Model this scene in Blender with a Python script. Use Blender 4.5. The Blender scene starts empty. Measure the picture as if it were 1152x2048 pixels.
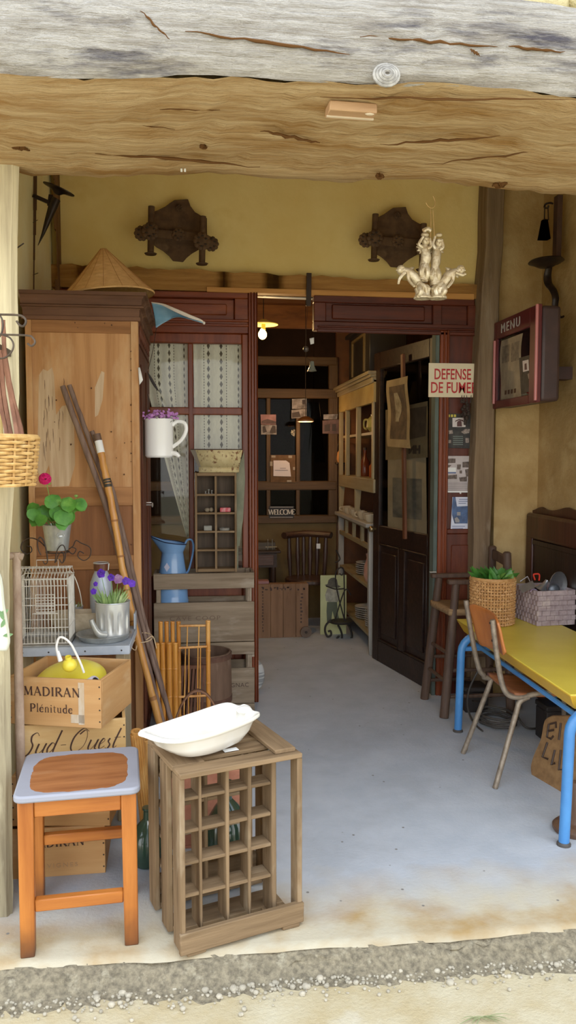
import bpy, bmesh, math, random
from mathutils import Vector, Matrix
random.seed(7)
SC = bpy.context.scene
C = SC.collection
PI = math.pi
V = Vector
# ---------------------------------------------------------------- camera model (1152 x 2048 frame)
EYE, FPX, YAW, PITCH = 1.5, 1600.0, math.radians(6.5), math.radians(4)
FW = V((math.sin(YAW)*math.cos(PITCH), math.cos(YAW)*math.cos(PITCH), -math.sin(PITCH)))
RT = V((math.cos(YAW), -math.sin(YAW), 0))
UP = RT.cross(FW)
def P(u, v, x=None, y=None, z=None):
    """the point of the plane x=, y= or z= that the photo shows at pixel (u, v)"""
    d = FW + RT*((u-576)/FPX) + UP*((1024-v)/FPX)
    t = x/d.x if x is not None else y/d.y if y is not None else (z-EYE)/d.z
    return V((d.x*t, d.y*t, EYE+d.z*t))
cam = bpy.data.cameras.new('camera'); cam.sensor_fit = 'VERTICAL'; cam.sensor_height = 36
cam.lens = 36*FPX/2048; cam.clip_start = .05
co = bpy.data.objects.new('camera', cam); C.objects.link(co)
co.location = (0, 0, EYE); co.rotation_euler = (PI/2-PITCH, 0, -YAW)
SC.camera = co
SC.view_settings.view_transform = 'Standard'
# ---------------------------------------------------------------- colours and materials
def S(r, g, b):
    f = lambda c: (c/12.92 if c <= .04045 else ((c+.055)/1.055)**2.4)
    return (f(r/255), f(g/255), f(b/255), 1)
MATS = {}
def mat(name, c1, c2=None, c3=None, sc=(8, 8, 8), det=4, rough=.6, metal=0, bump=0, bsc=None, lim=(.35, .65),
        lim3=(.58, .72), sc3=None, alpha=1, spec=.4, emit=0, coord='Object', wave=None):
    if name in MATS: return MATS[name]
    m = bpy.data.materials.new(name); m.use_nodes = True
    nt = m.node_tree; N = nt.nodes; L = nt.links
    b = N['Principled BSDF']
    b.inputs['Roughness'].default_value = rough; b.inputs['Metallic'].default_value = metal
    b.inputs['Specular IOR Level'].default_value = spec; b.inputs['Alpha'].default_value = alpha
    b.inputs['Base Color'].default_value = c1
    tc = N.new('ShaderNodeTexCoord')
    def noise(scale, detail=4, rgh=.6, w=0):
        mp = N.new('ShaderNodeMapping'); mp.inputs['Scale'].default_value = scale
        mp.inputs['Location'].default_value = (w, w*1.7, w*.6)
        L.new(tc.outputs[coord], mp.inputs[0])
        n = N.new('ShaderNodeTexNoise'); n.inputs['Scale'].default_value = 1; n.inputs['Detail'].default_value = detail
        n.inputs['Roughness'].default_value = rgh
        L.new(mp.outputs[0], n.inputs['Vector']); return n.outputs['Fac']
    def ramp(fac, lo, hi):
        r = N.new('ShaderNodeMapRange'); r.inputs['From Min'].default_value = lo; r.inputs['From Max'].default_value = hi
        L.new(fac, r.inputs['Value']); return r.outputs[0]
    def mix(fac, a, bb):
        x = N.new('ShaderNodeMix'); x.data_type = 'RGBA'
        L.new(fac, x.inputs[0])
        for s, val in ((x.inputs[6], a), (x.inputs[7], bb)):
            if hasattr(val, 'is_output'): L.new(val, s)
            else: s.default_value = val
        return x.outputs[2]
    col = None
    if c2:
        col = mix(ramp(noise(sc, det), *lim), c1, c2)
    if c3:
        col = mix(ramp(noise(sc3 or tuple(s*.35 for s in sc), 5, .65, 3.1), *lim3), col or c1, c3)
    if col: L.new(col, b.inputs['Base Color'])
    if emit:
        b.inputs['Emission Strength'].default_value = emit; b.inputs['Emission Color'].default_value = c1
    if bump:
        bn = N.new('ShaderNodeBump'); bn.inputs['Strength'].default_value = bump; bn.inputs['Distance'].default_value = .01
        L.new(noise(bsc or sc, 6, .65, 1.3), bn.inputs['Height']); L.new(bn.outputs[0], b.inputs['Normal'])
    MATS[name] = m
    return m
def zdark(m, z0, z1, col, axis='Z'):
    """darken a material toward col below z1 (darker towards the bottom)"""
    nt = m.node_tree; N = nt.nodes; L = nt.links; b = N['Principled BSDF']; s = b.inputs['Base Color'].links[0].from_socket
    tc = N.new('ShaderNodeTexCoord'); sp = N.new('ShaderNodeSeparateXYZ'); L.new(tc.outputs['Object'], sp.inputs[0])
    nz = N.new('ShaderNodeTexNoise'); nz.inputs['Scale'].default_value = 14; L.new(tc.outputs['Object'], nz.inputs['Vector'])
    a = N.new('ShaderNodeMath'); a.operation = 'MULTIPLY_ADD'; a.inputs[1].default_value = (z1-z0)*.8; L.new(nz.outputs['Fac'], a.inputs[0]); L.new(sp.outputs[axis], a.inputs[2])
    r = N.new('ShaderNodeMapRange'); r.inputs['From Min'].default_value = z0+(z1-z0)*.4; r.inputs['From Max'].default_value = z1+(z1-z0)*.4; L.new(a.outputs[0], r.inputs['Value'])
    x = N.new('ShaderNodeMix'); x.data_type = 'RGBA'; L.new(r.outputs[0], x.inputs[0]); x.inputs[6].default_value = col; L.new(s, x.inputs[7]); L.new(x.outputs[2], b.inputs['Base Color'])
def wood(name, c1, c2, ax='Z', c3=None, along=2.2, across=38, rough=.55, bump=.35, lim=(.35, .68), spec=.35, lim3=(.56, .7), sc3=None):
    n = name+'_'+ax
    s = [across]*3; s['XYZ'.index(ax)] = along
    s3 = [5]*3; s3['XYZ'.index(ax)] = 1.6
    return mat(n, c1, c2, c3, sc=tuple(s), det=5, rough=rough, bump=bump, lim=lim, spec=spec, sc3=sc3 or tuple(s3), lim3=lim3)
# ---------------------------------------------------------------- geometry
def fr(o, x, y):
    """frame with origin o, first axis x, second axis roughly y"""
    x = V(x).normalized(); y = V(y); y = (y - x*y.dot(x)).normalized(); z = x.cross(y)
    m = Matrix((x, y, z)).transposed().to_4x4(); m.translation = V(o); return m
def rz(a, o=(0, 0, 0)): return Matrix.Translation(V(o)) @ Matrix.Rotation(a, 4, 'Z')
def tr(*o): return Matrix.Translation(V(o))
WM = {}
class MB:
    def __init__(self, M=None): self.bm = bmesh.new(); self.M = M
    def _v(self, pts, M=None):
        if self.M is not None: M = self.M @ M if M is not None else self.M
        return [self.bm.verts.new(M @ V(p) if M is not None else V(p)) for p in pts]
    def _f(self, vs):
        try: return self.bm.faces.new(vs)
        except ValueError: return None
    def box(self, x0, x1, y0, y1, z0, z1, M=None):
        v = self._v([(x, y, z) for z in (z0, z1) for y in (y0, y1) for x in (x0, x1)], M)
        for f in ((0, 2, 3, 1), (4, 5, 7, 6), (0, 1, 5, 4), (2, 6, 7, 3), (0, 4, 6, 2), (1, 3, 7, 5)): self._f([v[i] for i in f])
        return self
    def hexa(self, p):   # eight corners, bottom four then top four
        v = self._v(p)
        for f in ((3, 2, 1, 0), (4, 5, 6, 7), (0, 1, 5, 4), (1, 2, 6, 5), (2, 3, 7, 6), (3, 0, 4, 7)): self._f([v[i] for i in f])
        return self
    def bar(self, p, q, w, h, up=(0, 0, 1), taper=1):
        p, q = V(p), V(q); d = (q-p)
        up = V(up)
        if abs(d.normalized().dot(up)) > .98: up = V((0, 1, 0))
        m = fr(p, d, up); l = d.length; t = taper
        v = self._v([(0, -h/2, -w/2), (0, h/2, -w/2), (0, h/2, w/2), (0, -h/2, w/2), (l, -h/2*t, -w/2*t), (l, h/2*t, -w/2*t), (l, h/2*t, w/2*t), (l, -h/2*t, w/2*t)], m)
        for f in ((0, 1, 2, 3), (7, 6, 5, 4), (0, 4, 5, 1), (1, 5, 6, 2), (2, 6, 7, 3), (3, 7, 4, 0)): self._f([v[i] for i in f])
        return self
    def tube(self, pts, r, n=8, closed=False, flat=1):
        pts = [V(p) for p in pts]; k = len(pts)
        rs = r if isinstance(r, (list, tuple)) else [r]*k
        rings = []; nrm = None
        for i, p in enumerate(pts):
            a = pts[i-1] if (i or closed) else p; b = pts[(i+1) % k] if (i < k-1 or closed) else p
            t = (b-a)
            t = t.normalized() if t.length > 1e-9 else V((0, 0, 1))
            if nrm is None:
                nrm = t.cross(V((0, 0, 1)) if abs(t.z) < .9 else V((1, 0, 0))).normalized()
            else:
                nrm = nrm - t*nrm.dot(t)
                nrm = nrm.normalized() if nrm.length > 1e-6 else t.orthogonal().normalized()
            bi = t.cross(nrm)
            rings.append(self._v([p + (nrm*math.cos(2*PI*j/n) + bi*math.sin(2*PI*j/n)*flat)*rs[i] for j in range(n)]))
        for i in range(k if closed else k-1):
            A, B = rings[i], rings[(i+1) % k]
            for j in range(n): self._f([A[j], A[(j+1) % n], B[(j+1) % n], B[j]])
        if not closed: self._f(rings[0][::-1]); self._f(rings[-1])
        return self
    def lathe(self, prof, n=24, M=None, sx=1, sy=1, wob=None):
        rings = []
        for r, z in prof:
            if r < 1e-6: rings.append(self._v([(0, 0, z)], M))
            else: rings.append(self._v([(r*sx*math.cos(2*PI*j/n)*(wob(j/n) if wob else 1), r*sy*math.sin(2*PI*j/n)*(wob(j/n) if wob else 1), z) for j in range(n)], M))
        for A, B in zip(rings, rings[1:]):
            if len(A) == 1 and len(B) == 1: continue
            for j in range(n):
                if len(A) == 1: self._f([A[0], B[(j+1) % n], B[j]][::-1])
                elif len(B) == 1: self._f([A[j], A[(j+1) % n], B[0]])
                else: self._f([A[j], A[(j+1) % n], B[(j+1) % n], B[j]])
        return self
    def cyl(self, r, z0, z1, M=None, n=20): return self.lathe([(0, z0), (r, z0), (r, z1), (0, z1)], n, M)
    def ball(self, c, r, s=(1, 1, 1), n=12, M=None):
        m = Matrix.Translation(V(c)) @ Matrix.Diagonal((s[0], s[1], s[2], 1))
        if M is not None: m = M @ m
        k = max(4, n//2)
        return self.lathe([(r*math.sin(PI*i/k), -r*math.cos(PI*i/k)) for i in range(k+1)], n, m)
    def prism(self, pts, d, M=None):
        """2-D outline pts (x, y) extruded from z=0 to z=d"""
        a = self._v([(x, y, 0) for x, y in pts], M); b = self._v([(x, y, d) for x, y in pts], M); n = len(pts)
        self._f(a[::-1]); self._f(b)
        for i in range(n): self._f([a[i], a[(i+1) % n], b[(i+1) % n], b[i]])
        return self
    def slab(self, pts, off):
        """a plane outline of 3-D points, thickened by the vector off"""
        a = self._v(pts); b = self._v([V(p)+V(off) for p in pts]); n = len(pts)
        self._f(a[::-1]); self._f(b)
        for i in range(n): self._f([a[i], a[(i+1) % n], b[(i+1) % n], b[i]])
        return self
    def face(self, pts, M=None): self._f(self._v(pts, M)); return self
    def sheet(self, fn, nu, nv, closed=False):
        g = [self._v([fn(i/nu, j/nv) for i in range(nu if closed else nu+1)]) for j in range(nv+1)]
        w = nu if closed else nu+1
        for j in range(nv):
            for i in range(nu): self._f([g[j][i], g[j][(i+1) % w], g[j+1][(i+1) % w], g[j+1][i]])
        return self
    def leaf(self, base, d, nrm, L, W, bend=.3, kind='oval', n=6):
        d = V(d).normalized(); nrm = V(nrm); s = d.cross(nrm)
        s = s.normalized() if s.length > 1e-5 else d.orthogonal().normalized(); nrm = s.cross(d)
        rows = []
        for i in range(n+1):
            t = i/n
            w = {'oval': math.sin(PI*min(1, t*.96+.02))**.7, 'point': math.sin(PI*t**.7)*(1-.25*t), 'round': math.sqrt(max(0, 1-(2*t-1)**2))*1.0 + .05}[kind]*W/2
            c = V(base)+d*(L*t)-nrm*(bend*L*t*t)
            rows.append(self._v([c-s*w+nrm*w*.25, c, c+s*w+nrm*w*.25]))
        for A, B in zip(rows, rows[1:]):
            self._f([A[0], A[1], B[1], B[0]]); self._f([A[1], A[2], B[2], B[1]])
        return self
    def jitter(self, a):
        for v in self.bm.verts: v.co += V((random.uniform(-a, a), random.uniform(-a, a), random.uniform(-a, a)))
        return self
    def build(self, name, m, parent=None, world=False, bevel=0, seg=1, sharp=38, solid=0, sub=0, fix=True):
        bm = self.bm
        if world and parent is not None: bm.transform(WM[parent.name].inverted())
        if fix: bmesh.ops.recalc_face_normals(bm, faces=bm.faces[:])
        for f in bm.faces: f.smooth = True
        lim = math.radians(sharp)
        for e in bm.edges:
            if len(e.link_faces) == 2 and e.calc_face_angle(0) > lim: e.smooth = False
        me = bpy.data.meshes.new(name); bm.to_mesh(me); bm.free()
        o = bpy.data.objects.new(name, me); C.objects.link(o)
        me.materials.append(m)
        if parent is not None: o.parent = parent
        if solid:
            md = o.modifiers.new('solid', 'SOLIDIFY'); md.thickness = solid; md.offset = 0
        if bevel:
            md = o.modifiers.new('bevel', 'BEVEL'); md.width = bevel; md.segments = seg; md.limit_method = 'ANGLE'; md.angle_limit = math.radians(40)
        if sub:
            md = o.modifiers.new('sub', 'SUBSURF'); md.levels = sub; md.render_levels = sub
        WM[o.name] = (WM[parent.name] if parent is not None else Matrix())
        return o
def tag(o, label=None, cat=None, group=None, kind=None):
    if label: o['label'] = label
    if cat: o['category'] = cat
    if group: o['group'] = group
    if kind: o['kind'] = kind
    return o
def T(name, label, cat, loc=(0, 0, 0), rot=0, group=None, M=None):
    """an Empty at the thing's base; M = full matrix when it leans"""
    o = bpy.data.objects.new(name, None); C.objects.link(o); o.empty_display_size = .05
    m = M if M is not None else rz(rot, loc)
    o.matrix_world = m; WM[o.name] = m.copy()
    return tag(o, label, cat, group)
def struct(o, label, cat): return tag(o, label, cat, kind='structure')
def dup(src, M, label, group=None):
    r = src.copy(); C.objects.link(r); r.matrix_world = M; WM[r.name] = M.copy(); r['label'] = label
    if group: r['group'] = group
    for ch in list(src.children):
        c = ch.copy(); C.objects.link(c); c.parent = r
        for g in ch.children:
            d = g.copy(); C.objects.link(d); d.parent = c
    return r
def cr(pts, k=6, closed=False):
    """smooth curve through the points"""
    pts = [V(p) for p in pts]; n = len(pts); out = []
    for i in range(n if closed else n-1):
        g = lambda j: pts[j % n] if closed else pts[max(0, min(n-1, j))]
        a, b, c, d = g(i-1), g(i), g(i+1), g(i+2)
        for s in range(k):
            t = s/k
            out.append(.5*((2*b)+(c-a)*t+(2*a-5*b+4*c-d)*t*t+(3*b-a-3*c+d)*t**3))
    if not closed: out.append(pts[-1])
    return out
def spiral(c, r0, r1, a0, turns, x=(1, 0, 0), y=(0, 0, 1), n=26):
    c, x, y = V(c), V(x), V(y)
    return [c+(x*math.cos(a0+turns*2*PI*i/n)+y*math.sin(a0+turns*2*PI*i/n))*(r0+(r1-r0)*i/n) for i in range(n+1)]
def text(name, s, size, M, m, parent, sx=1, sh=0, bold=0, ext=.0006, sp=1):
    cu = bpy.data.curves.new('t', 'FONT'); cu.body = s; cu.size = size; cu.extrude = ext; cu.shear = sh; cu.offset = bold
    cu.align_x = 'CENTER'; cu.align_y = 'CENTER'; cu.space_character = sp; cu.resolution_u = 3
    t = bpy.data.objects.new('t', cu); C.objects.link(t)
    dg = bpy.context.evaluated_depsgraph_get()
    me = bpy.data.meshes.new_from_object(t.evaluated_get(dg)); bpy.data.objects.remove(t); me.name = name
    me.materials.clear(); me.materials.append(m)
    me.transform(M @ Matrix.Diagonal((sx, 1, 1, 1)))
    o = bpy.data.objects.new(name, me); C.objects.link(o); o.parent = parent; WM[o.name] = Matrix()
    return o
def rib(mb, pts, w, M, d=.0006):
    """flat stroke of width w (number or list) along 2-D points"""
    pts = [V((p[0], p[1])) for p in pts]; n = len(pts); ws = w if isinstance(w, list) else [w]*n
    Lf, Rt = [], []
    for i, p in enumerate(pts):
        t = pts[min(n-1, i+1)]-pts[max(0, i-1)]
        t = t.normalized() if t.length > 1e-9 else V((1, 0)); q = V((-t.y, t.x))*ws[i]/2
        Lf.append(p+q); Rt.append(p-q)
    for i in range(n-1):
        mb._f(mb._v([(a.x, a.y, d) for a in (Rt[i], Rt[i+1], Lf[i+1], Lf[i])], M))
# a small roman letter set: strokes (points, width); unit = cap height
def arc(cx, cy, rx, ry, a0, a1, n=12): return [(cx+rx*math.cos(math.radians(a0+(a1-a0)*i/n)), cy+ry*math.sin(math.radians(a0+(a1-a0)*i/n))) for i in range(n+1)]
TH, TN = .2, .085
def ser(x, y, w=.2): return ([(x-w/2, y), (x+w/2, y)], .05)
def bowl(cx, cy, rx, ry, a0, a1):
    p = arc(cx, cy, rx, ry, a0, a1); return (p, [TN+(TH-TN)*abs(math.cos(math.radians(a0+(a1-a0)*i/12))) for i in range(13)])
GL = {
 'M': (1.12, [([(.16, 0), (.2, 1)], TN), ([(.2, 1), (.53, .08)], TH), ([(.53, .05), (.88, 1)], TN), ([(.9, 1), (.94, 0)], TH), ser(.14, .02, .24), ser(.94, .02, .28), ser(.14, .98, .16), ser(.95, .98, .18)]),
 'A': (.95, [([(.1, 0), (.46, 1)], TN), ([(.44, 1.02), (.82, 0)], TH), ([(.24, .36), (.66, .36)], TN), ser(.1, .02, .24), ser(.82, .02, .26)]),
 'D': (.98, [([(.18, 0), (.18, 1)], TH), bowl(.36, .5, .48, .48, -90, 90), ([(.1, .98), (.38, .98)], TN), ([(.1, .02), (.38, .02)], TN)]),
 'I': (.42, [([(.2, 0), (.2, 1)], TH), ser(.2, .02, .3), ser(.2, .98, .3)]),
 'R': (.9, [([(.18, 0), (.18, 1)], TH), bowl(.4, .75, .26, .24, -90, 90), ([(.1, .98), (.42, .98)], TN), ([(.2, .51), (.42, .51)], TN), ([(.4, .5), (.84, 0)], TH), ser(.18, .02, .3), ser(.82, .02, .18)]),
 'N': (1.02, [([(.18, 0), (.18, 1)], TN), ([(.16, 1), (.82, .02)], TH), ([(.82, 0), (.82, 1)], TN), ser(.18, .02, .24), ser(.82, .98, .24), ser(.12, .98, .16)]),
 'P': (.8, [([(.18, 0), (.18, 1)], TH), bowl(.4, .72, .28, .27, -90, 90), ([(.1, .98), (.42, .98)], TN), ([(.2, .45), (.42, .45)], TN), ser(.18, .02, .32)]),
 'l': (.34, [([(.16, 0), (.16, 1.08)], .13), ser(.16, .02, .26), ser(.11, 1.05, .12)]),
 'n': (.66, [([(.16, 0), (.16, .64)], .13), ([(.16, .5), (.26, .62), (.42, .64), (.5, .5), (.5, 0)], [.05, .07, .09, .13, .13]), ser(.16, .02, .24), ser(.5, .02, .24)]),
 'i': (.34, [([(.16, 0), (.16, .64)], .13), ser(.16, .02, .26), ser(.11, .62, .12), ([(.1, .86), (.23, .86)], .13)]),
 't': (.42, [([(.18, .86), (.18, .14), (.24, .03), (.36, .06)], [.05, .13, .1, .05]), ([(.04, .63), (.36, .63)], .06)]),
 'u': (.68, [([(.16, .64), (.16, .16), (.26, .02), (.4, .06), (.5, .2)], [.13, .13, .09, .06, .05]), ([(.5, .64), (.5, 0)], .13), ser(.1, .62, .12), ser(.44, .62, .12), ser(.55, .02, .14)]),
 'd': (.68, [([(.5, 0), (.5, 1.08)], .13), bowl(.34, .32, .24, .3, 60, 300), ser(.45, 1.05, .12), ser(.56, .02, .14)]),
 'e': (.58, [bowl(.3, .32, .23, .3, 40, 320), ([(.1, .36), (.5, .36)], .05), ([(.49, .5), (.5, .36)], .06)]),
 'W': (1.3, [([(.1, 1), (.36, 0)], TH), ([(.36, 0), (.62, 1)], TN), ([(.6, 1), (.88, 0)], TH), ([(.88, 0), (1.14, 1)], TN), ser(.1, .98, .24), ser(1.15, .98, .2)]),
 'E': (.8, [([(.18, 0), (.18, 1)], TH), ([(.1, .98), (.66, .98)], TN), ([(.1, .02), (.68, .02)], TN), ([(.2, .52), (.54, .52)], TN), ([(.65, 1), (.65, .8)], TN), ([(.67, 0), (.67, .2)], TN)]),
 'L': (.74, [([(.18, 0), (.18, 1)], TH), ([(.1, .02), (.64, .02)], TN), ([(.63, 0), (.63, .22)], TN), ser(.18, .98, .3)]),
 'C': (.9, [bowl(.5, .5, .4, .5, 50, 310), ([(.76, .95), (.78, .7)], TN)]),
 'O': (1.0, [bowl(.5, .5, .42, .5, 0, 360)]),
 ' ': (.4, []),
}
GL['é'] = (.58, GL['e'][1]+[([(.24, .74), (.42, .96)], .07)])
def roman(name, s, cap, M, m, parent, sp=0, world=False):
    w = sum(GL[c][0]+sp for c in s)*cap; mb = MB(); x = -w/2
    for c in s:
        for pts, wd in GL[c][1]:
            rib(mb, [(x+px*cap, py*cap) for px, py in pts], [q*cap for q in wd] if isinstance(wd, list) else wd*cap, M)
        x += (GL[c][0]+sp)*cap
    return mb.build(name, m, parent, world, fix=False)
# ---------------------------------------------------------------- materials
plaster = mat('yellow_plaster', S(244, 218, 146), S(238, 208, 132), S(228, 194, 116), sc=(3, 3, 3), rough=.9, bump=.35, bsc=(22, 22, 22), spec=.1)
plaster_r = mat('ochre_render', S(192, 162, 110), S(168, 136, 86), S(206, 180, 130), sc=(5, 5, 5), rough=.95, bump=1.0, bsc=(14, 9, 12), spec=.1)
plaster_l = mat('cream_plaster', S(248, 238, 188), S(242, 226, 166), S(234, 212, 148), sc=(4, 4, 3), rough=.9, bump=.3, bsc=(20, 20, 20), spec=.1)
red = wood('oxblood_wood', S(128, 58, 26), S(98, 40, 18), 'Z', S(138, 70, 34), rough=.42, bump=.15, across=26, spec=.4)
redx = wood('oxblood_wood', S(124, 54, 24), S(94, 38, 17), 'X', S(136, 68, 34), rough=.42, bump=.15, across=26, spec=.4)
reddark = wood('dark_red_wood', S(94, 40, 22), S(64, 26, 15), 'Z', S(106, 52, 30), rough=.45, bump=.15, across=26)
reddarkx = wood('dark_red_wood', S(92, 38, 20), S(62, 24, 14), 'X', S(106, 50, 30), rough=.45, bump=.15, across=26)
doorwood = wood('door_brown', S(42, 27, 21), S(27, 17, 14), 'Z', S(54, 36, 27), rough=.4, bump=.15)
ochre = wood('ochre_beam', S(176, 128, 70), S(140, 96, 50), 'X', S(138, 98, 54), along=2.6, across=30, rough=.85, bump=.8, spec=.1, sc3=(3, 12, 12))
orange = wood('orange_strip', S(206, 146, 76), S(180, 120, 60), 'X', rough=.7)
postm = wood('post_oak', S(140, 118, 92), S(108, 88, 68), 'Z', S(152, 134, 112), along=1.5, across=18, rough=.9, bump=.9, spec=.1)
greypost = wood('weathered_post', S(222, 212, 178), S(160, 148, 124), 'Z', S(240, 232, 200), along=1.3, across=20, rough=.95, bump=.9, spec=.1)
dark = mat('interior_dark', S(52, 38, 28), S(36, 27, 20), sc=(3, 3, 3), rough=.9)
darkwood = wood('dark_brown_wood', S(62, 42, 30), S(38, 26, 20), 'Z', S(78, 56, 40), rough=.5)
darkwoodx = wood('dark_brown_wood', S(62, 42, 30), S(38, 26, 20), 'X', S(78, 56, 40), rough=.5)
tanwood = wood('partition_wood', S(92, 68, 42), S(72, 52, 32), 'Z', rough=.6)
tanwoodx = wood('partition_wood', S(92, 68, 42), S(72, 52, 32), 'X', rough=.6)
glassm = bpy.data.materials.new('window_glass'); glassm.use_nodes = True
_n = glassm.node_tree; _n.nodes.remove(_n.nodes['Principled BSDF'])
_a = _n.nodes.new('ShaderNodeBsdfTransparent'); _a.inputs[0].default_value = (.95, .96, .94, 1)
_b = _n.nodes.new('ShaderNodeBsdfGlossy'); _b.inputs['Roughness'].default_value = .02
_f = _n.nodes.new('ShaderNodeFresnel'); _f.inputs[0].default_value = 1.5
_m = _n.nodes.new('ShaderNodeMixShader'); _n.links.new(_f.outputs[0], _m.inputs[0]); _n.links.new(_a.outputs[0], _m.inputs[1]); _n.links.new(_b.outputs[0], _m.inputs[2])
_n.links.new(_m.outputs[0], _n.nodes['Material Output'].inputs[0])

darkglass = glassm.copy(); darkglass.name = 'dim_glass'; darkglass.node_tree.nodes['Fresnel'].inputs[0].default_value = 1.12; darkglass.node_tree.nodes['Transparent BSDF'].inputs[0].default_value = (.35, .36, .34, 1)
# ---------------------------------------------------------------- floor, ground, kerb
def ramp_y(m, c_in, c_out, y0, y1):
    """blend the floor colour from the clean slab to the sandy apron along the depth"""
    nt = m.node_tree; N = nt.nodes; L = nt.links; b = N['Principled BSDF']
    src = b.inputs['Base Color'].links[0].from_socket
    tc = N.new('ShaderNodeTexCoord'); sp = N.new('ShaderNodeSeparateXYZ'); L.new(tc.outputs['Object'], sp.inputs[0])
    nz = N.new('ShaderNodeTexNoise'); nz.inputs['Scale'].default_value = 6; L.new(tc.outputs['Object'], nz.inputs['Vector'])
    ad = N.new('ShaderNodeMath'); ad.operation = 'MULTIPLY_ADD'; ad.inputs[1].default_value = .34; L.new(nz.outputs['Fac'], ad.inputs[0]); L.new(sp.outputs['Y'], ad.inputs[2])
    r = N.new('ShaderNodeMapRange'); r.inputs['From Min'].default_value = y0; r.inputs['From Max'].default_value = y1; L.new(ad.outputs[0], r.inputs['Value'])
    n2 = N.new('ShaderNodeTexNoise'); n2.inputs['Scale'].default_value = 4.5; n2.inputs['Detail'].default_value = 7; L.new(tc.outputs['Object'], n2.inputs['Vector'])
    r2 = N.new('ShaderNodeMapRange'); r2.inputs['From Min'].default_value = .42; r2.inputs['From Max'].default_value = .64; L.new(n2.outputs['Fac'], r2.inputs['Value'])
    xo = N.new('ShaderNodeMix'); xo.data_type = 'RGBA'; L.new(r2.outputs[0], xo.inputs[0]); xo.inputs[6].default_value = c_out; xo.inputs[7].default_value = c_in
    x = N.new('ShaderNodeMix'); x.data_type = 'RGBA'; L.new(r.outputs[0], x.inputs[0]); L.new(xo.outputs[2], x.inputs[6]); L.new(src, x.inputs[7])
    # small dark pits and grit
    vo = N.new('ShaderNodeTexVoronoi'); vo.inputs['Scale'].default_value = 9; L.new(tc.outputs['Object'], vo.inputs['Vector'])
    r3 = N.new('ShaderNodeMapRange'); r3.inputs['From Min'].default_value = .035; r3.inputs['From Max'].default_value = .06; L.new(vo.outputs['Distance'], r3.inputs['Value'])
    x3 = N.new('ShaderNodeMix'); x3.data_type = 'RGBA'; L.new(r3.outputs[0], x3.inputs[0]); x3.inputs[6].default_value = S(120, 116, 110); L.new(x.outputs[2], x3.inputs[7])
    L.new(x3.outputs[2], b.inputs['Base Color'])
floorm = mat('grey_concrete', S(186, 193, 202), S(174, 182, 192), S(164, 170, 178), sc=(5, 5, 5), rough=.85, bump=.25, bsc=(70, 70, 70), spec=.2, lim3=(.5, .75))
ramp_y(floorm, S(172, 142, 94), S(196, 186, 160), 2.62, 2.95)
mb = MB()
ys = [9.2, 6, 4.8, 4, 3.4, 3, 2.8, 2.65, 2.52, 2.42, 2.37, 2.345]
NX = 130
rows = []
for y in ys + ['lip']:
    rows.append(mb._v([(-3+7*i/NX, (y if y != 'lip' else 2.327+.006*math.sin(i*.43)+.004*math.sin(i*1.1+2)+random.uniform(-.003, .003)), 0 if y != 'lip' else -.009+random.uniform(-.0015, .0015)) for i in range(NX+1)]))
for A, B in zip(rows, rows[1:]):
    for i in range(NX): mb._f([A[i], A[i+1], B[i+1], B[i]])
struct(mb.build('floor', floorm), 'pale grey concrete slab floor running from the yard edge into the shop', 'floor')
kerbm = mat('kerb_aggregate', S(158, 146, 120), S(112, 103, 86), S(180, 170, 144), sc=(60, 60, 60), rough=.95, bump=1.2, bsc=(60, 60, 60), spec=.1)
mb = MB()
prof = [(2.345, -.006), (2.33, -.012), (2.31, -.022), (2.3, -.035), (2.285, -.05), (2.265, -.062), (2.235, -.066), (2.2, -.075)]
rows = []
for k, (y, z) in enumerate(prof):
    rows.append(mb._v([(-3+7*i/260, y+(0 if k in (0,) else random.uniform(-.011, .011))+.008*math.sin(i*.31+1), z+(0 if k in (0, 7) else random.uniform(-.006, .006))) for i in range(261)]))
for A, B in zip(rows, rows[1:]):
    for i in range(260): mb._f([A[i], A[i+1], B[i+1], B[i]])
struct(mb.build('kerb', kerbm, sharp=60), 'rough grey broken edge of the concrete slab stepping down to the yard', 'kerb')
groundm = mat('sandy_yard', S(204, 192, 160), S(190, 172, 132), S(214, 206, 184), sc=(7, 7, 7), rough=.95, bump=.6, bsc=(90, 90, 90), spec=.1)
mb = MB(); mb.sheet(lambda u, v: (-14+28*u, 2.35-24*v**1.5, -.068+(random.uniform(-.003, .003) if v < .3 else 0)), 90, 60)
struct(mb.build('ground', groundm), 'sunlit beige sandy yard in front of the step', 'ground')
mb = MB()
for i in range(620):
    x = random.uniform(-.75, 1.3); t = min(.14, abs(random.gauss(0, .05))); r = random.uniform(.0025, .007) if random.random() < .93 else random.uniform(.008, .013)
    mb.ball((x, 2.262-t+.02, -.064+r*.35), r, (1, random.uniform(.7, 1.2), .7), 6)
tag(mb.build('gravel', mat('pebbles', S(190, 180, 158), S(150, 142, 124), sc=(30, 30, 30), rough=.9), fix=False), 'loose grey gravel along the foot of the concrete step', 'gravel', kind='stuff')
g = MB()
for i in range(16):
    a = random.uniform(-1, 1); b = V((1.0+.02*random.uniform(-1, 1)-.22, 2.06, -.066))
    g.leaf(b, (a, random.uniform(-.6, -.2), .35), (0, 0, 1), random.uniform(.04, .09), .004, .3, 'point')
tag(g.build('grass_tuft', mat('dry_grass', S(150, 160, 110)), fix=False), 'thin dry grass tuft growing at the foot of the step', 'grass')

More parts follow.
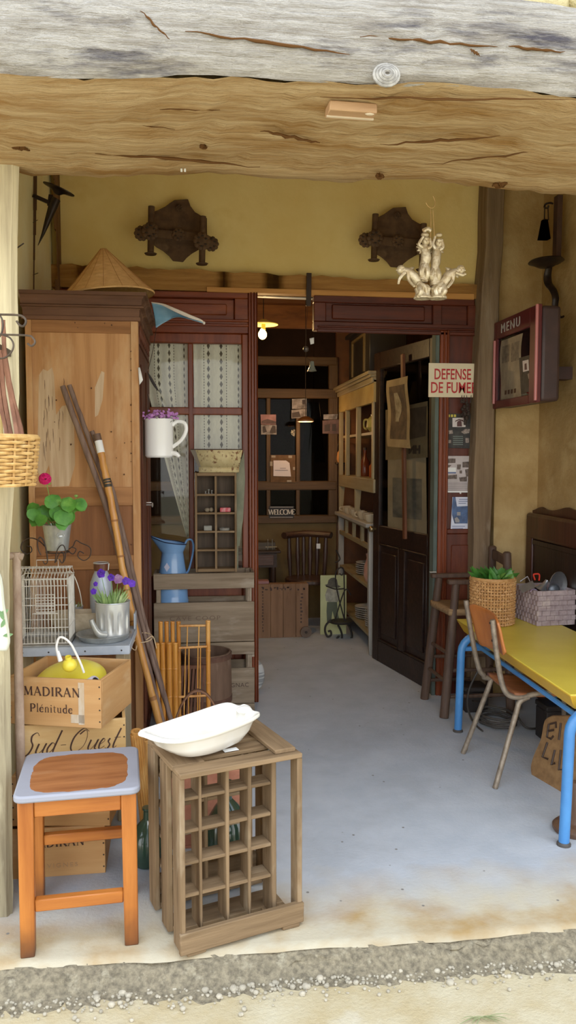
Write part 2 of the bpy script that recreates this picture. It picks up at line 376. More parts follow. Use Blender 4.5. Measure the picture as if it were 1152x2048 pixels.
# ---------------------------------------------------------------- walls of the porch
YF = 4.83
XL, XR = -.815, 2.12
m_ = MB()
pts = [P(100, 300, y=YF+.03), P(100, 560, y=YF+.03), P(980, 600, y=YF+.03), P(980, 300, y=YF+.03)]
m_.slab([(-1.0, YF+.03, 3.3), (-1.0, YF+.03, pts[1].z), (2.2, YF+.03, pts[2].z), (2.2, YF+.03, 3.3)], (0, .15, 0))
struct(m_.build('wall_back', plaster), 'yellow plastered wall above the shop front', 'wall')
m_ = MB(); m_.box(XL-.15, XL, 2.75, 4.14, 0, 3.3); m_.box(XL-.15, XL-.006, 4.165, YF+.1, 0, 3.3)
struct(m_.build('wall_left', plaster_l), 'cream plastered side wall behind the wooden post with a long crack', 'wall')
cm = MB(); 
for k, (v0, v1) in enumerate(((345, 420), (420, 470), (470, 520), (520, 580))):
    a = P(68, v0, x=XL-.003); b = P(67.5, v1, x=XL-.003)
    cm.bar(a, b, .004, (.03, .022, .012, .006)[k], up=(1, 0, 0))
cm.box(XL-.03, XL-.008, 4.14, 4.165, 0, 3.3)
struct(cm.build('trim_1', mat('crack_brown', S(84, 58, 36), rough=.95)), 'dark crack and timber edge running down the cream side wall', 'trim')
m_ = MB(); m_.box(XR, XR+.15, 2.3, YF+.2, 0, 3.3)
struct(m_.build('wall_right', plaster_r), 'rough ochre rendered side wall behind the table', 'wall')
m_ = MB(); m_.box(-2.2, 3.2, 2.55, YF+.2, 3.22, 3.35)
struct(m_.build('ceiling', wood('porch_boards', S(206, 180, 130), S(180, 152, 104), 'X')), 'boarded underside of the porch roof', 'ceiling')

# left upright where wall meets facade
m_ = MB(); a = P(112, 345, y=YF-.02); b = P(122, 560, y=YF-.02)
for k in range(14):
    z0 = 2.3+.07*k
    m_.box(a.x-.002+random.uniform(-.012, .004), b.x-.004, YF-.05, YF+.05, z0, z0+.0701)
struct(m_.build('trim_2', wood('flaking_upright', S(128, 92, 58), S(96, 66, 40), 'Z', rough=.9)), 'flaking brown corner upright beside the yellow wall', 'trim')

# lintel over the shop front
m_ = MB()
n = 40
top = []; bot = []
for i in range(n+1):
    u = 100+(970-100)*i/n
    vt = 526+(u-100)*.05+random.uniform(-3, 3); vb = 573+(u-100)*.0285
    top.append(P(u, vt, y=YF-.03)); bot.append(P(u, vb, y=YF-.03))
top[0].x = bot[0].x = -.84; top[-1].x = bot[-1].x = 1.76
for i in range(n):
    m_.hexa([bot[i], bot[i+1], bot[i+1]+V((0, .12, 0)), bot[i]+V((0, .12, 0)), top[i], top[i+1], top[i+1]+V((0, .12, 0)), top[i]+V((0, .12, 0))])
bmesh.ops.remove_doubles(m_.bm, verts=m_.bm.verts[:], dist=1e-5)
struct(m_.build('trim_3', ochre), 'rough ochre timber lintel across the shop front', 'trim')
m_ = MB()
m_.slab([P(414, 574, y=YF-.045), P(414, 583, y=YF-.045), P(948, 599, y=YF-.045), P(948, 588, y=YF-.045)], (0, .06, 0))
struct(m_.build('trim_4', orange), 'smooth orange wooden strip under the lintel', 'trim')

# right post
m_ = MB()
segs = [(3.24, 957, 1002), (2.98, 955, 1000), (2.75, 956, 1000), (2.5, 950, 995), (2.2, 948, 993), (1.9, 945, 990), (1.6, 944, 988), (1.3, 942, 986), (1.0, 943, 985), (.7, 943, 984), (.3, 943, 984), (0, 943, 984)]
rings = []
for z, u0, u1 in segs:
    j = lambda: random.uniform(-.006, .006)
    x0 = P(u0+7, 900, y=4.70).x+j()*.6+(.008 if z > 2.3 else 0); x1 = P(u1, 900, y=4.72).x+j()
    rings.append(m_._v([(x0, 4.70+j(), z), (x1, 4.72, z), (x1, 4.86, z), (x0, 4.86, z)]))
for A, B in zip(rings, rings[1:]):
    for i in range(4): m_._f([A[i], A[(i+1) % 4], B[(i+1) % 4], B[i]])
struct(MB().box(1.84, XR+.15, 4.80, 5.0, 0, 3.3).build('wall_corner', plaster_r), 'narrow ochre rendered strip of wall right of the oak post', 'wall')
struct(m_.build('trim_5', postm, bevel=.008, seg=2), 'rough brown oak post standing at the right of the shop front', 'trim')

# left outer post
m_ = MB(); rings = []
for z, u, v in ((0, 22, 1825), (.25, 22, 1690), (.6, 20, 1460), (.95, 17, 1250), (1.2, 16, 1110), (1.45, 28, 960), (1.7, 34, 750), (2.0, 34, 600), (2.25, 34, 430), (2.45, 36, 330)):
    x = P(u, v, y=2.6).x+random.uniform(-.003, .003)
    rings.append(m_._v([(-1.3, 2.6, z), (x-.015, 2.6, z), (x, 2.62, z), (x-.055, 2.80, z), (-1.3, 2.80, z)]))
for A, B in zip(rings, rings[1:]):
    for i in range(5): m_._f([A[i], A[(i+1) % 5], B[(i+1) % 5], B[i]])
bmesh.ops.subdivide_edges(m_.bm, edges=m_.bm.edges[:], cuts=2); m_.jitter(.002)
lp = greypost
# cream paint on the upper part, bare grey timber below
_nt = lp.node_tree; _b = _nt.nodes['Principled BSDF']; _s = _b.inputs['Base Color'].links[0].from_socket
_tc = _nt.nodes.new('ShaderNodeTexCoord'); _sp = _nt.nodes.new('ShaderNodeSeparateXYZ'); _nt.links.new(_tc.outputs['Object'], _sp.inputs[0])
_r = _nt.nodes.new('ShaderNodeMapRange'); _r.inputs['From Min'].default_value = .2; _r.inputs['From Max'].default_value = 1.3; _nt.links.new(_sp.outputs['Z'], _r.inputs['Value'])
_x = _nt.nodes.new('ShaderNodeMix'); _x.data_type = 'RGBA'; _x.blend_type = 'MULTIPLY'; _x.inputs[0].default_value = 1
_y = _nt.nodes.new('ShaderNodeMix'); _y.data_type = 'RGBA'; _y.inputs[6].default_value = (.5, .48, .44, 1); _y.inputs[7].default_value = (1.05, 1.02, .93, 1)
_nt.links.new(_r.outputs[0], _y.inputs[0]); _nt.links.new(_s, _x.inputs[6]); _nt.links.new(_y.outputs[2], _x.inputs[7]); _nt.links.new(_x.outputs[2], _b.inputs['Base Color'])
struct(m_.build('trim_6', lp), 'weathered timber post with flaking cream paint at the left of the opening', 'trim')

# the great beam over the opening and the stone wall it carries
beamm = wood('weathered_beam', S(214, 184, 138), S(184, 148, 100), 'X', S(164, 122, 70), along=5, across=48, rough=.95, bump=1.3, spec=.08, lim=(.35, .66), lim3=(.46, .66), sc3=(2.4, 11, 11))
beamf = wood('bleached_beam', S(196, 190, 180), S(160, 152, 140), 'X', S(84, 80, 86), along=5, across=70, rough=.95, bump=1.3, spec=.08, lim=(.4, .62), lim3=(.52, .68), sc3=(3.2, 14, 18))
def under(x): return 2.4 + .012*math.sin(x*3.1)+.006*math.sin(x*9+1)
mb = MB(); NX = 90
prof = [(2.72, .9, 0), (2.715, .04, 0), (2.69, .008, 1), (2.6, .0, 1), (2.52, .012, 1), (2.45, .0, 1), (2.36, -.008, 1), (2.28, .004, 1), (2.2, -.006, 1), (2.12, -.012, 1), (2.05, -.006, 1), (1.99, .0, 1)]
rows = []
for k, (y, dz, _) in enumerate(prof):
    rows.append(mb._v([(-1.6+3.9*i/NX, y+random.uniform(-.004, .004)+.012*math.sin(i*.25+k), under(-1.6+3.9*i/NX)+dz+(random.uniform(-.006, .006) if k > 1 else 0)) for i in range(NX+1)]))
for A, B in zip(rows, rows[1:]):
    for i in range(NX): mb._f([A[i], A[i+1], B[i+1], B[i]])
struct(mb.build('beam_underside', beamm, sharp=70), 'massive old oak beam spanning the opening, worn tan underside', 'beam')
mb = MB()
prof = [(1.99, .0), (1.978, .01), (1.965, .03), (1.955, .07), (1.95, .11), (1.95, .15), (1.955, .18), (1.965, .2), (2.05, .215)]
rows = []
for k, (y, dz) in enumerate(prof):
    rows.append(mb._v([(-1.6+3.9*i/NX, y+(random.uniform(-.006, .006) if k else random.uniform(-.004, .004)), under(-1.6+3.9*i/NX)+dz+random.uniform(-.003, .003)) for i in range(NX+1)]))
for A, B in zip(rows, rows[1:]):
    for i in range(NX): mb._f([A[i], A[i+1], B[i+1], B[i]])
beamf.node_tree.nodes['Bump'].inputs['Distance'].default_value = .02; beamm.node_tree.nodes['Bump'].inputs['Distance'].default_value = .02
struct(mb.build('beam_face', beamf, sharp=70), 'bleached grey-white outer face of the great oak beam', 'beam')
# splits along the beam: thin dark slots that follow its grain
mb = MB()
def slot(p0, p1, w, front=False, n=14):
    pts = []
    for i in range(n+1):
        t = i/n; u = p0[0]+(p1[0]-p0[0])*t; v = p0[1]+(p1[1]-p0[1])*t+random.uniform(-2.5, 2.5)
        pts.append(P(u, v, y=1.951) if front else P(u, v, z=2.395))
    ws = [w*math.sin(PI*(.06+.88*i/n))*random.uniform(.6, 1.2) for i in range(n+1)]
    mb.tube(pts, ws, 6, flat=.9)
for a in (((190, 305), (520, 335), .005), ((520, 262), (640, 285), .006), ((760, 290), (1000, 272), .004), ((40, 195), (80, 208), .005), ((180, 248), (200, 240), .006),
          ((985, 372), (1015, 366), .014), ((752, 350), (768, 352), .012), ((640, 195), (1150, 200), .003), ((8, 285), (60, 300), .012), ((400, 293), (414, 296), .009), ((850, 330), (1100, 300), .003), ((210, 210), (440, 222), .003), ((20, 200), (350, 260), .003)):
    slot(*a)
for a in (((370, 62), (700, 108), .004), ((720, 72), (1000, 95), .004), ((1000, 92), (1130, 105), .004), ((280, 20), (340, 80), .003), ((940, 100), (960, 110), .004)):
    slot(*a, front=True)
struct(mb.build('trim_7', mat('split_dark', S(92, 62, 36), rough=1, spec=0)), 'dark drying splits in the oak beam', 'trim')
k = P(772, 152, y=1.955)
mb = MB(); 
for i in range(4): mb.tube([k+V((math.cos(a)*.03*(1-i*.23), -.004-.003*i, math.sin(a)*.024*(1-i*.23))) for a in [2*PI*j/16 for j in range(16)]], .0045, 6, closed=True)
struct(mb.build('trim_8', mat('knot_grey', S(176, 172, 164), S(130, 126, 120), sc=(60, 60, 60), rough=.9)), 'round grey knot on the beam face', 'trim')
stone = mat('rubble_stone', S(226, 212, 160), S(200, 186, 140), S(238, 230, 200), sc=(9, 9, 9), rough=.95, bump=1.2, bsc=(26, 26, 26), spec=.08)
mb = MB()
mb.box(-1.6, 2.3, 2.03, 2.5, 2.6, 3.4)
x = -1.55
while x < 2.2:
    w = random.uniform(.12, .3); mb.ball((x+w/2, 2.03, 2.66+random.uniform(-.01, .02)), .07, (w/.14, .55, random.uniform(.75, 1)), 10)
    x += w*.93
struct(mb.build('wall_front', stone, sharp=80), 'rubble stone wall resting on the great beam', 'wall')
t = T('junction_box', 'flat tan wooden block screwed under the great beam', 'block', P(702, 222, z=2.385))
M0 = fr((0, 0, 0), P(756, 226, z=2.385)-P(648, 218, z=2.385), (0, 1, 0))
MB().box(-.062, .062, -.028, .028, -.012, .012, M0).box(-.05, -.045, -.02, -.015, .011, .02, M0).build('mount_block', wood('block_tan', S(190, 150, 108), S(168, 128, 90), 'X'), t, bevel=.003)
MB().box(-.062, .062, .006, .012, -.0155, -.0115, M0).ball((.045, -.018, -.013), .008, (1.6, .8, .4), 8).build('chipped_edge', mat('chip_pale', S(214, 196, 166)), t)
m_ = MB()
for du in (363, 370): m_.bar(P(du, 338, z=2.398), P(du, 343, z=2.390), .006, .006)
tag(m_.build('hanging_clip', mat('clip_white', S(235, 235, 225))), 'tiny pair of white clips under the beam, near its back edge', 'clip')
# ---------------------------------------------------------------- the shop front joinery
ZF = lambda v: P(440, v, y=YF).z
XF = lambda u, v=900: P(u, v, y=YF).x
lace = mat('lace_curtain', S(232, 226, 210), S(212, 206, 192), sc=(260, 260, 30), rough=.95, spec=.05)
def lace_pattern(m, bands):
    nt = m.node_tree; N = nt.nodes; L = nt.links; b = N['Principled BSDF']
    col = b.inputs['Base Color'].links[0].from_socket
    uv = N.new('ShaderNodeTexCoord'); sp = N.new('ShaderNodeSeparateXYZ'); L.new(uv.outputs['UV'], sp.inputs[0])
    def math_(op, a, bb=None, c=None):
        n = N.new('ShaderNodeMath'); n.operation = op
        for i, q in enumerate((a, bb, c)):
            if q is None: continue
            if hasattr(q, 'is_output'): L.new(q, n.inputs[i])
            else: n.inputs[i].default_value = q
        return n.outputs[0]
    U, Vv = sp.outputs['X'], sp.outputs['Y']
    tot = None
    for x0, w, per in bands:
        d = math_('ABSOLUTE', math_('SUBTRACT', U, x0))
        tri = math_('ABSOLUTE', math_('SUBTRACT', math_('FRACT', math_('MULTIPLY', Vv, per)), .5))   # 0..0.5
        lim = math_('MULTIPLY', math_('SUBTRACT', .46, tri), 2*w)
        h = math_('LESS_THAN', d, lim)
        tot = h if tot is None else math_('MAXIMUM', tot, h)
    x = N.new('ShaderNodeMix'); x.data_type = 'RGBA'; L.new(tot, x.inputs[0]); L.new(col, x.inputs[6]); x.inputs[7].default_value = S(92, 84, 74)
    L.new(x.outputs[2], b.inputs['Base Color'])
def set_uv(o, fn):
    me = o.data; uv = me.uv_layers.new(name='UVMap')
    for l in me.loops: uv.data[l.index].uv = fn(me.vertices[l.vertex_index].co)
# left glazed leaf: window_1
w1 = T('window_1', 'red-brown glazed shop-front panel with lace curtains behind four panes', 'window', (XF(440), YF, 0)); w1['kind'] = 'structure'
x = {k: XF(k) for k in (300, 376, 389, 484, 497, 515)}
xa = -.80
z = {k: ZF(k) for k in (586, 598, 641, 655, 668, 688, 815, 830, 1150, 1165, 1400)}
fb = MB()
fb.box(x[484], x[497], YF-.02, YF+.03, 0.0, z[668])
fb.box(xa, x[300]-.03, YF-.02, YF+.03, 0, z[668])
fb.box(x[300]-.03, x[300], YF-.02, YF+.03, 0, z[668])
fb.box(x[376]+.003, x[389]-.003, YF-.015, YF+.025, z[1150], z[688])
for (a, b) in ((815, 830), (1150, 1175)): fb.box(x[300], x[484], YF-.014, YF+.024, z[b] if b in z else ZF(b), z[a])
fb.box(x[300], x[484], YF-.02, YF+.03, z[688], z[668])
fb.box(x[300], x[484], YF-.02, YF+.03, 0, .12)
fb.build('frame', red, w1, True, bevel=.006, seg=2)
jb = MB()
jb.box(x[497], x[515], YF-.045, YF+.06, 0, z[586])
for q in (.012, .03, .046): jb.box(x[497]+q, x[497]+q+.007, YF-.055, YF-.04, 0, z[586])
jb.build('jamb', red, w1, True, bevel=.004)
tb = MB(); tb.box(xa, x[497], YF-.03, YF+.04, z[668], z[641]); tb.box(xa, x[497], YF-.045, YF-.03, z[655], z[655]+.016); tb.box(xa, x[497], YF-.05, YF-.03, z[641]-.014, z[641])
tb.box(xa, x[497], YF-.03, YF+.04, z[598], z[586]); tb.box(XF(470), x[497], YF-.03, YF+.04, z[641], z[598]); tb.box(xa, -.72, YF-.03, YF+.04, z[641], z[598])
tb.build('transom_rail', redx, w1, True, bevel=.004)
pb = MB(); pb.box(-.72, XF(470), YF, YF+.02, z[641], z[598]); pb.box(-.7, XF(455), YF-.012, YF, z[641]+.03, z[598]-.03)
pb.build('transom_panel', redx, w1, True, bevel=.01)
pb = MB(); pb.box(x[300], x[484], YF, YF+.02, .12, z[1150]); pb.box(x[300]+.05, x[484]-.05, YF-.012, YF, .2, ZF(1200))
pb.build('lower_panel', red, w1, True, bevel=.01)
winglass = glassm.copy(); winglass.name = 'shop_glass'; winglass.node_tree.nodes['Fresnel'].inputs[0].default_value = 1.28
for (a, b, c, d) in ((300, 376, 688, 815), (389, 484, 688, 815), (300, 376, 830, 1150), (389, 484, 830, 1150)):
    MB().box(x[a]-.003, x[b]+.003, YF+.008, YF+.011, z[d]-.003, z[c]+.003).build('pane', winglass, w1, True)
# curtains
cur = MB(); xa_, xb_ = XF(388), XF(488); zt_, zb_ = z[688]+.02, ZF(905)
cur.sheet(lambda u, v: (xa_+(xb_-xa_)*u+.004*math.sin(v*3), YF+.045+.006*math.sin(u*26+v*1.3), zt_+(zb_-zt_)*v), 60, 20)
o = cur.build('lace_curtain', lace, None)
set_uv(o, lambda c: ((c.x-xa_)/(xb_-xa_), c.z))
lace_pattern(lace, [(.30, .036, 22), (.555, .036, 22), (.9, .02, 26), (.21, .012, 60), (.66, .012, 60)])
tag(o, 'off-white lace curtain hanging straight behind the right-hand panes', 'curtain')
lace2 = lace.copy(); lace2.name = 'lace_curtain_drawn'
cur = MB()
xl0, xr0 = XF(292), XF(378)
def drawn(u, v):
    zz = z[688]+.02+(ZF(1075)-z[688]-.02)*v
    left = xl0+(xr0-.02-xl0)*(max(0, v-.18)/.82)**1.15
    xx = left+(xr0-left)*u
    return (xx, YF+.05+.008*math.sin(u*22)*(.5+v), zz)
cur.sheet(drawn, 50, 30)
o = cur.build('lace_curtain', lace2, None)
def uvd(c):
    v = (c.z-z[688]-.02)/(ZF(1075)-z[688]-.02); left = xl0+(xr0-.02-xl0)*(max(0, v-.18)/.82)**1.15
    return ((c.x-left)/max(.01, xr0-left), c.z)
set_uv(o, uvd)
tag(o, 'lace curtain drawn diagonally to one side above the blue jug', 'curtain')
# right fixed side: window_2 is the narrow red panel, door_1 the open leaf
xr = {k: XF(k) for k in (628, 640, 866, 880, 892, 900, 936, 947)}
tb = MB(); zz = lambda u, v: P(u, v, y=YF).z
def railpx(m, u0, u1, v0, v1, y0, y1, sl=.025):
    a = P(u0, v1, y=y0); b = P(u1, v1+(u1-u0)*sl, y=y0); c = P(u1, v0+(u1-u0)*sl, y=y0); d = P(u0, v0, y=y0)
    m.slab([a, b, c, d], (0, y1-y0, 0))
tr2 = T('trim_9', 'dark red transom of two moulded panels over the open doorway', 'transom', (xr[640], YF, 2.3)); tr2['kind'] = 'structure'
m_ = MB(); railpx(m_, 628, 950, 642, 660, YF-.03, YF+.04); railpx(m_, 636, 950, 650, 654, YF-.05, YF-.03); railpx(m_, 634, 950, 657, 664, YF-.04, YF-.03); railpx(m_, 628, 950, 590, 604, YF-.03, YF+.04)
railpx(m_, 628, 652, 604, 642, YF-.03, YF+.04); railpx(m_, 866, 884, 610, 650, YF-.03, YF+.04, .025); railpx(m_, 936, 952, 610, 652, YF-.03, YF+.04)
m_.build('rail', reddarkx, tr2, True, bevel=.004)
m_ = MB(); railpx(m_, 650, 868, 602, 644, YF, YF+.02); railpx(m_, 664, 850, 608, 638, YF-.014, YF); m_.build('panel', reddarkx, tr2, True, bevel=.008)
m_ = MB(); railpx(m_, 882, 938, 606, 652, YF, YF+.02); m_.build('panel', reddarkx, tr2, True)
d2 = T('door_2', 'narrow fixed dark red door panel carrying three posters', 'door', (xr[900], YF, 0)); d2['kind'] = 'structure'
m_ = MB(); x0, x1 = XF(874), XF(893); m_.box(x0, x1, YF-.04, YF+.05, 0, ZF(655)); m_.box(x0+.02, x0+.03, YF-.052, YF-.04, 0, ZF(655)); m_.box(x0+.042, x0+.052, YF-.052, YF-.04, 0, ZF(655))
m_.build('jamb', red, d2, True, bevel=.004)
m_ = MB(); m_.box(XF(866), x0, YF-.03, YF+.05, 0, ZF(660)); m_.build('jamb_edge', mat('green_grey_paint', S(92, 104, 96), S(70, 80, 74), sc=(10, 10, 3), rough=.7), d2, True, bevel=.003)
m_ = MB(); m_.box(x1, XF(960), YF-.02, YF+.03, 0, ZF(1072)); m_.box(x1, XF(960), YF-.01, YF+.03, ZF(1072), ZF(655)); m_.box(x1, XF(960), YF-.03, YF+.03, ZF(1072), ZF(1062)); m_.box(x1+.03, XF(955), YF-.03, YF-.02, .25, ZF(1095))
m_.build('panel', reddark, d2, True, bevel=.006)

# open leaf
hx = XF(872)
hinge = V((1.497, YF+.02, 0)); tip = V((1.304, 5.76, 0)); ax = (tip-hinge).normalized(); Ld = (tip-hinge).length
MD = fr(hinge, ax, (0, 0, 1))          # x along the leaf, y up, z toward the room behind / -z toward the street side
nz = MD.col[2].xyz
d1 = T('door_1', 'dark brown shop door standing open inward, glazed above and panelled below', 'door', M=Matrix(MD)); d1['kind'] = 'structure'
Ht = 2.24; zg = 1.0
m_ = MB(); st = .1
m_.box(0, st, 0, Ht, -.02, .02); m_.box(Ld-st, Ld, 0, Ht, -.02, .02); m_.box(st, Ld-st, Ht-.12, Ht, -.02, .02); m_.box(st, Ld-st, zg-.13, zg, -.02, .02); m_.box(st, Ld-st, 0, .16, -.02, .02); m_.box(Ld/2-.04, Ld/2+.04, .16, zg-.13, -.02, .02)
m_.build('frame', doorwood, d1, bevel=.005)
for a, b in ((st, Ld/2-.04), (Ld/2+.04, Ld-st)):
    m_ = MB(); m_.box(a, b, .16, zg-.13, -.008, .008); m_.box(a+.05, b-.05, .22, zg-.19, -.02, .02)
    for q0, q1, r0, r1 in ((a, a+.012, .16, zg-.13), (b-.012, b, .16, zg-.13), (a, b, .16, .172), (a, b, zg-.142, zg-.13)): m_.box(q0, q1, r0, r1, -.024, .024)
    m_.build('panel', doorwood, d1, bevel=.004)
MB().box(st-.005, Ld-st+.005, zg-.005, Ht-.115, -.003, .003).build('pane', glassm, d1)
m_ = MB(); m_.ball((Ld-.05, zg-.03, .055), .024, (1, 1, .9), 12); m_.ball((Ld-.05, zg-.03, -.055), .024, (1, 1, .9), 12); m_.tube([(Ld-.05, zg-.03, -.05), (Ld-.05, zg-.03, .05)], .008)
m_.build('knob', mat('door_brass', S(150, 130, 96), metal=.9, rough=.3), d1)
# which side faces the street: choose the face toward the camera
side = -1 if (V((0, 0, 1.4))-hinge).dot(nz) < 0 else 1
def on_leaf(u, v, off=.02):
    """point on the street-side face of the leaf seen at pixel (u, v), in leaf coordinates"""
    d = FW + RT*((u-576)/FPX) + UP*((1024-v)/FPX); o = V((0, 0, EYE)); n = nz*side
    p0 = hinge+n*off; t = (p0-o).dot(n)/d.dot(n); q = MD.inverted() @ (o+d*t); return q
# batten, scroll print and papers on the glass
pole = T('wooden_batten', 'slim upright wooden batten fixed in front of the open door glass', 'batten', M=Matrix(MD))
a = on_leaf(803, 708, .07); b = on_leaf(807, 1078, .07)
MB().bar((a.x, a.y, side*.06), (b.x, b.y, side*.06), .035, .02, up=(0, 0, 1)).build('batten', wood('batten_brown', S(104, 60, 36), S(76, 42, 26), 'Y', rough=.5), pole, bevel=.003)
sc_ = T('scroll_print', 'curling old paper print of a standing woman in white hung on the door batten', 'print', M=Matrix(MD))
tl, tr_, bl, br = [on_leaf(*q, .09) for q in ((776, 762), (824, 752), (778, 893), (830, 897))]
def scr(u, v, e=0):
    p = tl.lerp(tr_, u).lerp(bl.lerp(br, u), v)
    return (p.x-.05*math.sin(PI*v)*(1 if True else 0)*-1, p.y, side*(.085+.03*math.cos(PI*v*2)*.5+.02*u*u+e))
oldpaper = mat('old_paper', S(150, 130, 92), S(128, 108, 74), sc=(9, 9, 9), rough=.9)
m_ = MB(); m_.sheet(scr, 6, 16); m_.build('sheet', oldpaper, sc_, fix=False)
m_ = MB(); m_.sheet(lambda u, v: scr(.14+.72*u, .1+.78*v, .002), 5, 14); m_.build('picture', mat('sepia_dark', S(64, 50, 36), S(92, 74, 52), S(46, 36, 26), sc=(14, 14, 14), rough=.9), sc_, fix=False)
m_ = MB(); fig = lambda a, b: (lambda u, v: scr(.36+a+(.3)*u*(.5+.5*math.sin(PI*min(1, v*1.1))), .2+.42*v, .004)); m_.sheet(fig(0, 0), 4, 10); m_.build('figure', mat('figure_cream', S(150, 140, 112), S(110, 96, 70), sc=(22, 22, 22), rough=.9), sc_, fix=False)
ps = T('paper_poster', 'large brown paper poster with dark letters taped to the door glass', 'poster', M=Matrix(MD))
q = [on_leaf(*w, .02) for w in ((768, 820), (852, 802), (852, 915), (768, 920))]
m_ = MB(); m_.face([(c.x, c.y, side*.008) for c in q]); m_.build('sheet', mat('poster_brown', S(104, 92, 66), S(84, 72, 52), sc=(6, 6, 6)), ps, fix=False)
q = [on_leaf(*w, .02) for w in ((812, 818), (850, 812), (848, 872), (812, 880))]
m_ = MB(); m_.face([(c.x, c.y, side*.009) for c in q]); m_.build('picture', mat('poster_dark', S(40, 34, 28), S(58, 50, 40), sc=(16, 16, 16)), ps, fix=False)
c0 = on_leaf(826, 900, .02); dx = -1 if side > 0 else 1
Mx = fr((c0.x, c0.y, side*.011), (-1, 0, 0), (0, 1, 0)) if side > 0 else fr((c0.x, c0.y, side*.011), (1, 0, 0), (0, 1, 0))
text('lettering', 'HN', .07, Mx, mat('ink_dark', S(36, 30, 26)), ps, sx=1.6, bold=.004)
ip = T('framed_print', 'pale framed picture standing behind the lower door glass', 'picture', M=Matrix(MD))
q = [on_leaf(*w, .02) for w in ((772, 912), (848, 908), (850, 1075), (772, 1062))]
cs = lambda z_: [(c.x, c.y, z_) for c in q]
m_ = MB(); m_.face(cs(side*.006)); m_.build('mount', mat('pale_board', S(126, 116, 92), S(108, 98, 78), sc=(5, 5, 5)), ip, fix=False)
q = [on_leaf(*w, .02) for w in ((782, 955), (840, 958), (840, 1040), (782, 1034))]
m_ = MB(); m_.face(cs(side*.0075)); m_.build('picture', mat('dim_landscape', S(66, 66, 60), S(98, 94, 82), sc=(5, 12, 5), det=2), ip, fix=False)

# ---------------------------------------------------------------- the room beyond
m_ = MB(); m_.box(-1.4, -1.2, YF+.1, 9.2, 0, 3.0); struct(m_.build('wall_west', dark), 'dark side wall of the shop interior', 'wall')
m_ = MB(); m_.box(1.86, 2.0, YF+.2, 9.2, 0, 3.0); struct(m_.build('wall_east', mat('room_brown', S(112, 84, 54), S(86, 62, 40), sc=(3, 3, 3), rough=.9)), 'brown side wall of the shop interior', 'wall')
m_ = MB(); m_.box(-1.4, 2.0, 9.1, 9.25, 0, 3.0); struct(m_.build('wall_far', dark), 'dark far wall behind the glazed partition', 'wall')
m_ = MB(); m_.box(-1.4, 2.1, YF+.12, 9.2, 2.98, 3.1)
for k in range(6): m_.box(-1.4, 2.0, 5.4+.6*k, 5.5+.6*k, 2.86, 2.98)
struct(m_.build('ceiling_inner', wood('room_joists', S(120, 72, 36), S(84, 48, 26), 'X')), 'brown joisted ceiling of the shop interior', 'ceiling')
m_ = MB(); m_.slab([P(513, 586, y=YF+.08), P(513, 592, y=YF+.08), P(628, 597, y=YF+.08), P(628, 590, y=YF+.08)], (0, .05, 0))
struct(m_.build('trim_10', mat('white_strip', S(226, 228, 224))), 'white painted strip above the open doorway', 'trim')
# interior bulkhead seen through the open transom: orange brown boards
YP = 7.3
XP = lambda u, v=900: P(u, v, y=YP).x
ZP = lambda v: P(590, v, y=YP).z
m_ = MB(); m_.box(-1.2, 1.86, YP+.02, YP+.08, ZP(655), 2.98)
struct(m_.build('wall_boards', wood('bulkhead', S(150, 92, 44), S(110, 62, 30), 'X', S(90, 52, 26), across=10)), 'orange-brown boarded bulkhead above the glazed partition', 'wall')
w3 = T('window_3', 'tan wooden glazed partition across the back of the shop room', 'window', (XP(590), YP, 0)); w3['kind'] = 'structure'
m_ = MB()
xl, xrr = -1.2, XP(672)
for v0, v1 in ((714, 731), (778, 797), (962, 980), (1030, 1046)): m_.box(xl, xrr, YP-.05, YP+.05, ZP(v1), ZP(v0))
m_.build('rail', tanwoodx, w3, True, bevel=.006)
m_ = MB()
for u0, u1, v0, v1 in ((656, 674, 714, 1046), (532, 540, 797, 1030), (591, 599, 797, 1030), (512, 515, 714, 797)): m_.box(XP(u0), XP(u1), YP-.045, YP+.045, ZP(v1), ZP(v0))
m_.build('mullion', tanwood, w3, True, bevel=.005)
for u0, u1, v0, v1 in ((480, 532, 797, 962), (540, 591, 797, 962), (599, 656, 797, 962), (480, 532, 980, 1030), (540, 591, 980, 1030), (599, 656, 980, 1030), (480, 656, 731, 778)):
    MB().box(XP(u0)-.01, XP(u1)+.01, YP+.0, YP+.004, ZP(v1)-.01, ZP(v0)+.01).build('pane', darkglass, w3, True)
m_ = MB(); m_.box(xl, xrr, YP-.03, YP+.03, 0, ZP(1046)); m_.build('lower_panel', mat('partition_panel', S(112, 92, 56), S(92, 74, 44), sc=(4, 4, 4), rough=.8), w3, True)
m_ = MB(); m_.box(xrr, 1.86, YP-.0, YP+.06, 0, ZP(655)); struct(m_.build('wall_inner', mat('inner_brown', S(120, 74, 40), S(84, 52, 30), sc=(3, 3, 3))), 'brown wall strip beside the glazed partition', 'wall')
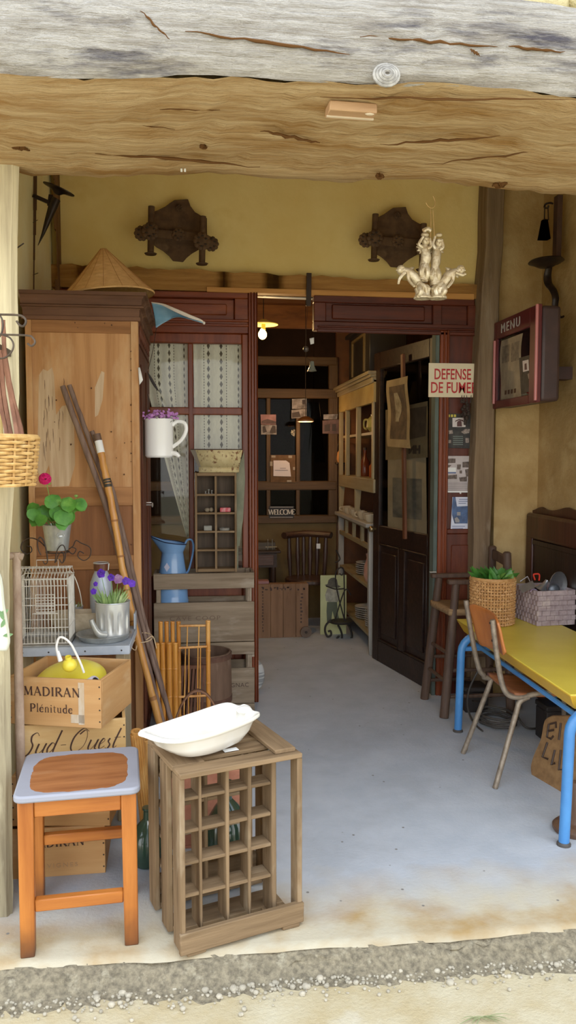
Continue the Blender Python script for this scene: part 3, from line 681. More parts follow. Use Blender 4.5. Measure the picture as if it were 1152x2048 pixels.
# ---------------------------------------------------------------- left side: the wardrobe and what is piled before it
pine = wood('pine', S(194, 142, 92), S(150, 100, 58), 'Z', S(204, 164, 118), along=1.3, across=24, rough=.65, bump=.25, spec=.2, lim3=(.52, .7), lim=(.4, .75))
pinex = wood('pine', S(166, 114, 70), S(128, 84, 48), 'X', S(182, 134, 88), along=1.6, across=24, rough=.65, bump=.25, spec=.2)
pined = wood('pine_dark', S(144, 94, 58), S(112, 70, 42), 'Z', S(164, 114, 74), along=1.4, across=24, rough=.65, spec=.2)
cornm = wood('cornice_brown', S(112, 78, 58), S(86, 58, 43), 'X', S(136, 100, 76), along=2, across=14, rough=.7, spec=.2)
greyw = wood('grey_crate', S(150, 132, 110), S(116, 99, 80), 'X', S(172, 158, 140), along=2, across=26, rough=.9, spec=.1, bump=.5)
greywz = wood('grey_crate', S(150, 132, 110), S(116, 99, 80), 'Z', S(172, 158, 140), along=2, across=26, rough=.9, spec=.1, bump=.5)
bott = {a: wood('bottle_crate', S(140, 114, 84), S(100, 79, 56), a, S(158, 138, 110), along=2, across=26, rough=.9, spec=.1, bump=.55) for a in 'XYZ'}
crw = {a: wood('wine_crate', S(204, 156, 100), S(184, 132, 78), a, S(214, 176, 128), along=1.5, across=16, rough=.6, spec=.2, bump=.15) for a in 'XYZ'}
crp = {a: wood('pale_crate', S(212, 172, 112), S(196, 152, 92), a, S(220, 186, 132), along=1.5, across=16, rough=.6, spec=.2, bump=.15) for a in 'XYZ'}
ink = mat('brand_ink', S(58, 36, 26), S(76, 48, 34), sc=(60, 60, 60), rough=.8)
inkr = mat('brand_brown', S(126, 70, 36), rough=.8)
zinc = mat('zinc', S(186, 192, 200), S(160, 168, 178), S(200, 204, 208), sc=(9, 9, 9), rough=.5, metal=.1, bump=.1)
galv = mat('galvanised', S(196, 198, 194), S(164, 166, 162), S(212, 212, 206), sc=(18, 18, 14), rough=.36, metal=.6)
alu = mat('aluminium', S(206, 208, 206), S(190, 192, 192), sc=(5, 5, 5), rough=.28, metal=.5)
aludull = mat('dull_aluminium', S(176, 184, 198), S(156, 164, 178), sc=(5, 5, 5), rough=.42, metal=.3)
iron = mat('dark_iron', S(44, 36, 32), S(66, 52, 42), sc=(30, 30, 30), rough=.6, metal=.4)
rust = mat('rusty_brown', S(84, 62, 46), S(62, 44, 34), S(104, 80, 60), sc=(24, 24, 24), rough=.75, metal=.2, bump=.2)
soil = mat('potting_soil', S(52, 40, 30), S(36, 28, 22), sc=(60, 60, 60), rough=1)
enamel = mat('white_enamel', S(244, 244, 242), rough=.18, spec=.6)
paper = mat('white_paper', S(236, 236, 234), rough=.8)

wd = T('wardrobe', 'tall pine wardrobe with brown moulded cornice seen from its end', 'wardrobe', (-.515, 4.26, 0))
x0, x1, y0, y1 = -.765, -.262, 3.765, 4.57
ZW = lambda v: P(150, v, y=y0).z
zt = ZW(632)
MB().box(x0, x0+.028, y0, y0+.04, .06, zt).build('stile', pine, wd, True, bevel=.002); MB().box(x1-.034, x1, y0, y0+.04, .06, zt).build('stile', pine, wd, True, bevel=.002)
for a, b in ((620, 665), (975, 1012), (1112, 1140), (1500, 1560)): MB().box(x0+.028, x1-.034, y0+.003, y0+.035, ZW(b), ZW(a)).build('rail', pinex, wd, True, bevel=.002)
m_ = MB(); m_.box(x0+.02, x1-.02, y0+.012, y0+.026, ZW(980), ZW(660)); m_.build('upper_panel', pine, wd, True)
m_ = MB(); m_.box(x0+.02, x1-.02, y0+.014, y0+.026, ZW(1500), ZW(1005)); m_.box(x0+.2, x0+.206, y0+.010, y0+.02, ZW(1500), ZW(1138)); m_.build('lower_panel', pined, wd, True)
m_ = MB()
for i in range(24):
    u, v = random.choice(((262, random.uniform(680, 960)), (262, random.uniform(700, 1250)), (random.uniform(85, 230), random.uniform(645, 655)), (random.uniform(100, 250), random.uniform(760, 965))))
    p = P(u, v, y=y0); m_.ball((p.x, y0+.004, p.z), random.uniform(.002, .004), (1, 1.6, 1.2), 6)
m_.build('speck', mat('knot_dark', S(74, 44, 26)), wd, True)
# worn, split area of the panel
m_ = MB()
for i in range(20):
    u = random.uniform(84, 112) if i < 15 else random.uniform(118, 128); v = random.uniform(745, 900); p = P(u, v, y=y0+.011)
    m_.tube([(p.x, p.y, p.z), (p.x+random.uniform(-.002, .002), p.y, p.z-random.uniform(.01, .035)), (p.x+random.uniform(-.003, .003), p.y, p.z-random.uniform(.04, .07))], [.0007, .0014, .0005], 5)
m_.build('crack', mat('split_grey', S(104, 76, 56)), wd, True)
bleach = mat('bleached_pine', S(206, 178, 144), S(182, 150, 114), S(168, 132, 94), sc=(50, 50, 3), rough=.85)
m_ = MB()
for pts in (((78, 750), (86, 738), (95, 742), (104, 735), (108, 752), (112, 830), (124, 812), (136, 810), (148, 850), (150, 930), (138, 972), (104, 974), (98, 930), (84, 960), (74, 940), (76, 850)), ((190, 775), (203, 742), (209, 745), (205, 800), (196, 830), (190, 834))):
    m_.slab([P(u, v, y=y0+.0112) for u, v in pts], (0, .002, 0))
m_.build('bleached_patch', bleach, wd, True)
m_ = MB(); m_.box(x0, x0+.02, y0+.04, y1, .06, zt); m_.box(x0+.02, x1-.02, y1-.02, y1, .06, zt); m_.box(x0+.02, x1-.02, y0+.04, y1-.02, .06, .09); m_.box(x0+.02, x1-.02, y0+.03, y1-.02, zt-.03, zt)
m_.build('carcass', pined, wd, True)
dw = wood('wardrobe_door', S(104, 58, 40), S(80, 44, 32), 'Z', rough=.6)
for k in (0, 1):
    a = y0+.04+k*.38; m_ = MB(); m_.box(x1-.022, x1, a+.004, a+.374, .14, zt-.12); m_.box(x1, x1+.006, a+.07, a+.3, .2, zt-.2)
    d = m_.build('door', dw, wd, True, bevel=.003)
    if k == 0:
        h = MB(); h.tube([(x1+.002, a+.35, 1.25), (x1+.03, a+.35, 1.25)], .004, 6); h.ball((x1+.034, a+.35, 1.25), .011, (.5, 1, 1.2), 8); h.bar((x1+.004, a+.35, 1.262), (x1+.03, a+.35, 1.262), .003, .003)
        h.bm.transform(WM[wd.name].inverted()); o = h.build('key', mat('key_steel', S(210, 206, 200), metal=.7, rough=.3)); o.parent = d
m_ = MB(); m_.box(x1-.024, x1+.004, y0+.04, y1, zt-.115, zt); m_.box(x1-.024, x1, y0+.04, y1, .06, .135)
m_.build('frieze', dw, wd, True)
m_ = MB()
for k in range(9):
    a = y0+.06+k*.08; m_.tube([(x1+.006, a+.03*math.cos(q), zt-.06+.03*math.sin(q)) for q in [2*PI*i/10 for i in range(9)]], .006, 5)
m_.build('carved_frieze_pattern', dw, wd, True)
# cornice: profile swept round the near end and the front
prof = [(.0, zt-.02), (.012, zt-.018), (.012, zt-.002), (.006, zt+.0), (.008, zt+.03), (.012, zt+.036), (.028, zt+.038), (.028, zt+.044), (.018, zt+.05), (.02, zt+.075), (.03, zt+.088), (.042, zt+.09), (.042, zt+.105), (0, zt+.105)]
m_ = MB(); rings = []
for i in (0, 1, 2):
    rings.append(m_._v([((x0-min(e, .012), y1, z_) if i == -1 else (x0-min(e, .014), y0-e, z_) if i == 0 else (x1+e, y0-e, z_) if i == 1 else (x1+e, y1, z_)) for e, z_ in prof]))
for A, B in zip(rings, rings[1:]):
    for i in range(len(prof)-1): m_._f([A[i], A[i+1], B[i+1], B[i]])
m_.box(x0, x1, y0, y1, zt+.08, zt+.102)
m_.build('cornice', cornm, wd, True, sharp=25)
m_ = MB(); rings = []
for px, py in ((x0+.01, y0+.01), (x1-.01, y0+.01), (x0+.01, y1-.07), (x1-.01, y1-.07)):
    m_ = MB(); m_.hexa([(px-.0, py, 0), (px+(.05 if px < -.5 else -.05), py, 0), (px+(.05 if px < -.5 else -.05), py+.06, 0), (px, py+.06, 0)]+[(px-.0, py, .07), (px+(.06 if px < -.5 else -.06), py, .07), (px+(.06 if px < -.5 else -.06), py+.07, .07), (px, py+.07, .07)])
    m_.build('foot', pined, wd, True)
ztop = zt+.105
tg = MB(); tg.face([P(276, 735, y=3.757), P(280, 735, y=3.757), P(286, 760, y=3.757), P(279, 770, y=3.757)])
tag(tg.build('price_tag', paper, solid=.001), 'small white paper tag hanging at the corner edge of the wardrobe', 'tag')

# conical hat
cx, cy = -.412, 3.97
t = T('conical_hat', 'woven straw conical hat lying on top of the wardrobe', 'hat', M=tr(cx, cy, ztop+.022) @ Matrix.Rotation(-.1, 4, 'Y'))
straw = mat('hat_straw', S(230, 180, 114), S(212, 160, 96), S(238, 196, 136), sc=(30, 30, 80), rough=.75, bump=.25)
m_ = MB(); hh = .232
m_.lathe([(.218, .004), (.216, .0), (.22, .006), (.165, .06), (.11, .12), (.055, .18), (.013, .226), (0, hh)], 40)
m_.build('cone', straw, t, solid=0)
m_ = MB()
for k in range(16): a = 2*PI*k/16; m_.tube([V((r*math.cos(a), r*math.sin(a), z_+.0014)) for r, z_ in ((.219, .007), (.165, .06), (.11, .12), (.055, .18), (.013, .226))], .0012, 4)
m_.build('rib', mat('hat_rib', S(184, 128, 68)), t)

# pale blue curled petal hung from the cornice
t = T('metal_petal', 'curled pale blue sheet-metal petal with white rim jutting from the wardrobe cornice', 'ornament', P(300, 640, y=4.25))
yb = 4.25
topc = cr([P(u, v, y=yb+dy) for u, v, dy in ((303, 605, .0), (325, 609, -.02), (352, 621, -.05), (380, 633, -.06), (402, 641, -.05), (408, 646, -.04))], 5)
botc = cr([P(u, v, y=yb+dy) for u, v, dy in ((312, 656, .06), (322, 649, .06), (338, 640, .05), (354, 633, .0), (385, 640, -.05), (408, 647, -.04))], 5)
m_ = MB(); n = len(topc)-1
m_.sheet(lambda u, v: topc[round(u*n)].lerp(botc[round(u*n)], v)+V((0, .05*math.sin(PI*v)*(1-u), 0)), n, 8)
m_.build('petal', mat('petal_blue', S(150, 196, 222), S(122, 176, 208), S(180, 206, 216), sc=(9, 9, 9), rough=.4), t, True, solid=.002)
m_ = MB(); m_.tube(topc, [.003+.007*math.sin(PI*min(1, i/n))**2 for i in range(n+1)], 7); m_.ball(topc[-1], .007, (1, 1, 1.2), 8); m_.build('rim', mat('petal_rim', S(238, 226, 212)), t, True)
m_ = MB(); m_.tube([P(313, 655, y=yb), P(306, 700, y=yb), P(297, 738, y=yb)], .0018, 5); m_.build('wire', iron, t, True)
a = cr([P(u, v, y=yb-.02) for u, v in ((294, 742), (300, 760), (310, 776), (319, 784))], 4); b = cr([P(u, v, y=yb-.02) for u, v in ((296, 744), (304, 756), (313, 772), (319, 784))], 4)
m_ = MB(); m_.sheet(lambda u, v: a[round(u*12)].lerp(b[round(u*12)], v), 12, 3); m_.build('tongue', mat('black_tongue', S(38, 30, 28)), t, True, solid=.003)

# white enamel jug with purple flowers
def flowers(mb, c, r, n=5, nrm=(0, -1, .4)):
    nrm = V(nrm).normalized(); a = nrm.orthogonal().normalized(); b = nrm.cross(a)
    for k in range(n):
        q = 2*PI*k/n+.3; d = a*math.cos(q)+b*math.sin(q)
        mb.leaf(V(c), d, nrm, r, r*.95, .15, 'round', 4)
leafg = mat('leaf_green', S(84, 146, 50), S(56, 110, 34), S(120, 172, 70), sc=(22, 22, 22), rough=.5, spec=.3)
leafd = mat('leaf_dark', S(66, 92, 52), S(44, 66, 38), sc=(22, 22, 22), rough=.6)
pjy = 3.93; c = P(312, 915, y=pjy)+V((.016, 0, 0)); ctop = P(312, 838, y=pjy)
t = T('enamel_jug', 'white enamel jug planted with mauve flowers hanging on the wardrobe door', 'jug', c)
r = .068; h = ctop.z-c.z
m_ = MB(); m_.lathe([(0, 0), (r-.008, 0), (r, .008), (r, h-.004), (r+.002, h), (r-.003, h), (r-.004, h-.02), (0, h-.02)], 36); m_.build('body', enamel, t)
m_ = MB(); m_.tube(cr([(r-.004, -.01, h-.03), (r+.02, -.015, h-.012), (r+.055, -.02, h-.02), (r+.062, -.02, h-.055), (r+.04, -.02, h-.1), (r-.004, -.01, h-.135)], 5), .0075, 8, flat=1.2); m_.build('handle', enamel, t)
m_ = MB(); m_.tube(cr([(r-.012, -.02, .02), (r+.012, -.03, .018), (r+.03, -.034, .004)], 4), [.012]*5+[.011, .010, .009, .008], 8); m_.build('spout', enamel, t)
fl = MB(); fo = MB()
for i in range(120):
    a = random.uniform(0, 2*PI); q = r*1.25*math.sqrt(random.random()); p = V((q*math.cos(a)+.008, q*math.sin(a), h+random.uniform(0, .055)*(1.15-q/r*.5)))
    if i % 3 == 0: fo.leaf(p-V((0, 0, .02)), (random.uniform(-1, 1), random.uniform(-1, 1), .6), (0, 0, 1), .02, .007, .2, 'oval', 3)
    else: flowers(fl, p, random.uniform(.006, .009), 4, (random.uniform(-.6, .6), -1, random.uniform(0, 1)))
fl.build('blossom', mat('mauve_petal', S(200, 138, 204), S(172, 104, 180), sc=(40, 40, 40), rough=.7), t, fix=False); fo.build('foliage', leafd, t, fix=False)
m_ = MB(); m_.tube(cr([(-r+.018, 0, h-.01), (-r+.014, 0, h+.03), (-r+.02, 0, h+.08), (-r+.016, .01, h+.12)], 4), .0018, 5); m_.build('hanging_wire', iron, t)

# ------------------------------- poles
def pole(name, label, px, r, m, ys, n=None, joints=None, tip=None):
    pts = [P(u, v, y=y) for (u, v), y in zip(px, ys)]
    base = pts[-1].copy(); d = (pts[-1]-pts[-2]).normalized()
    if base.z > 0: base += d*(base.z/max(.05, -d.z))
    pts[-1] = base
    t = T(name, label, 'pole', base)
    fine = []
    for a, b in zip(pts, pts[1:]):
        for i in range(12): fine.append(a.lerp(b, i/12))
    fine.append(pts[-1])
    fine = [p+V((random.uniform(-.0015, .0015), random.uniform(-.0015, .0015), 0)) for p in fine]
    MB().tube(fine, [r*random.uniform(.93, 1.07) for _ in fine], 10).build('shaft', m, t, True)
    return t, fine
polem = wood('pole_brown', S(128, 104, 90), S(92, 70, 60), 'Z', S(150, 128, 112), along=3, across=50, rough=.7, spec=.25)
bamb = wood('bamboo', S(206, 148, 76), S(184, 120, 54), 'Z', S(222, 174, 104), along=4, across=40, rough=.35, spec=.45)
bambo = wood('bamboo_orange', S(214, 146, 60), S(186, 112, 36), 'Z', S(230, 172, 92), along=4, across=40, rough=.3, spec=.5)
pole('wooden_pole', 'long dark pole leaning on the wardrobe, tip furthest left of its bundle', [(125, 772), (212, 1010), (275, 1255), (325, 1440)], .013, polem, (3.70, 3.68, 3.66, 3.655))
pole('wooden_pole', 'long dark pole leaning on the wardrobe, tip just right of the first', [(138, 770), (226, 1010), (288, 1265), (342, 1440)], .011, polem, (3.735, 3.718, 3.702, 3.695))
pole('wooden_pole', 'shorter dark pole tucked close behind the bamboo cane with the white label', [(184, 862), (226, 985), (285, 1225), (350, 1470)], .011, polem, (3.742, 3.74, 3.737, 3.735))
t, fine = pole('bamboo_cane', 'bamboo cane with white paper band and black binding leaning on the wardrobe', [(193, 868), (216, 968), (244, 1130), (268, 1250), (333, 1500)], .0155, bamb, (3.70, 3.66, 3.625, 3.615, 3.6))
def at_v(fine, f): i = f*(len(fine)-1); k = int(i); return fine[k].lerp(fine[min(k+1, len(fine)-1)], i-k)
MB().tube([at_v(fine, .035), at_v(fine, .095)], .0172, 12).build('paper_band', paper, t, True)
MB().tube([at_v(fine, .0), at_v(fine, .035)], .0168, 12).build('tip', mat('cane_tip', S(96, 72, 58)), t, True)
m_ = MB()
for a in (.225, .238, .25): m_.tube([at_v(fine, a), at_v(fine, a+.009)], .0178, 12)
m_.build('binding', mat('black_binding', S(52, 48, 42)), t, True)
m_ = MB()
for a in (.36, .47, .6, .73, .86): m_.tube([at_v(fine, a), at_v(fine, a+.006)], .0175, 12)
m_.build('joint', mat('cane_joint', S(150, 96, 48)), t, True)
m_ = MB(); c = P(284, 1278, y=3.62); m_.tube([c+V((.045*math.cos(q), .03+.045*math.sin(q), .012*math.sin(q))) for q in [2*PI*i/20 for i in range(20)]], .0022, 5, closed=True); m_.tube(cr([c+V((-.03, -.015, 0)), c+V((-.045, -.02, -.03)), c+V((-.028, -.02, -.045)), c+V((-.02, -.015, -.015))], 4), .002, 5); m_.tube(cr([c+V((.02, -.02, 0)), c+V((.05, -.02, .015)), c+V((.065, -.02, -.04))], 4), .002, 5)
tag(m_.build('string_tie', mat('sisal', S(206, 176, 134))), 'pale string tied round the bundle of leaning poles', 'string')

# ------------------------------- hanging basket, bracket, sticks at the left edge
wick = mat('wicker_pale', S(224, 182, 112), S(198, 150, 82), S(232, 200, 140), sc=(40, 40, 40), rough=.6)
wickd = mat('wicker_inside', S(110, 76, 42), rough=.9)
def woven(name, label, c, r0, r1, h, rows, m, inner, nst=26, rr=None, amp=.0045, cat='basket', group=None, sy=1):
    t = T(name, label, cat, c)
    rr = rr or h/rows*.56
    m_ = MB()
    for k in range(rows):
        z_ = h*(k+.5)/rows; r = r0+(r1-r0)*(k+.5)/rows; N = nst*4
        m_.tube([((r+amp*math.cos(nst/2*2*PI*i/N+PI*k))*math.cos(2*PI*i/N), sy*(r+amp*math.cos(nst/2*2*PI*i/N+PI*k))*math.sin(2*PI*i/N), z_+random.uniform(-.0007, .0007)) for i in range(N)], rr, 5, closed=True)
    m_.build('weave', m, t)
    m_ = MB()
    for k in range(nst):
        a = 2*PI*k/nst; m_.tube([(r0*math.cos(a), r0*sy*math.sin(a), .002), (r1*math.cos(a), r1*sy*math.sin(a), h)], rr*.8, 5)
    m_.build('stake', m, t)
    m_ = MB()
    for dr, dz in ((-.004, 0), (.004, 0), (0, .005)): m_.tube([((r1+dr)*math.cos(2*PI*i/60), sy*(r1+dr)*math.sin(2*PI*i/60), h+dz) for i in range(60)], rr*1.05, 6, closed=True)
    m_.build('rim', m, t)
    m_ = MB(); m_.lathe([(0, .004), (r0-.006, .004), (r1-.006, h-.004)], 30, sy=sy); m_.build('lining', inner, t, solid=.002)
    return t
by = 2.42; bz0 = P(40, 972, y=by).z; bz1 = P(40, 876, y=by).z; bxr = P(77, 900, y=by).x
t = woven('wicker_basket', 'pale wicker basket hanging from the iron bracket at the left edge', (bxr-.165, by, bz0), .145, .16, bz1-bz0, 14, wick, wickd, 18, rr=.0046, amp=.0075)
bc = V((bxr-.165, by, bz0)); bh = bz1-bz0
m_ = MB(); m_.tube(cr([(.03, -.15, bh-.02), (.03, -.12, bh+.13), (.03, -.0, bh+.2), (.03, .1, bh+.13), (.03, .14, bh-.02)], 6), .011, 8, flat=.5); m_.build('handle', mat('handle_pale', S(226, 196, 120), rough=.6), t); MB().tube([(.03, 0, bh+.2), (.03, -.04, bh+.25), (.03, -.1, bh+.262)], .006, 6).build('hanging_hook', iron, t)
t2 = T('vine_sticks', 'bundle of brown twisted vine sticks standing in the hanging basket', 'sticks', bc+V((.02, 0, .01)))
vm = mat('vine_brown', S(150, 102, 78), S(120, 78, 58), sc=(30, 30, 14), rough=.8, bump=.3)
for px in (((6, 640), (10, 720), (22, 800), (34, 872), (38, 945)), ((0, 700), (8, 790), (22, 872), (28, 945)), ((8, 700), (22, 780), (44, 872), (46, 940)), ((-10, 690), (0, 800), (14, 872), (20, 945))):
    pts = [P(u, v, y=by+(.02 if i < 3 else -.02)) for i, (u, v) in enumerate(px)]
    MB().tube(cr(pts, 5), [random.uniform(.0058, .0075) for _ in range(len(pts)*5-4)], 7).build('stick', vm, t2, True)
yb = 2.30
t = T('iron_bracket', 'wrought iron bracket with two scrolled arms fixed at the left edge', 'bracket', P(-30, 660, y=yb))
def scroll(px, r=.0055): return cr([P(u, v, y=yb) for u, v in px], 6)
bm_ = mat('bracket_iron', S(96, 82, 70), S(70, 60, 52), sc=(30, 30, 30), rough=.5, metal=.3)
for nm, px, r in (('upper_arm', ((-40, 628), (0, 629), (34, 630), (47, 634), (52, 643), (47, 652), (39, 650), (33, 642)), .0052), ('lower_arm', ((-40, 667), (6, 669), (55, 671), (66, 676), (70, 685), (63, 692), (55, 687)), .0048), ('scroll', ((-20, 690), (0, 672), (6, 650), (0, 632), (-12, 640)), .0042), ('scroll', ((6, 670), (20, 676), (27, 690), (22, 705), (8, 716), (-14, 716)), .0042)):
    MB().tube(scroll(px), r, 7, flat=.6).build(nm, bm_, t, True)
MB().bar(P(-36, 600, y=yb), P(-36, 740, y=yb), .02, .008, up=(0, 1, 0)).box(P(-36, 660, y=yb).x-.01, P(-36, 660, y=yb).x+.01, yb, 2.6, P(0, 680, y=yb).z-.01, P(0, 680, y=yb).z+.01).build('back_plate', bm_, t, True)
ty = 2.5
t = T('serving_tray', 'cream tray with a green leaf picture hung low on the left post', 'tray', P(-20, 1300, y=ty))
MB().bar(P(-6, 1160, y=ty+.012), P(-6, 1160, y=2.6), .01, .01).build('hanging_hook', iron, t, True)
m_ = MB(); pts = [P(u, v, y=ty) for u, v in cr([(-60, 1090, 0), (-4, 1140, 0), (8, 1210, 0), (18, 1272, 0), (15, 1294, 0), (4, 1299, 0), (-60, 1299, 0)], 4) for u, v in ((u, v),)] if False else [P(p.x, p.y, y=ty) for p in cr([(-60, 1090, 0), (-4, 1140, 0), (8, 1210, 0), (18, 1272, 0), (15, 1294, 0), (4, 1299, 0), (-60, 1299, 0)], 4)]
m_.slab(pts, (0, .012, 0)); m_.build('tray', mat('tray_cream', S(240, 236, 216), rough=.4), t, True, bevel=.003)
m_ = MB(); m_.tube([p+V((0, -.003, 0)) for p in pts], .004, 6); m_.build('rim', mat('tray_rim', S(190, 190, 170), rough=.4), t, True)
m_ = MB()
for u, v, a in ((2, 1255, .5), (6, 1272, 1.4), (0, 1230, 1.0), (7, 1240, -.3)): m_.leaf(P(u, v, y=ty-.003), (math.sin(a), 0, math.cos(a)), (0, -1, 0), .03, .012, 0, 'oval', 4)
m_.build('leaf_motif', mat('motif_green', S(104, 140, 90)), t, True, fix=False)
t = T('rusty_staff', 'old rusty iron staff with a crosspiece standing behind the left post', 'staff', P(30, 1790, y=2.84)*V((1, 1, 0)) if False else (P(32, 1100, y=2.785).x, 2.785, 0))
rm = mat('staff_rust', S(178, 154, 132), S(146, 120, 100), S(196, 176, 156), sc=(26, 26, 12), rough=.9, bump=.4)
a = P(33, 1105, y=2.785); MB().tube([(a.x-.004, 2.785, .0), (a.x-.003, 2.785, .6), (a.x, 2.785, a.z)], [.015, .016, .0135], 10).build('shaft', rm, t, True)
MB().tube([P(16, 1112, y=2.785), P(33, 1111, y=2.785), P(46, 1114, y=2.785)], [.013, .012, .012], 10).build('crosspiece', rm, t, True)

# ------------------------------- zinc table and its things
zt_ = .745; ty0, ty1, tx0, tx1 = 3.2, 3.58, -.71, -.275
t = T('zinc_table', 'small pale table with a riveted zinc top standing before the wardrobe', 'table', ((tx0+tx1)/2, (ty0+ty1)/2, 0))
m_ = MB(); m_.box(tx0, tx1, ty0, ty1, zt_-.012, zt_); m_.box(tx0-.002, tx1+.002, ty0-.004, ty0, zt_-.034, zt_+.001); m_.box(tx1, tx1+.004, ty0, ty1, zt_-.034, zt_+.001); m_.box(tx1-.004, tx1+.004, ty0+.3, ty1, zt_, zt_+.07)
m_.build('zinc_top', zinc, t, True, bevel=.002)
for u in (45, 97, 170, 243): p = P(u, 1296, y=ty0-.005); MB().ball((p.x, ty0-.005, zt_-.017), .0035, (1, .5, 1), 8).build('nail', iron, t, True)
lw = wood('table_leg', S(178, 160, 126), S(150, 130, 98), 'Z', rough=.8)
for px, py in ((tx0+.03, ty0+.07), (tx1-.04, ty0+.07), (tx0+.03, ty1-.05), (tx1-.04, ty1-.05)): MB().box(px-.018, px+.018, py-.018, py+.018, 0, zt_-.012).build('leg', lw, t, True, bevel=.003)
MB().box(tx0+.048, tx1-.058, ty1-.06, ty1-.04, zt_-.09, zt_-.012).build('apron', lw, t, True)

# birdcage
cx0, cx1, cy0, cy1 = P(35, 1290, y=3.22).x, P(138, 1290, y=3.22).x, 3.22, 3.385
cz0, cz1 = zt_+.001, P(90, 1158, y=3.22).z; czr = cz1+.035
t = T('birdcage', 'white wire birdcage with a sloping roof standing on the zinc table', 'birdcage', ((cx0+cx1)/2, (cy0+cy1)/2, zt_))
wire = mat('cage_wire', S(236, 232, 222), S(206, 200, 188), sc=(20, 20, 20), rough=.5, metal=.2)
W = .0013
for nm, ya in (('front_grille', cy0), ('back_grille', cy1)):
    m_ = MB(); n = 15
    for i in range(n+1): xx = cx0+(cx1-cx0)*i/n; m_.tube([(xx, ya, cz0+.012), (xx, ya, cz1)], W, 5)
    for z_ in (cz0+.012, cz0+.075, cz0+.165, cz1-.028, cz1): m_.tube([(cx0, ya, z_), (cx1, ya, z_)], W*1.5, 5)
    m_.build(nm, wire, t, True)
for xa in (cx0, cx1):
    m_ = MB()
    for i in range(13): yy = cy0+(cy1-cy0)*i/12; m_.tube([(xa, yy, cz0+.012), (xa, yy, cz1)], W, 5)
    for z_ in (cz0+.012, cz0+.075, cz0+.165, cz1): m_.tube([(xa, cy0, z_), (xa, cy1, z_)], W*1.5, 5)
    m_.build('side_grille', wire, t, True)
m_ = MB()
for i in range(16):
    xx = cx0+(cx1-cx0)*i/15; m_.tube(cr([(xx, cy0-.004, cz1-.022), (xx, cy0-.008, cz1), (xx, cy0+.04, cz1+.016), (xx, cy0+.065, czr), (xx, cy1-.06, czr), (xx, cy1, cz1)], 3), W, 5)
for yy, z_ in ((cy0+.065, czr), (cy1-.06, czr), (cy0-.008, cz1)): m_.tube([(cx0-.006, yy, z_), (cx1+.004, yy, z_)], W*1.6, 5)
m_.build('roof', wire, t, True)
m_ = MB(); xm = (cx0+cx1)/2+.01; m_.tube([(xm-.045, (cy0+cy1)/2, czr), (xm-.045, (cy0+cy1)/2, czr+.03), (xm+.04, (cy0+cy1)/2, czr+.03), (xm+.04, (cy0+cy1)/2, czr)], W*1.3, 5); m_.build('handle', wire, t, True)
m_ = MB(); a, b = P(71, 1190, y=cy0-.004), P(109, 1224, y=cy0-.004)
m_.tube([(a.x, a.y, a.z), (b.x, a.y, a.z), (b.x, a.y, b.z), (a.x, a.y, b.z)], W*1.7, 5, closed=True)
for i in range(1, 6): zz_ = a.z+(b.z-a.z)*i/6; m_.tube([(a.x, a.y, zz_), (b.x, a.y, zz_)], W, 5)
m_.tube([(a.x-.012, a.y, b.z-.006), (b.x+.012, a.y, b.z-.006)], W*1.7, 5); m_.build('door', wire, t, True)
m_ = MB(); m_.box(cx0-.003, cx1+.003, cy0-.003, cy1+.003, cz0, cz0+.004)
for xa in (cx0-.003, cx1+.001): m_.box(xa, xa+.002, cy0, cy1, cz0, cz0+.022)
m_.box(cx0, cx1, cy1, cy1+.002, cz0, cz0+.022); m_.build('tray', mat('cage_tray', S(160, 156, 148), S(128, 124, 116), S(190, 184, 172), sc=(26, 26, 26), rough=.7), t, True)

# geranium on a wire scroll stand
gy = 3.305; g0 = P(115, 1100, y=gy); g1 = P(118, 1049, y=gy)
sbase = V((g0.x, gy, czr+.005))
t = T('scroll_stand', 'dark wire pot stand with curled feet sitting on the birdcage', 'stand', sbase)
zr = g0.z-.0075; m_ = MB(); m_.tube([(g0.x+.045*math.cos(2*PI*i/24), gy+.045*math.sin(2*PI*i/24), zr) for i in range(24)], .0028, 6, closed=True); m_.build('ring', iron, t, True)
def foot(px, y_, r=.0024): MB().tube(cr([P(u, v, y=y_) for u, v in px], 5), r, 6).build('scroll', iron, t, True)
brn = iron
foot(((76, 1082), (79, 1076), (86, 1078), (92, 1095), (95, 1122), (90, 1128), (86, 1122)), gy-.055)
foot(((82, 1110), (77, 1100), (75, 1085), (80, 1074), (88, 1085), (93, 1105), (95, 1124)), gy-.055)
foot(((110, 1126), (113, 1105), (120, 1092), (127, 1091), (131, 1102), (130, 1118), (124, 1126), (119, 1118)), gy-.055)
foot(((112, 1124), (117, 1110), (124, 1104), (128, 1112), (126, 1124)), gy-.055)
foot(((135, 1100), (146, 1092), (152, 1081), (162, 1086), (180, 1095), (180, 1112), (168, 1121), (156, 1113), (159, 1103), (168, 1107)), gy+.02)
foot(((135, 1101), (146, 1108), (152, 1098), (142, 1094)), gy+.02)
foot(((96, 1100), (80, 1083), (62, 1076), (46, 1083), (42, 1098), (52, 1108), (63, 1103), (62, 1094), (54, 1092)), gy+.02)
ph = g1.z-g0.z
t = T('potted_geranium', 'pink geranium in a galvanised bucket on the wire stand', 'plant', (g0.x, gy, g0.z))
m_ = MB(); m_.lathe([(0, 0), (.042, 0), (.043, .003), (.056, ph-.004), (.0585, ph), (.056, ph+.001), (.054, ph-.015), (0, ph-.015)], 32); m_.build('bucket', galv, t)
m_ = MB(); m_.lathe([(0, ph-.012), (.0535, ph-.014)], 20); m_.build('soil', soil, t)
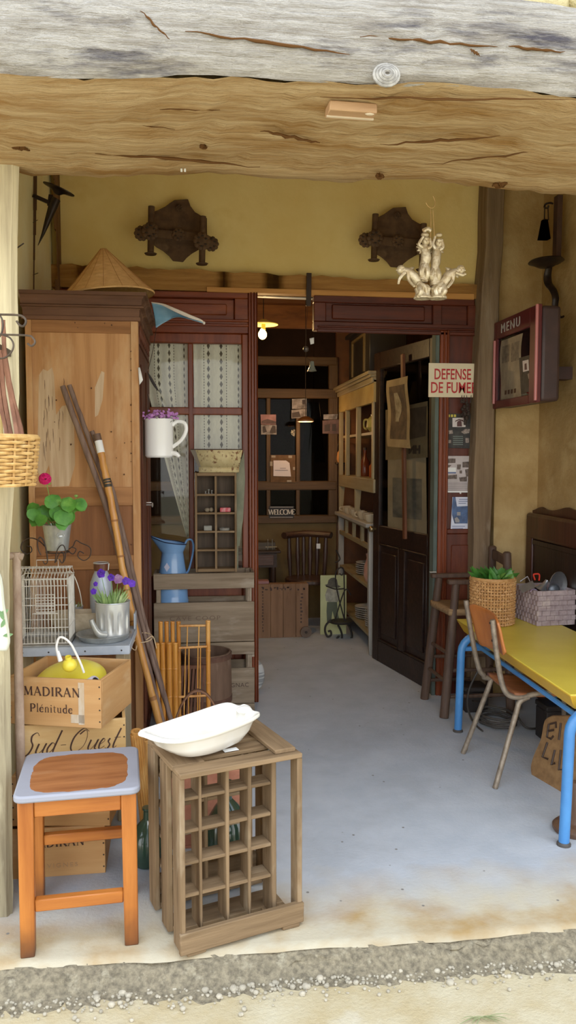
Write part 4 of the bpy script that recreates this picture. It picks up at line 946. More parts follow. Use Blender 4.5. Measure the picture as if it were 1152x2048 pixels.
m_ = MB(); Em = fr((.022, -.05, ph*.62), (1, .42, 0), (0, .1, 1)); m_.tube([Em @ V((.014*math.cos(q), .01*math.sin(q), 0)) for q in [2*PI*i/16 for i in range(16)]], .0012, 5, closed=True); m_.leaf(Em @ V((-.008, -.003, .001)), Em.col[0].xyz, Em.col[2].xyz, .016, .006, 0, 'oval', 4); m_.build('oval_crest', galv, t, fix=False)
fo = MB(); stx = MB()
for u, v, s in ((78, 1020, .05), (88, 1025, .048), (98, 1022, .05), (110, 1024, .055), (122, 1030, .06), (132, 1032, .055), (104, 1000, .05), (112, 1002, .055), (125, 1008, .05), (140, 1008, .05), (150, 1010, .05), (70, 1028, .045), (80, 1043, .045), (92, 1042, .045), (118, 1052, .04), (130, 1020, .05), (98, 1008, .04), (108, 1030, .045), (155, 1015, .04)):
    p = P(u, v, y=gy-.02+random.uniform(-.05, .03))-V((g0.x, gy, g0.z))
    a = random.uniform(-.7, .7); fo.leaf(p+V((0, .0, .022)), (a*.6+(p.x*5), -.35, -.6), (a*.3, -.8, .7), s*1.12, s*1.2, .25, 'round', 6)
    stx.tube(cr([(p.x*.3, 0, ph-.01), (p.x*.7, p.y*.5, (ph+p.z)/2+.015), (p.x, p.y, p.z+.015)], 3), .0016, 5)
hd = P(90, 958, y=gy)-V((g0.x, gy, g0.z)); bud = P(152, 992, y=gy)-V((g0.x, gy, g0.z))
stx.tube(cr([(-.02, 0, ph), P(98, 990, y=gy)-V((g0.x, gy, g0.z)), hd], 4), .0018, 5); stx.tube(cr([(.03, 0, ph), P(150, 1015, y=gy)-V((g0.x, gy, g0.z)), bud], 4), .0016, 5)
stx.ball(bud, .007, (1.2, 1, .9), 8); stx.ball(hd+V((.014, 0, -.018)), .007, (1.3, 1, .8), 8)
fo.build('foliage', leafg, t, fix=False); stx.build('stem', mat('stem_green', S(122, 160, 70)), t)
fl = MB()
for i in range(30):
    d = V((random.gauss(0, 1), random.gauss(-.6, .7), random.gauss(.1, .9))).normalized(); flowers(fl, hd+d*.022, .0135, 5, d)
fl.build('blossom', mat('geranium_pink', S(226, 22, 110), S(200, 10, 90), sc=(60, 60, 60), rough=.6), t, fix=False)

# stone bowl, small pot, flask behind
c = P(165, 1252, y=3.46); c.z = zt_
t = T('stone_bowl', 'wide grey-beige stone bowl behind the birdcage on the zinc table', 'bowl', (-.50, 3.46, zt_+.001))
stn = mat('bowl_stone', S(198, 180, 152), S(172, 154, 126), sc=(24, 24, 24), rough=.95, bump=.3)
MB().lathe([(0, 0), (.07, 0), (.1, .008), (.13, .04), (.15, .085), (.152, .09), (.142, .092), (.12, .05), (.08, .022), (0, .018)], 36, sx=.9, sy=.38).build('bowl', stn, t)
c2 = V((-.43, 3.58, zt_+.0))
t = T('hanging_pot', 'small grey metal pot of sprouts with a tall wire handle', 'pot', (P(152, 1220, y=3.545).x, 3.545, zt_+.001))
pz = P(152, 1212, y=3.545).z-zt_
m_ = MB(); m_.lathe([(0, 0), (.027, 0), (.031, pz-.004), (.033, pz), (.03, pz-.008), (0, pz-.008)], 20); m_.build('body', galv, t)
m_ = MB(); m_.tube(cr([(.028, -.01, pz-.004), (.02, -.012, pz+.06), (.0, -.012, pz+.125), (-.02, -.012, pz+.155), (-.034, -.012, pz+.13), (-.03, -.01, pz-.004)], 4), .0022, 6); m_.build('handle', mat('wire_pale', S(214, 206, 190), metal=.3, rough=.4), t)
m_ = MB()
for i in range(26): a = random.uniform(0, 2*PI); m_.leaf((.02*math.cos(a), .02*math.sin(a), pz-.006), (math.cos(a)*.4, math.sin(a)*.4, 1), (0, -1, 0), random.uniform(.015, .03), .004, .2, 'point', 3)
m_.build('foliage', mat('sprout_green', S(120, 122, 62), S(96, 98, 46), sc=(30, 30, 30)), t, fix=False)
c = P(196, 1222, y=3.525); fx = c.x
t = T('metal_flask', 'dull aluminium flask with a brown cap standing on the zinc table', 'flask', (fx+.014, 3.538, zt_+.001))
fz = P(196, 1142, y=3.525).z-zt_
m_ = MB(); m_.lathe([(0, 0), (.046, 0), (.049, .006), (.049, fz-.08), (.046, fz-.05), (.034, fz-.018), (.028, fz-.004), (.028, fz), (0, fz)], 30); m_.build('body', aludull, t)
m_ = MB(); m_.lathe([(0, fz), (.031, fz), (.032, fz+.028), (.029, fz+.032), (0, fz+.032)], 24); m_.build('cap', mat('bakelite', S(88, 48, 32), rough=.3), t)
m_ = MB(); m_.tube([(.031*math.cos(q), .031*math.sin(q), fz+.033) for q in [2*PI*i/20 for i in range(20)]], .0025, 6, closed=True); m_.tube([(.03, 0, fz-.0), (.034, 0, fz+.03)], .003, 6); m_.build('clasp', alu, t)
# pie dish and coffee pot with violas
dcx, dcy = P(208, 1268, z=zt_).x, P(208, 1268, z=zt_).y
dcy = 3.325
t = T('pie_dish', 'round shallow aluminium dish under the coffee pot', 'dish', (P(208, 1262, y=dcy).x, dcy, zt_+.001))
MB().lathe([(0, 0), (.09, 0), (.096, .004), (.108, .022), (.112, .024), (.113, .026), (.108, .026), (.094, .007), (0, .004)], 44).build('dish', galv, t)
pc = V((P(226, 1262, y=dcy).x, dcy-.0, zt_+.0065)); pz = P(226, 1203, y=dcy).z-pc.z
t = T('coffee_pot', 'ribbed aluminium coffee pot planted with purple violas', 'pot', pc)
m_ = MB(); R0 = .066
def ribw(r, u): return r*(1-.035*(max(0, math.cos(2*PI*u*14))))
m_.lathe([(0, 0), (R0-.004, 0), (R0, .006)], 84)
def wall(u, v):
    z_ = .006+(pz-.008)*v; r = R0+.004*v; k = math.sin(PI*min(1, max(0, (z_-.02)/(pz-.05)))) if .02 < z_ < pz-.03 else 0
    r *= 1-.1*k*max(0, math.cos(2*PI*u*12))**.5 if math.cos(2*PI*u*12) > 0 else 1
    return (r*math.cos(2*PI*u), r*math.sin(2*PI*u), z_)
m_.sheet(wall, 120, 16, closed=True); m_.lathe([(R0+.004, pz-.002), (R0+.0065, pz), (R0+.005, pz+.003), (R0+.001, pz-.002), (R0, pz-.02), (0, pz-.02)], 60); m_.build('body', alu, t)
m_ = MB(); m_.tube(cr([(-.026, -R0+.008, .024), (-.05, -R0-.012, .036), (-.068, -R0-.02, .07), (-.076, -R0-.022, .095)], 4), [.016, .0155, .015, .014, .013, .012, .011, .0105, .01, .0095, .009, .009, .009], 10, flat=1.1); m_.build('spout', galv, t)
fo = MB(); st = MB()
for i in range(70):
    a = random.uniform(0, 2*PI); q = random.uniform(0, R0*.8); d = V((math.cos(a)*random.uniform(.1, .9), math.sin(a)*.5-.2, 1))
    fo.leaf((q*math.cos(a), q*math.sin(a)*.8, pz-.015), d, (0, -1, .2), random.uniform(.03, .075), random.uniform(.005, .012), random.uniform(.1, .5), random.choice(('oval', 'point')), 5)
fo.build('foliage', mat('viola_green', S(150, 176, 104), S(96, 130, 64), S(178, 196, 130), sc=(20, 20, 20), rough=.6), t, fix=False)
pet = mat('viola_purple', S(92, 30, 190), S(58, 12, 130), sc=(50, 50, 50), rough=.6); petm = mat('viola_mauve', S(150, 110, 150), S(120, 70, 130), sc=(50, 50, 50), rough=.6)
for u, v, s, m in ((202, 1147, .02, pet), (187, 1183, .014, pet), (191, 1168, .011, pet), (236, 1158, .021, petm), (252, 1162, .018, pet), (264, 1167, .017, pet), (222, 1155, .016, pet)):
    p = P(u, v, y=dcy-.03)-pc; fl = MB()
    n_ = V((random.uniform(-.4, .4), -1, .2)).normalized(); flowers(fl, p, s, 5, n_); fl.build('blossom', m, t, fix=False)
    st.tube(cr([(p.x*.4, 0, pz-.01), (p.x*.8, p.y*.6, (pz+p.z)/2+.01), p], 4), .0012, 5)
st.build('stem', mat('stem_green', S(122, 160, 70)), t)

# ------------------------------- wine crates
def crate(name, label, corner, a, w, d, h, W, t_=.011, deco=None):
    """open wooden box: corner = bottom front right corner, a = turn about the vertical"""
    M = rz(a, corner) @ tr(-w, 0, 0); t = T(name, label, 'crate', M=M)
    m_ = MB(); m_.box(0, w, 0, t_, 0, h); m_.build('front_panel', W['X'], t, bevel=.0015)
    m_ = MB(); m_.box(0, w, d-t_, d, 0, h); m_.build('back_panel', W['X'], t, bevel=.0015)
    for x in (0, w-t_): MB().box(x, x+t_, t_, d-t_, 0, h).build('side_panel', W['Y'], t, bevel=.0015)
    MB().box(t_, w-t_, t_, d-t_, 0, t_*.8).build('bottom_panel', W['X'], t)
    for k in range(4):
        for x in (.006, w-.006): MB().ball((x, -.0, h*(.14+.24*k)), .0032, (1, .6, 1), 6).build('nail', iron, t)
    return t, fr((w/2, -.0008, h/2), (1, 0, 0), (0, 0, 1)), M
a1 = -.27
tm, F1, M1 = crate('wine_crate', 'open wine crate lettered MADIRAN on top of the left stack', (-.338, 2.795, .548), a1, .345, .30, .172, crw)
roman('lettering', 'MADIRAN', .032, F1 @ tr(-.008, .022, 0), ink, tm, sp=.05)
roman('lettering', 'Plénitude', .029, F1 @ tr(-.012, -.037, 0), ink, tm, sp=.06)
m_ = MB()
for x, w_, h_, y_ in ((.10, .022, .15, 0), (.085, .05, .03, -.055)): m_.box(x-w_/2, x+w_/2, y_-h_/2, y_+h_/2, 0, .0006, F1)
m_.build('glue_stain', mat('glue_grey', S(206, 190, 166), S(190, 160, 122), sc=(40, 40, 12), rough=.5), tm)
ts, F2, M2 = crate('wine_crate', 'open pine crate with script reading Sud-Ouest second from the top of the stack', (-.266, 2.915, .362), .12, .372, .27, .182, crp)
def script(strokes, s, M, m, parent, w=.006):
    mb = MB()
    for pts in strokes:
        c_ = cr([(x, y, 0) for x, y in pts], 6)
        ws = []
        for i in range(len(c_)):
            d = (c_[min(len(c_)-1, i+1)]-c_[max(0, i-1)]); ws.append(w*(.35+.75*max(0, -d.normalized().y if d.length else 0)))
        rib(mb, [((p.x+p.y*.38)*s, p.y*s) for p in c_], ws, M)
    return mb.build('lettering', m, parent, fix=False)
SUD = [[(.3, .86), (.16, 1.02), (-.02, .9), (.02, .66), (.16, .42), (.1, .08), (-.12, -.06), (-.34, .08), (-.3, .3)],
       [(.42, .5), (.4, .15), (.5, .02), (.66, .2), (.74, .5), (.7, .12), (.8, .04)], [(1.14, .42), (1.0, .5), (.88, .25), (.96, .02), (1.12, .2), (1.2, .6), (1.24, 1.05), (1.16, .15), (1.26, .04)],
       [(1.42, .36), (1.66, .36)],
       [(2.5, .9), (2.2, 1.06), (1.92, .7), (1.92, .2), (2.16, -.02), (2.46, .2), (2.5, .65), (2.34, .98), (2.12, .8)],
       [(2.74, .5), (2.72, .15), (2.82, .02), (2.96, .2), (3.06, .5), (3.02, .12), (3.12, .04)], [(3.22, .24), (3.38, .4), (3.3, .52), (3.2, .3), (3.26, .04), (3.46, .16)], [(3.6, .5), (3.56, .36), (3.68, .2), (3.62, .02), (3.5, .08)], [(3.94, .95), (3.86, .3), (3.9, .04), (4.02, .12)], [(3.78, .52), (4.08, .52)]]
script(SUD, .078, F2 @ tr(-.165, -.018, 0), ink, ts, .0055)
tb, F3, M3 = crate('wine_crate', 'reddish pine crate with faded script behind the stool, third in the stack', (-.318, 2.83, .181), -.1, .35, .28, .18, crw)
script([[(.0, .1), (.2, .9), (.36, .1)], [(.06, .4), (.32, .42)], [(.5, .5), (.48, .1), (.6, .4), (.72, .5), (.7, .1)], [(.9, .9), (.84, .1), (.96, .06)], [(1.04, .5), (1.02, .08)], [(1.34, .45), (1.2, .5), (1.14, .2), (1.3, .1), (1.36, .5), (1.3, -.4)], [(1.5, .5), (1.5, .1), (1.66, .12), (1.7, .5), (1.7, .08)], [(1.84, .26), (2.0, .42), (1.9, .5), (1.84, .2), (1.96, .04), (2.1, .16)], [(2.6, .9), (2.4, .6), (2.6, .3), (2.4, .0)]], .065, F3 @ tr(-.03, -.005, 0), inkr, tb, .006)
tl_, F4, M4 = crate('wine_crate', 'lowest crate of the stack lettered MADIRAN, on the floor behind the stool', (-.338, 2.845, 0), .03, .34, .27, .18, crw)
roman('lettering', 'MADIRAN', .03, F4 @ tr(.0, .02, 0), ink, tl_, sp=.05)
text('lettering', 'VIGNES', .022, F4 @ tr(.02, -.05, 0), mat('faint_ink', S(170, 130, 88)), tl_, sx=1.2, sp=1.3)

# yellow lamp in the top crate
yel = mat('lamp_yellow', S(240, 222, 70), S(232, 208, 50), sc=(6, 6, 6), rough=.35, spec=.5)
yc = M1 @ V((.18, .16, .012))
Mt = tr(*(M1 @ V((.165, .142, .14)))) @ Matrix.Rotation(a1, 4, 'Z') @ Matrix.Rotation(.3, 4, 'X')
t = T('pendant_lampshade', 'yellow pendant lampshade with white cord lying in the Madiran crate', 'lampshade', M=Mt)
m_ = MB(); m_.lathe([(.130, -.02), (.132, -.015), (.128, -.009), (.11, .006), (.08, .018), (.035, .026), (0, .028)], 48); m_.build('shade', yel, t, solid=.002)
kp = Mt.inverted() @ P(139, 1330, y=2.86); 
m_ = MB(); m_.ball((kp.x, kp.y, kp.z-.0), .026, (1, 1, .95), 20); m_.lathe([(.012, .02), (.011, .035)], 12, tr(*kp)); m_.build('cord_grip', yel, t)
cord = cr([P(u, v, y=y_) for u, v, y_ in ((137, 1327, 2.845), (120, 1318, 2.85), (116, 1310, 2.85), (113, 1292, 2.85), (118, 1276, 2.85), (128, 1276, 2.85), (141, 1287, 2.85), (151, 1305, 2.86), (161, 1326, 2.87), (168, 1345, 2.88))][1:], 6)
m_ = MB(); m_.tube([Mt.inverted() @ p for p in cord], .0042, 8); m_.tube([Mt.inverted() @ P(121, 1322, y=2.85), Mt.inverted() @ P(115, 1302, y=2.85)], [.0085, .006], 8); m_.build('cord', mat('cord_white', S(242, 240, 236), rough=.4), t)
t = T('ceiling_rose', 'pale lilac-white plastic lamp rose in the Madiran crate', 'lamp part', M1 @ V((.245, .1, .1)))
m_ = MB(); q = Matrix.Rotation(a1, 4, 'Z') @ Matrix.Rotation(1.15, 4, 'Y'); m_.lathe([(0, -.055), (.022, -.055), (.028, -.045), (.042, .045), (.04, .05), (.03, .05), (.0, .02)], 28, q); m_.build('cone', mat('rose_lilac', S(232, 224, 236), rough=.35), t)
m_ = MB(); m_.lathe([(0, .049), (.034, .0505)], 24, q); m_.build('socket', mat('socket_black', S(30, 28, 28)), t)
tag(MB().lathe([(.034, 0), (.034, .26), (.028, .26), (.028, .0), (.034, 0)], 14, fr((-.245, 2.935, .47), (0, 0, 1), (1, 0, 0))).build('x', bamb), 'x', 'x') if False else None
# rolled bamboo mat leaning behind
t = T('rolled_bamboo_mat', 'rolled bamboo mat with its open end poking out beside the Sud-Ouest crate', 'mat', (-.2, 3.02, 0))
d = (V((-.232, 2.97, .475))-V((-.2, 3.08, 0))); Mr = fr(V((-.2, 3.08, 0)), V((1, 0, 0)), d.cross(V((1, 0, 0)))); L_ = d.length
Mr = Matrix((V((1, 0, 0)), d.normalized().cross(V((1, 0, 0))), d.normalized())).transposed().to_4x4(); Mr.translation = V((-.2, 3.08, .0))
m_ = MB(); m_.lathe([(.012, 0), (.021, 0), (.021, L_), (.012, L_), (.012, 0)], 16, Mr)
for i in range(14): a = 2*PI*i/14; m_.tube([Mr @ V((.021*math.cos(a), .021*math.sin(a), .0)), Mr @ V((.021*math.cos(a), .021*math.sin(a), L_-.012))], .004, 5)
m_.build('roll', bamb, t, True)
Mq = Matrix.Translation(V((.03, .035, -.02))) @ Mr; MB().lathe([(.008, 0), (.016, 0), (.016, L_-.03), (.008, L_-.03), (.008, 0)], 14, Mq).build('inner_cane', bamb, t, True)

# ------------------------------- stool
stw = {a: wood('stool_orange', S(190, 112, 44), S(152, 80, 26), a, S(120, 62, 28), along=2, across=22, rough=.45, spec=.35, bump=.2, lim3=(.6, .75)) for a in 'XYZ'}
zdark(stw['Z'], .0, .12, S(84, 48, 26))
stm = mat('stool_seat', S(160, 98, 54), S(132, 74, 38), S(176, 124, 82), sc=(4, 26, 26), rough=.45, bump=.15)
_nt = stm.node_tree; N = _nt.nodes; L = _nt.links; _b = N['Principled BSDF']; _s = _b.inputs['Base Color'].links[0].from_socket
def M_(op, a, b=None):
    n = N.new('ShaderNodeMath'); n.operation = op
    for i, q in enumerate((a, b)):
        if q is None: continue
        if hasattr(q, 'is_output'): L.new(q, n.inputs[i])
        else: n.inputs[i].default_value = q
    return n.outputs[0]
_tc = N.new('ShaderNodeTexCoord'); _sp = N.new('ShaderNodeSeparateXYZ'); L.new(_tc.outputs['Object'], _sp.inputs[0]); _nz = N.new('ShaderNodeTexNoise'); _nz.inputs['Scale'].default_value = 26; L.new(_tc.outputs['Object'], _nz.inputs['Vector'])
_e = M_('ADD', M_('POWER', M_('ABSOLUTE', M_('DIVIDE', _sp.outputs['X'], .148)), 4), M_('POWER', M_('ABSOLUTE', M_('DIVIDE', M_('SUBTRACT', _sp.outputs['Y'], -.012), .152)), 4))
_e = M_('ADD', _e, M_('MULTIPLY', M_('SUBTRACT', _nz.outputs['Fac'], .5), .5))
_g = M_('GREATER_THAN', _e, 1.0)
_mx = N.new('ShaderNodeMix'); _mx.data_type = 'RGBA'; L.new(_g, _mx.inputs[0]); L.new(_s, _mx.inputs[6]); _mx.inputs[7].default_value = S(150, 152, 164); L.new(_mx.outputs[2], _b.inputs['Base Color'])
t = T('wooden_stool', 'orange wooden stool with a worn grey-painted seat before the crates', 'stool', (-.377, 2.548, 0), .09)
zs = .502
m_ = MB(); R_ = .03; hw, hd_ = .185, .18; pts = []
for sx, sy, a0 in ((1, -1, -90), (1, 1, 0), (-1, 1, 90), (-1, -1, 180)): pts += [((sx*(hw-R_))+R_*math.cos(math.radians(a0+q)), (sy*(hd_-R_))+R_*math.sin(math.radians(a0+q))) for q in (0, 22, 45, 67, 90)]
m_.prism(pts, .022, tr(0, 0, zs-.022)); m_.build('seat', stm, t, bevel=.006, seg=2)
for sx in (-1, 1):
    for sy in (-1, 1):
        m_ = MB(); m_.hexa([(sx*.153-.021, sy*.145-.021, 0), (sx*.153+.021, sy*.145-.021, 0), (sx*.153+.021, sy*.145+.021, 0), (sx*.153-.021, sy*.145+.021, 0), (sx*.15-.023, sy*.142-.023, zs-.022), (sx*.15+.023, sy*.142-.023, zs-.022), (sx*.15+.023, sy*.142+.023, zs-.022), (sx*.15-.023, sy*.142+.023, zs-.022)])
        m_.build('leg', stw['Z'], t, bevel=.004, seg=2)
for nm, bx, ax_ in (('apron', (-.127, .127, -.158, -.138, zs-.075, zs-.022), 'X'), ('apron', (-.127, .127, .138, .158, zs-.075, zs-.022), 'X'), ('apron', (-.166, -.146, -.12, .12, zs-.075, zs-.022), 'Y'), ('apron', (.146, .166, -.12, .12, zs-.075, zs-.022), 'Y'), ('stretcher', (-.13, .13, -.158, -.13, .135, .172), 'X'), ('stretcher', (-.13, .13, .13, .158, .2, .235), 'X')):
    MB().box(*bx).build(nm, stw[ax_], t, bevel=.003)

# ------------------------------- big bottle crate
BW, BD, BH = .405, .335, .55
Mc = rz(.34, (-.058, 2.312, 0))
t = T('bottle_crate', 'weathered grey wooden bottle crate standing on end at the step edge', 'crate', M=Mc)
tk = .017
def bx(nm, ax_, *b, bev=.0025): m_ = MB(); m_.box(*b); m_.jitter(.0012); return m_.build(nm, bott[ax_], t, bevel=bev)
for a, b in ((.0, .075), (.125, .195), (.262, BD)): bx('side_slat', 'Z', 0, tk, a, b, .012, BH-.0)
for a, b in ((.0, .05), (.25, BD)): bx('side_slat', 'Z', BW-tk, BW, a, b, .012, BH-.0)
bx('front_board', 'X', -.004, BW+.004, -.008, .012, .012, .078); bx('foot', 'X', .02, .08, .0, .02, 0, .014); bx('foot', 'X', BW-.07, BW-.01, -.006, .02, 0, .014)
bx('foot', 'X', .02, .08, BD-.05, BD-.01, 0, .014); bx('foot', 'X', BW-.07, BW-.01, BD-.05, BD-.01, 0, .014)
bx('bottom_board', 'X', tk, BW-tk, .012, .03, .014, .03); bx('bottom_board', 'X', tk, BW-tk, .1, .2, .014, .03); bx('bottom_board', 'X', tk, BW-tk, .27, BD-.01, .014, .03); bx('bottom_board', 'Y', BW-.1, BW-tk, .03, .1, .014, .03)
bx('back_board', 'X', tk, BW-tk, BD-.014, BD, .03, .1); bx('back_board', 'X', tk, BW-tk, BD-.014, BD, BH-.1, BH-.03)
bx('top_board', 'X', 0, BW, -.004, .07, BH, BH+.015); bx('top_board', 'X', .1, BW-.06, .105, .17, BH, BH+.013); bx('top_board', 'X', .1, BW-.06, .2, .25, BH, BH+.013); bx('top_board', 'X', 0, BW, .275, BD, BH, BH+.015)
bx('top_board', 'Y', 0, .105, .07, .275, BH, BH+.015); bx('top_board', 'Y', BW-.085, BW-.012, .02, BD, BH+.015, BH+.03)
lx0, lx1 = tk, BW-.085
for y0_, y1_ in ((.045, .12), (.235, .305)):
    for k in range(1, 4): x = lx0+(lx1-lx0)*k/4+(-.012 if k == 1 else 0); bx('divider', 'Z', x-.0055, x+.0055, y0_, y1_, .05, BH)
    for k in range(1, 5): z_ = .03+(BH-.03)*k/5.15+.03; bx('divider', 'X', lx0, lx1, y0_+.004, y1_-.004, z_-.006, z_+.006)
    bx('divider', 'Z', lx1, lx1+.016, y0_, y1_, .03, BH)
bx('painted_strip', 'Z', lx1+.016, lx1+.03, .1, .13, .03, BH).data.materials[0] = mat('faded_paint', S(186, 196, 186), S(164, 158, 140), sc=(10, 10, 4), rough=.8)
# basin on the crate
zb = BH+.0155
por = mat('porcelain', S(246, 244, 238), S(240, 234, 220), sc=(5, 5, 5), rough=.14, spec=.6)
zr_ = zb+.088
t = T('porcelain_basin', 'white glazed corner basin with pointed rim ends resting on the bottle crate', 'basin', (0.015, 2.615, zb))
ol_ = cr([P(u, v, z=zr_) for u, v in ((278, 1468), (330, 1450), (390, 1430), (438, 1414), (460, 1411), (478, 1417), (489, 1414), (501, 1419), (507, 1427), (520, 1431), (511, 1439), (497, 1446), (470, 1457), (430, 1471), (390, 1481), (350, 1487), (315, 1484), (291, 1476))], 4, closed=True)
n = len(ol_); cB = sum(ol_, V((0, 0, 0)))/n+V((.0, -.012, 0))
rings = [(1.0, .0), (1.0, .007), (.985, .011), (.9, .008), (.84, .0), (.8, -.014), (.7, -.05), (.45, -.064), (0, -.066)]
outer = [(1.0, .0), (.93, -.006), (.85, -.014), (.77, -.04), (.6, -.068), (.34, -.082), (0, -.084)]
m_ = MB()
for prof in (rings, outer):
    prev = None
    for s, z_ in prof:
        cur_ = m_._v([cB+V((0, 0, z_))]) if s == 0 else m_._v([cB+(p-cB)*s+V((0, 0, z_)) for p in ol_])
        if prev:
            for i in range(n): m_._f([prev[i], prev[(i+1) % n], cur_[(i+1) % n], cur_[i]] if len(cur_) > 1 else [prev[i], prev[(i+1) % n], cur_[0]])
        prev = cur_
bmesh.ops.remove_doubles(m_.bm, verts=m_.bm.verts[:], dist=1e-5)
m_.build('bowl', por, t, True, sharp=60)
m_ = MB()
for u, v, r_, s in ((420, 1482, .016, (1.1, .8, 1.5)), (412, 1488, .011, (1, .8, 1.6)), (436, 1480, .013, (1.3, .8, 1)), (455, 1475, .01, (1.5, .7, .8))): m_.ball(P(u, v, y=2.505), r_*1.1, s, 12)
m_.build('outlet', mat('outlet_white', S(226, 222, 208), S(196, 190, 170), sc=(40, 40, 40), rough=.5), t, True)
m_ = MB(); m_.ball(P(488, 1420, z=zr_+.006), .024, (1.1, .8, .55), 16); m_.build('soap_rest', por, t, True)
tag(MB(rz(.34, (P(461, 1500, z=zb).x, P(461, 1500, z=zb).y, zb+.001))).box(-.024, .024, -.012, .012, -.0005, .0005).build('price_card', paper), 'small blank white card lying on the bottle crate below the basin', 'card')

# ------------------------------- behind the crate
t = T('trug_basket', 'brown wooden trug with a flat hoop handle behind the bottle crate', 'basket', (-.004, 3.3, 0))
hb = mat('hoop_brown', S(120, 80, 54), S(92, 60, 40), sc=(20, 20, 20), rough=.7)
zh = P(383, 1381, y=3.3).z
m_ = MB(); arcp = [(.125*math.cos(q), 0, .06+(zh-.06)*math.sin(q)**.8) for q in [PI*i/24 for i in range(25)]]
for a, b in zip(arcp, arcp[1:]): pass
m_.sheet(lambda u, v: V(arcp[round(u*24)])+V((0, -.016+.032*v, 0)), 24, 1); m_.build('handle', hb, t, solid=.006)
m_ = MB(); m_.lathe([(0, 0), (.09, 0), (.115, .05), (.13, .12), (.124, .12), (.108, .05), (0, .012)], 30); m_.build('body', hb, t)
t = T('glass_demijohn', 'dark green glass demijohn on the floor between stool and bottle crate', 'demijohn', (-.19, 2.9, 0))
gg = mat('green_glass', S(52, 76, 60), S(40, 60, 48), sc=(8, 8, 8), rough=.12, spec=.6)
pd = [(0, 0), (.05, 0), (.062, .012), (.068, .06), (.062, .11), (.035, .15), (.016, .168), (.015, .2), (.019, .204), (.019, .212), (0, .212)]
MB().lathe(pd, 28).build('bottle', gg, t)
t = T('glass_demijohn', 'green glass demijohn seen through the lattice of the bottle crate', 'demijohn', (.10, 2.87, 0))
MB().lathe([(r*1.25, z_*1.45) for r, z_ in pd], 28).build('bottle', gg, t)
t = T('terracotta_box', 'reddish planter box seen through the bottle crate lattice', 'planter', (.03, 3.05, 0))
tc_ = mat('terracotta', S(176, 112, 86), S(150, 90, 66), sc=(12, 12, 12), rough=.85)
m_ = MB(); m_.box(-.15, .15, -.06, .06, 0, .012)
for b in ((-.15, .15, -.06, -.048), (-.15, .15, .048, .06), (-.15, -.138, -.048, .048), (.138, .15, -.048, .048)): m_.box(*b, .012, .3)
m_.build('box', tc_, t, bevel=.003)

# bamboo folding shelf
t = T('bamboo_shelf', 'folded orange bamboo shelf stand leaning in front of the grey crates', 'shelf stand', (-.06, 4.02, 0))
def bpole(u0, v0, u1, y_, r, nm='pole', jn=((.18),)):
    a = P(u0, v0, y=y_); xb = P(u1, 1440, y=y_).x
    m_ = MB(); pts = []; rs = []
    k = 22
    for i in range(k+1): f = i/k; pts.append((a.x+(xb-a.x)*f, y_, a.z*(1-f))); rs.append(r)
    m_.tube(pts, rs, 12)
    for f in (.004, .23, .48, .75): z_ = a.z*(1-f); x_ = a.x+(xb-a.x)*f; m_.lathe([(r, -.005), (r*1.12, -.002), (r*1.12, .002), (r, .005)], 12, tr(x_, y_, z_))
    m_.build(nm, bambo, t, True)
for u, v, y_ in ((321, 1244, 4.05), (333, 1244, 4.06), (345, 1244, 4.07), (357, 1244, 4.08)): bpole(u, v, u+2, y_, .0105)
for u, v, y_ in ((315, 1287, 3.985), (325, 1286, 3.98), (338, 1286, 3.98), (350, 1286, 3.98)): bpole(u, v, u+2, y_, .0125)
bpole(416, 1242, 417, 4.03, .0115)
m_ = MB()
for v, y_ in ((1252, 4.04), (1294, 4.0), (1392, 4.0)): m_.tube([P(358, v+(2 if v > 1260 else 0), y=y_), P(414, v-1, y=y_)], .006, 8)
m_.build('rail', bambo, t, True)
m_ = MB()
for u, u2, v0, v1 in ((375, 374, 1253, 1293), (398, 397, 1252, 1293), (371, 368, 1294, 1440), (396, 395, 1294, 1440), (378, 377, 1294, 1440), (401, 399, 1294, 1440)): m_.tube([P(u, v0, y=4.0), P(u2, v1, y=4.0)], .0032, 6)
m_.build('rod', bambo, t, True)
# half barrel and slatted tray
t = T('half_barrel', 'old grey-brown half barrel standing open behind the bamboo shelf', 'barrel', (.045, 4.38, 0))
brm = wood('barrel_stave', S(122, 96, 78), S(94, 72, 58), 'Z', S(140, 116, 98), along=2, across=14, rough=.9, spec=.1)
m_ = MB(); m_.lathe([(0, .02), (.118, .02), (.118, 0), (.128, 0), (.14, .2), (.135, .425), (.125, .425), (.13, .2), (.11, .03), (0, .03)], 40); m_.build('staves', brm, t)
for z_, r in ((.15, .1385), (.39, .137), (.03, .131)):
    MB().lathe([(r, 0), (r+.003, 0), (r+.003, .03), (r, .03), (r, 0)], 40, tr(0, 0, z_)).build('hoop', mat('hoop_rust', S(104, 72, 56), S(84, 58, 46), sc=(20, 20, 20), rough=.8, metal=.3), t)
t = T('slatted_panel', 'brown slatted wooden panel leaning on the half barrel', 'panel', (P(382, 1400, y=4.16).x, 4.2, 0))
sl = wood('slat_brown', S(116, 76, 54), S(92, 58, 42), 'Z', rough=.8)
xa, xb = P(352, 1340, y=4.2).x, P(410, 1340, y=4.2).x; zt2 = P(380, 1333, y=4.2).z
for i in range(8): x_ = xa+(xb-xa)*(i+.5)/8; MB().bar((x_-.02, 4.13, .02), (x_+.008, 4.21, zt2-.012), .0115, .008, up=(0, 1, 0)).build('slat', sl, t, True)
m_ = MB(); m_.bar((xa, 4.215, zt2-.006), (xb+.01, 4.215, zt2-.006), .018, .018); m_.bar((xa-.02, 4.13, .012), (xb-.01, 4.13, .012), .018, .018); m_.build('frame', sl, t, True)

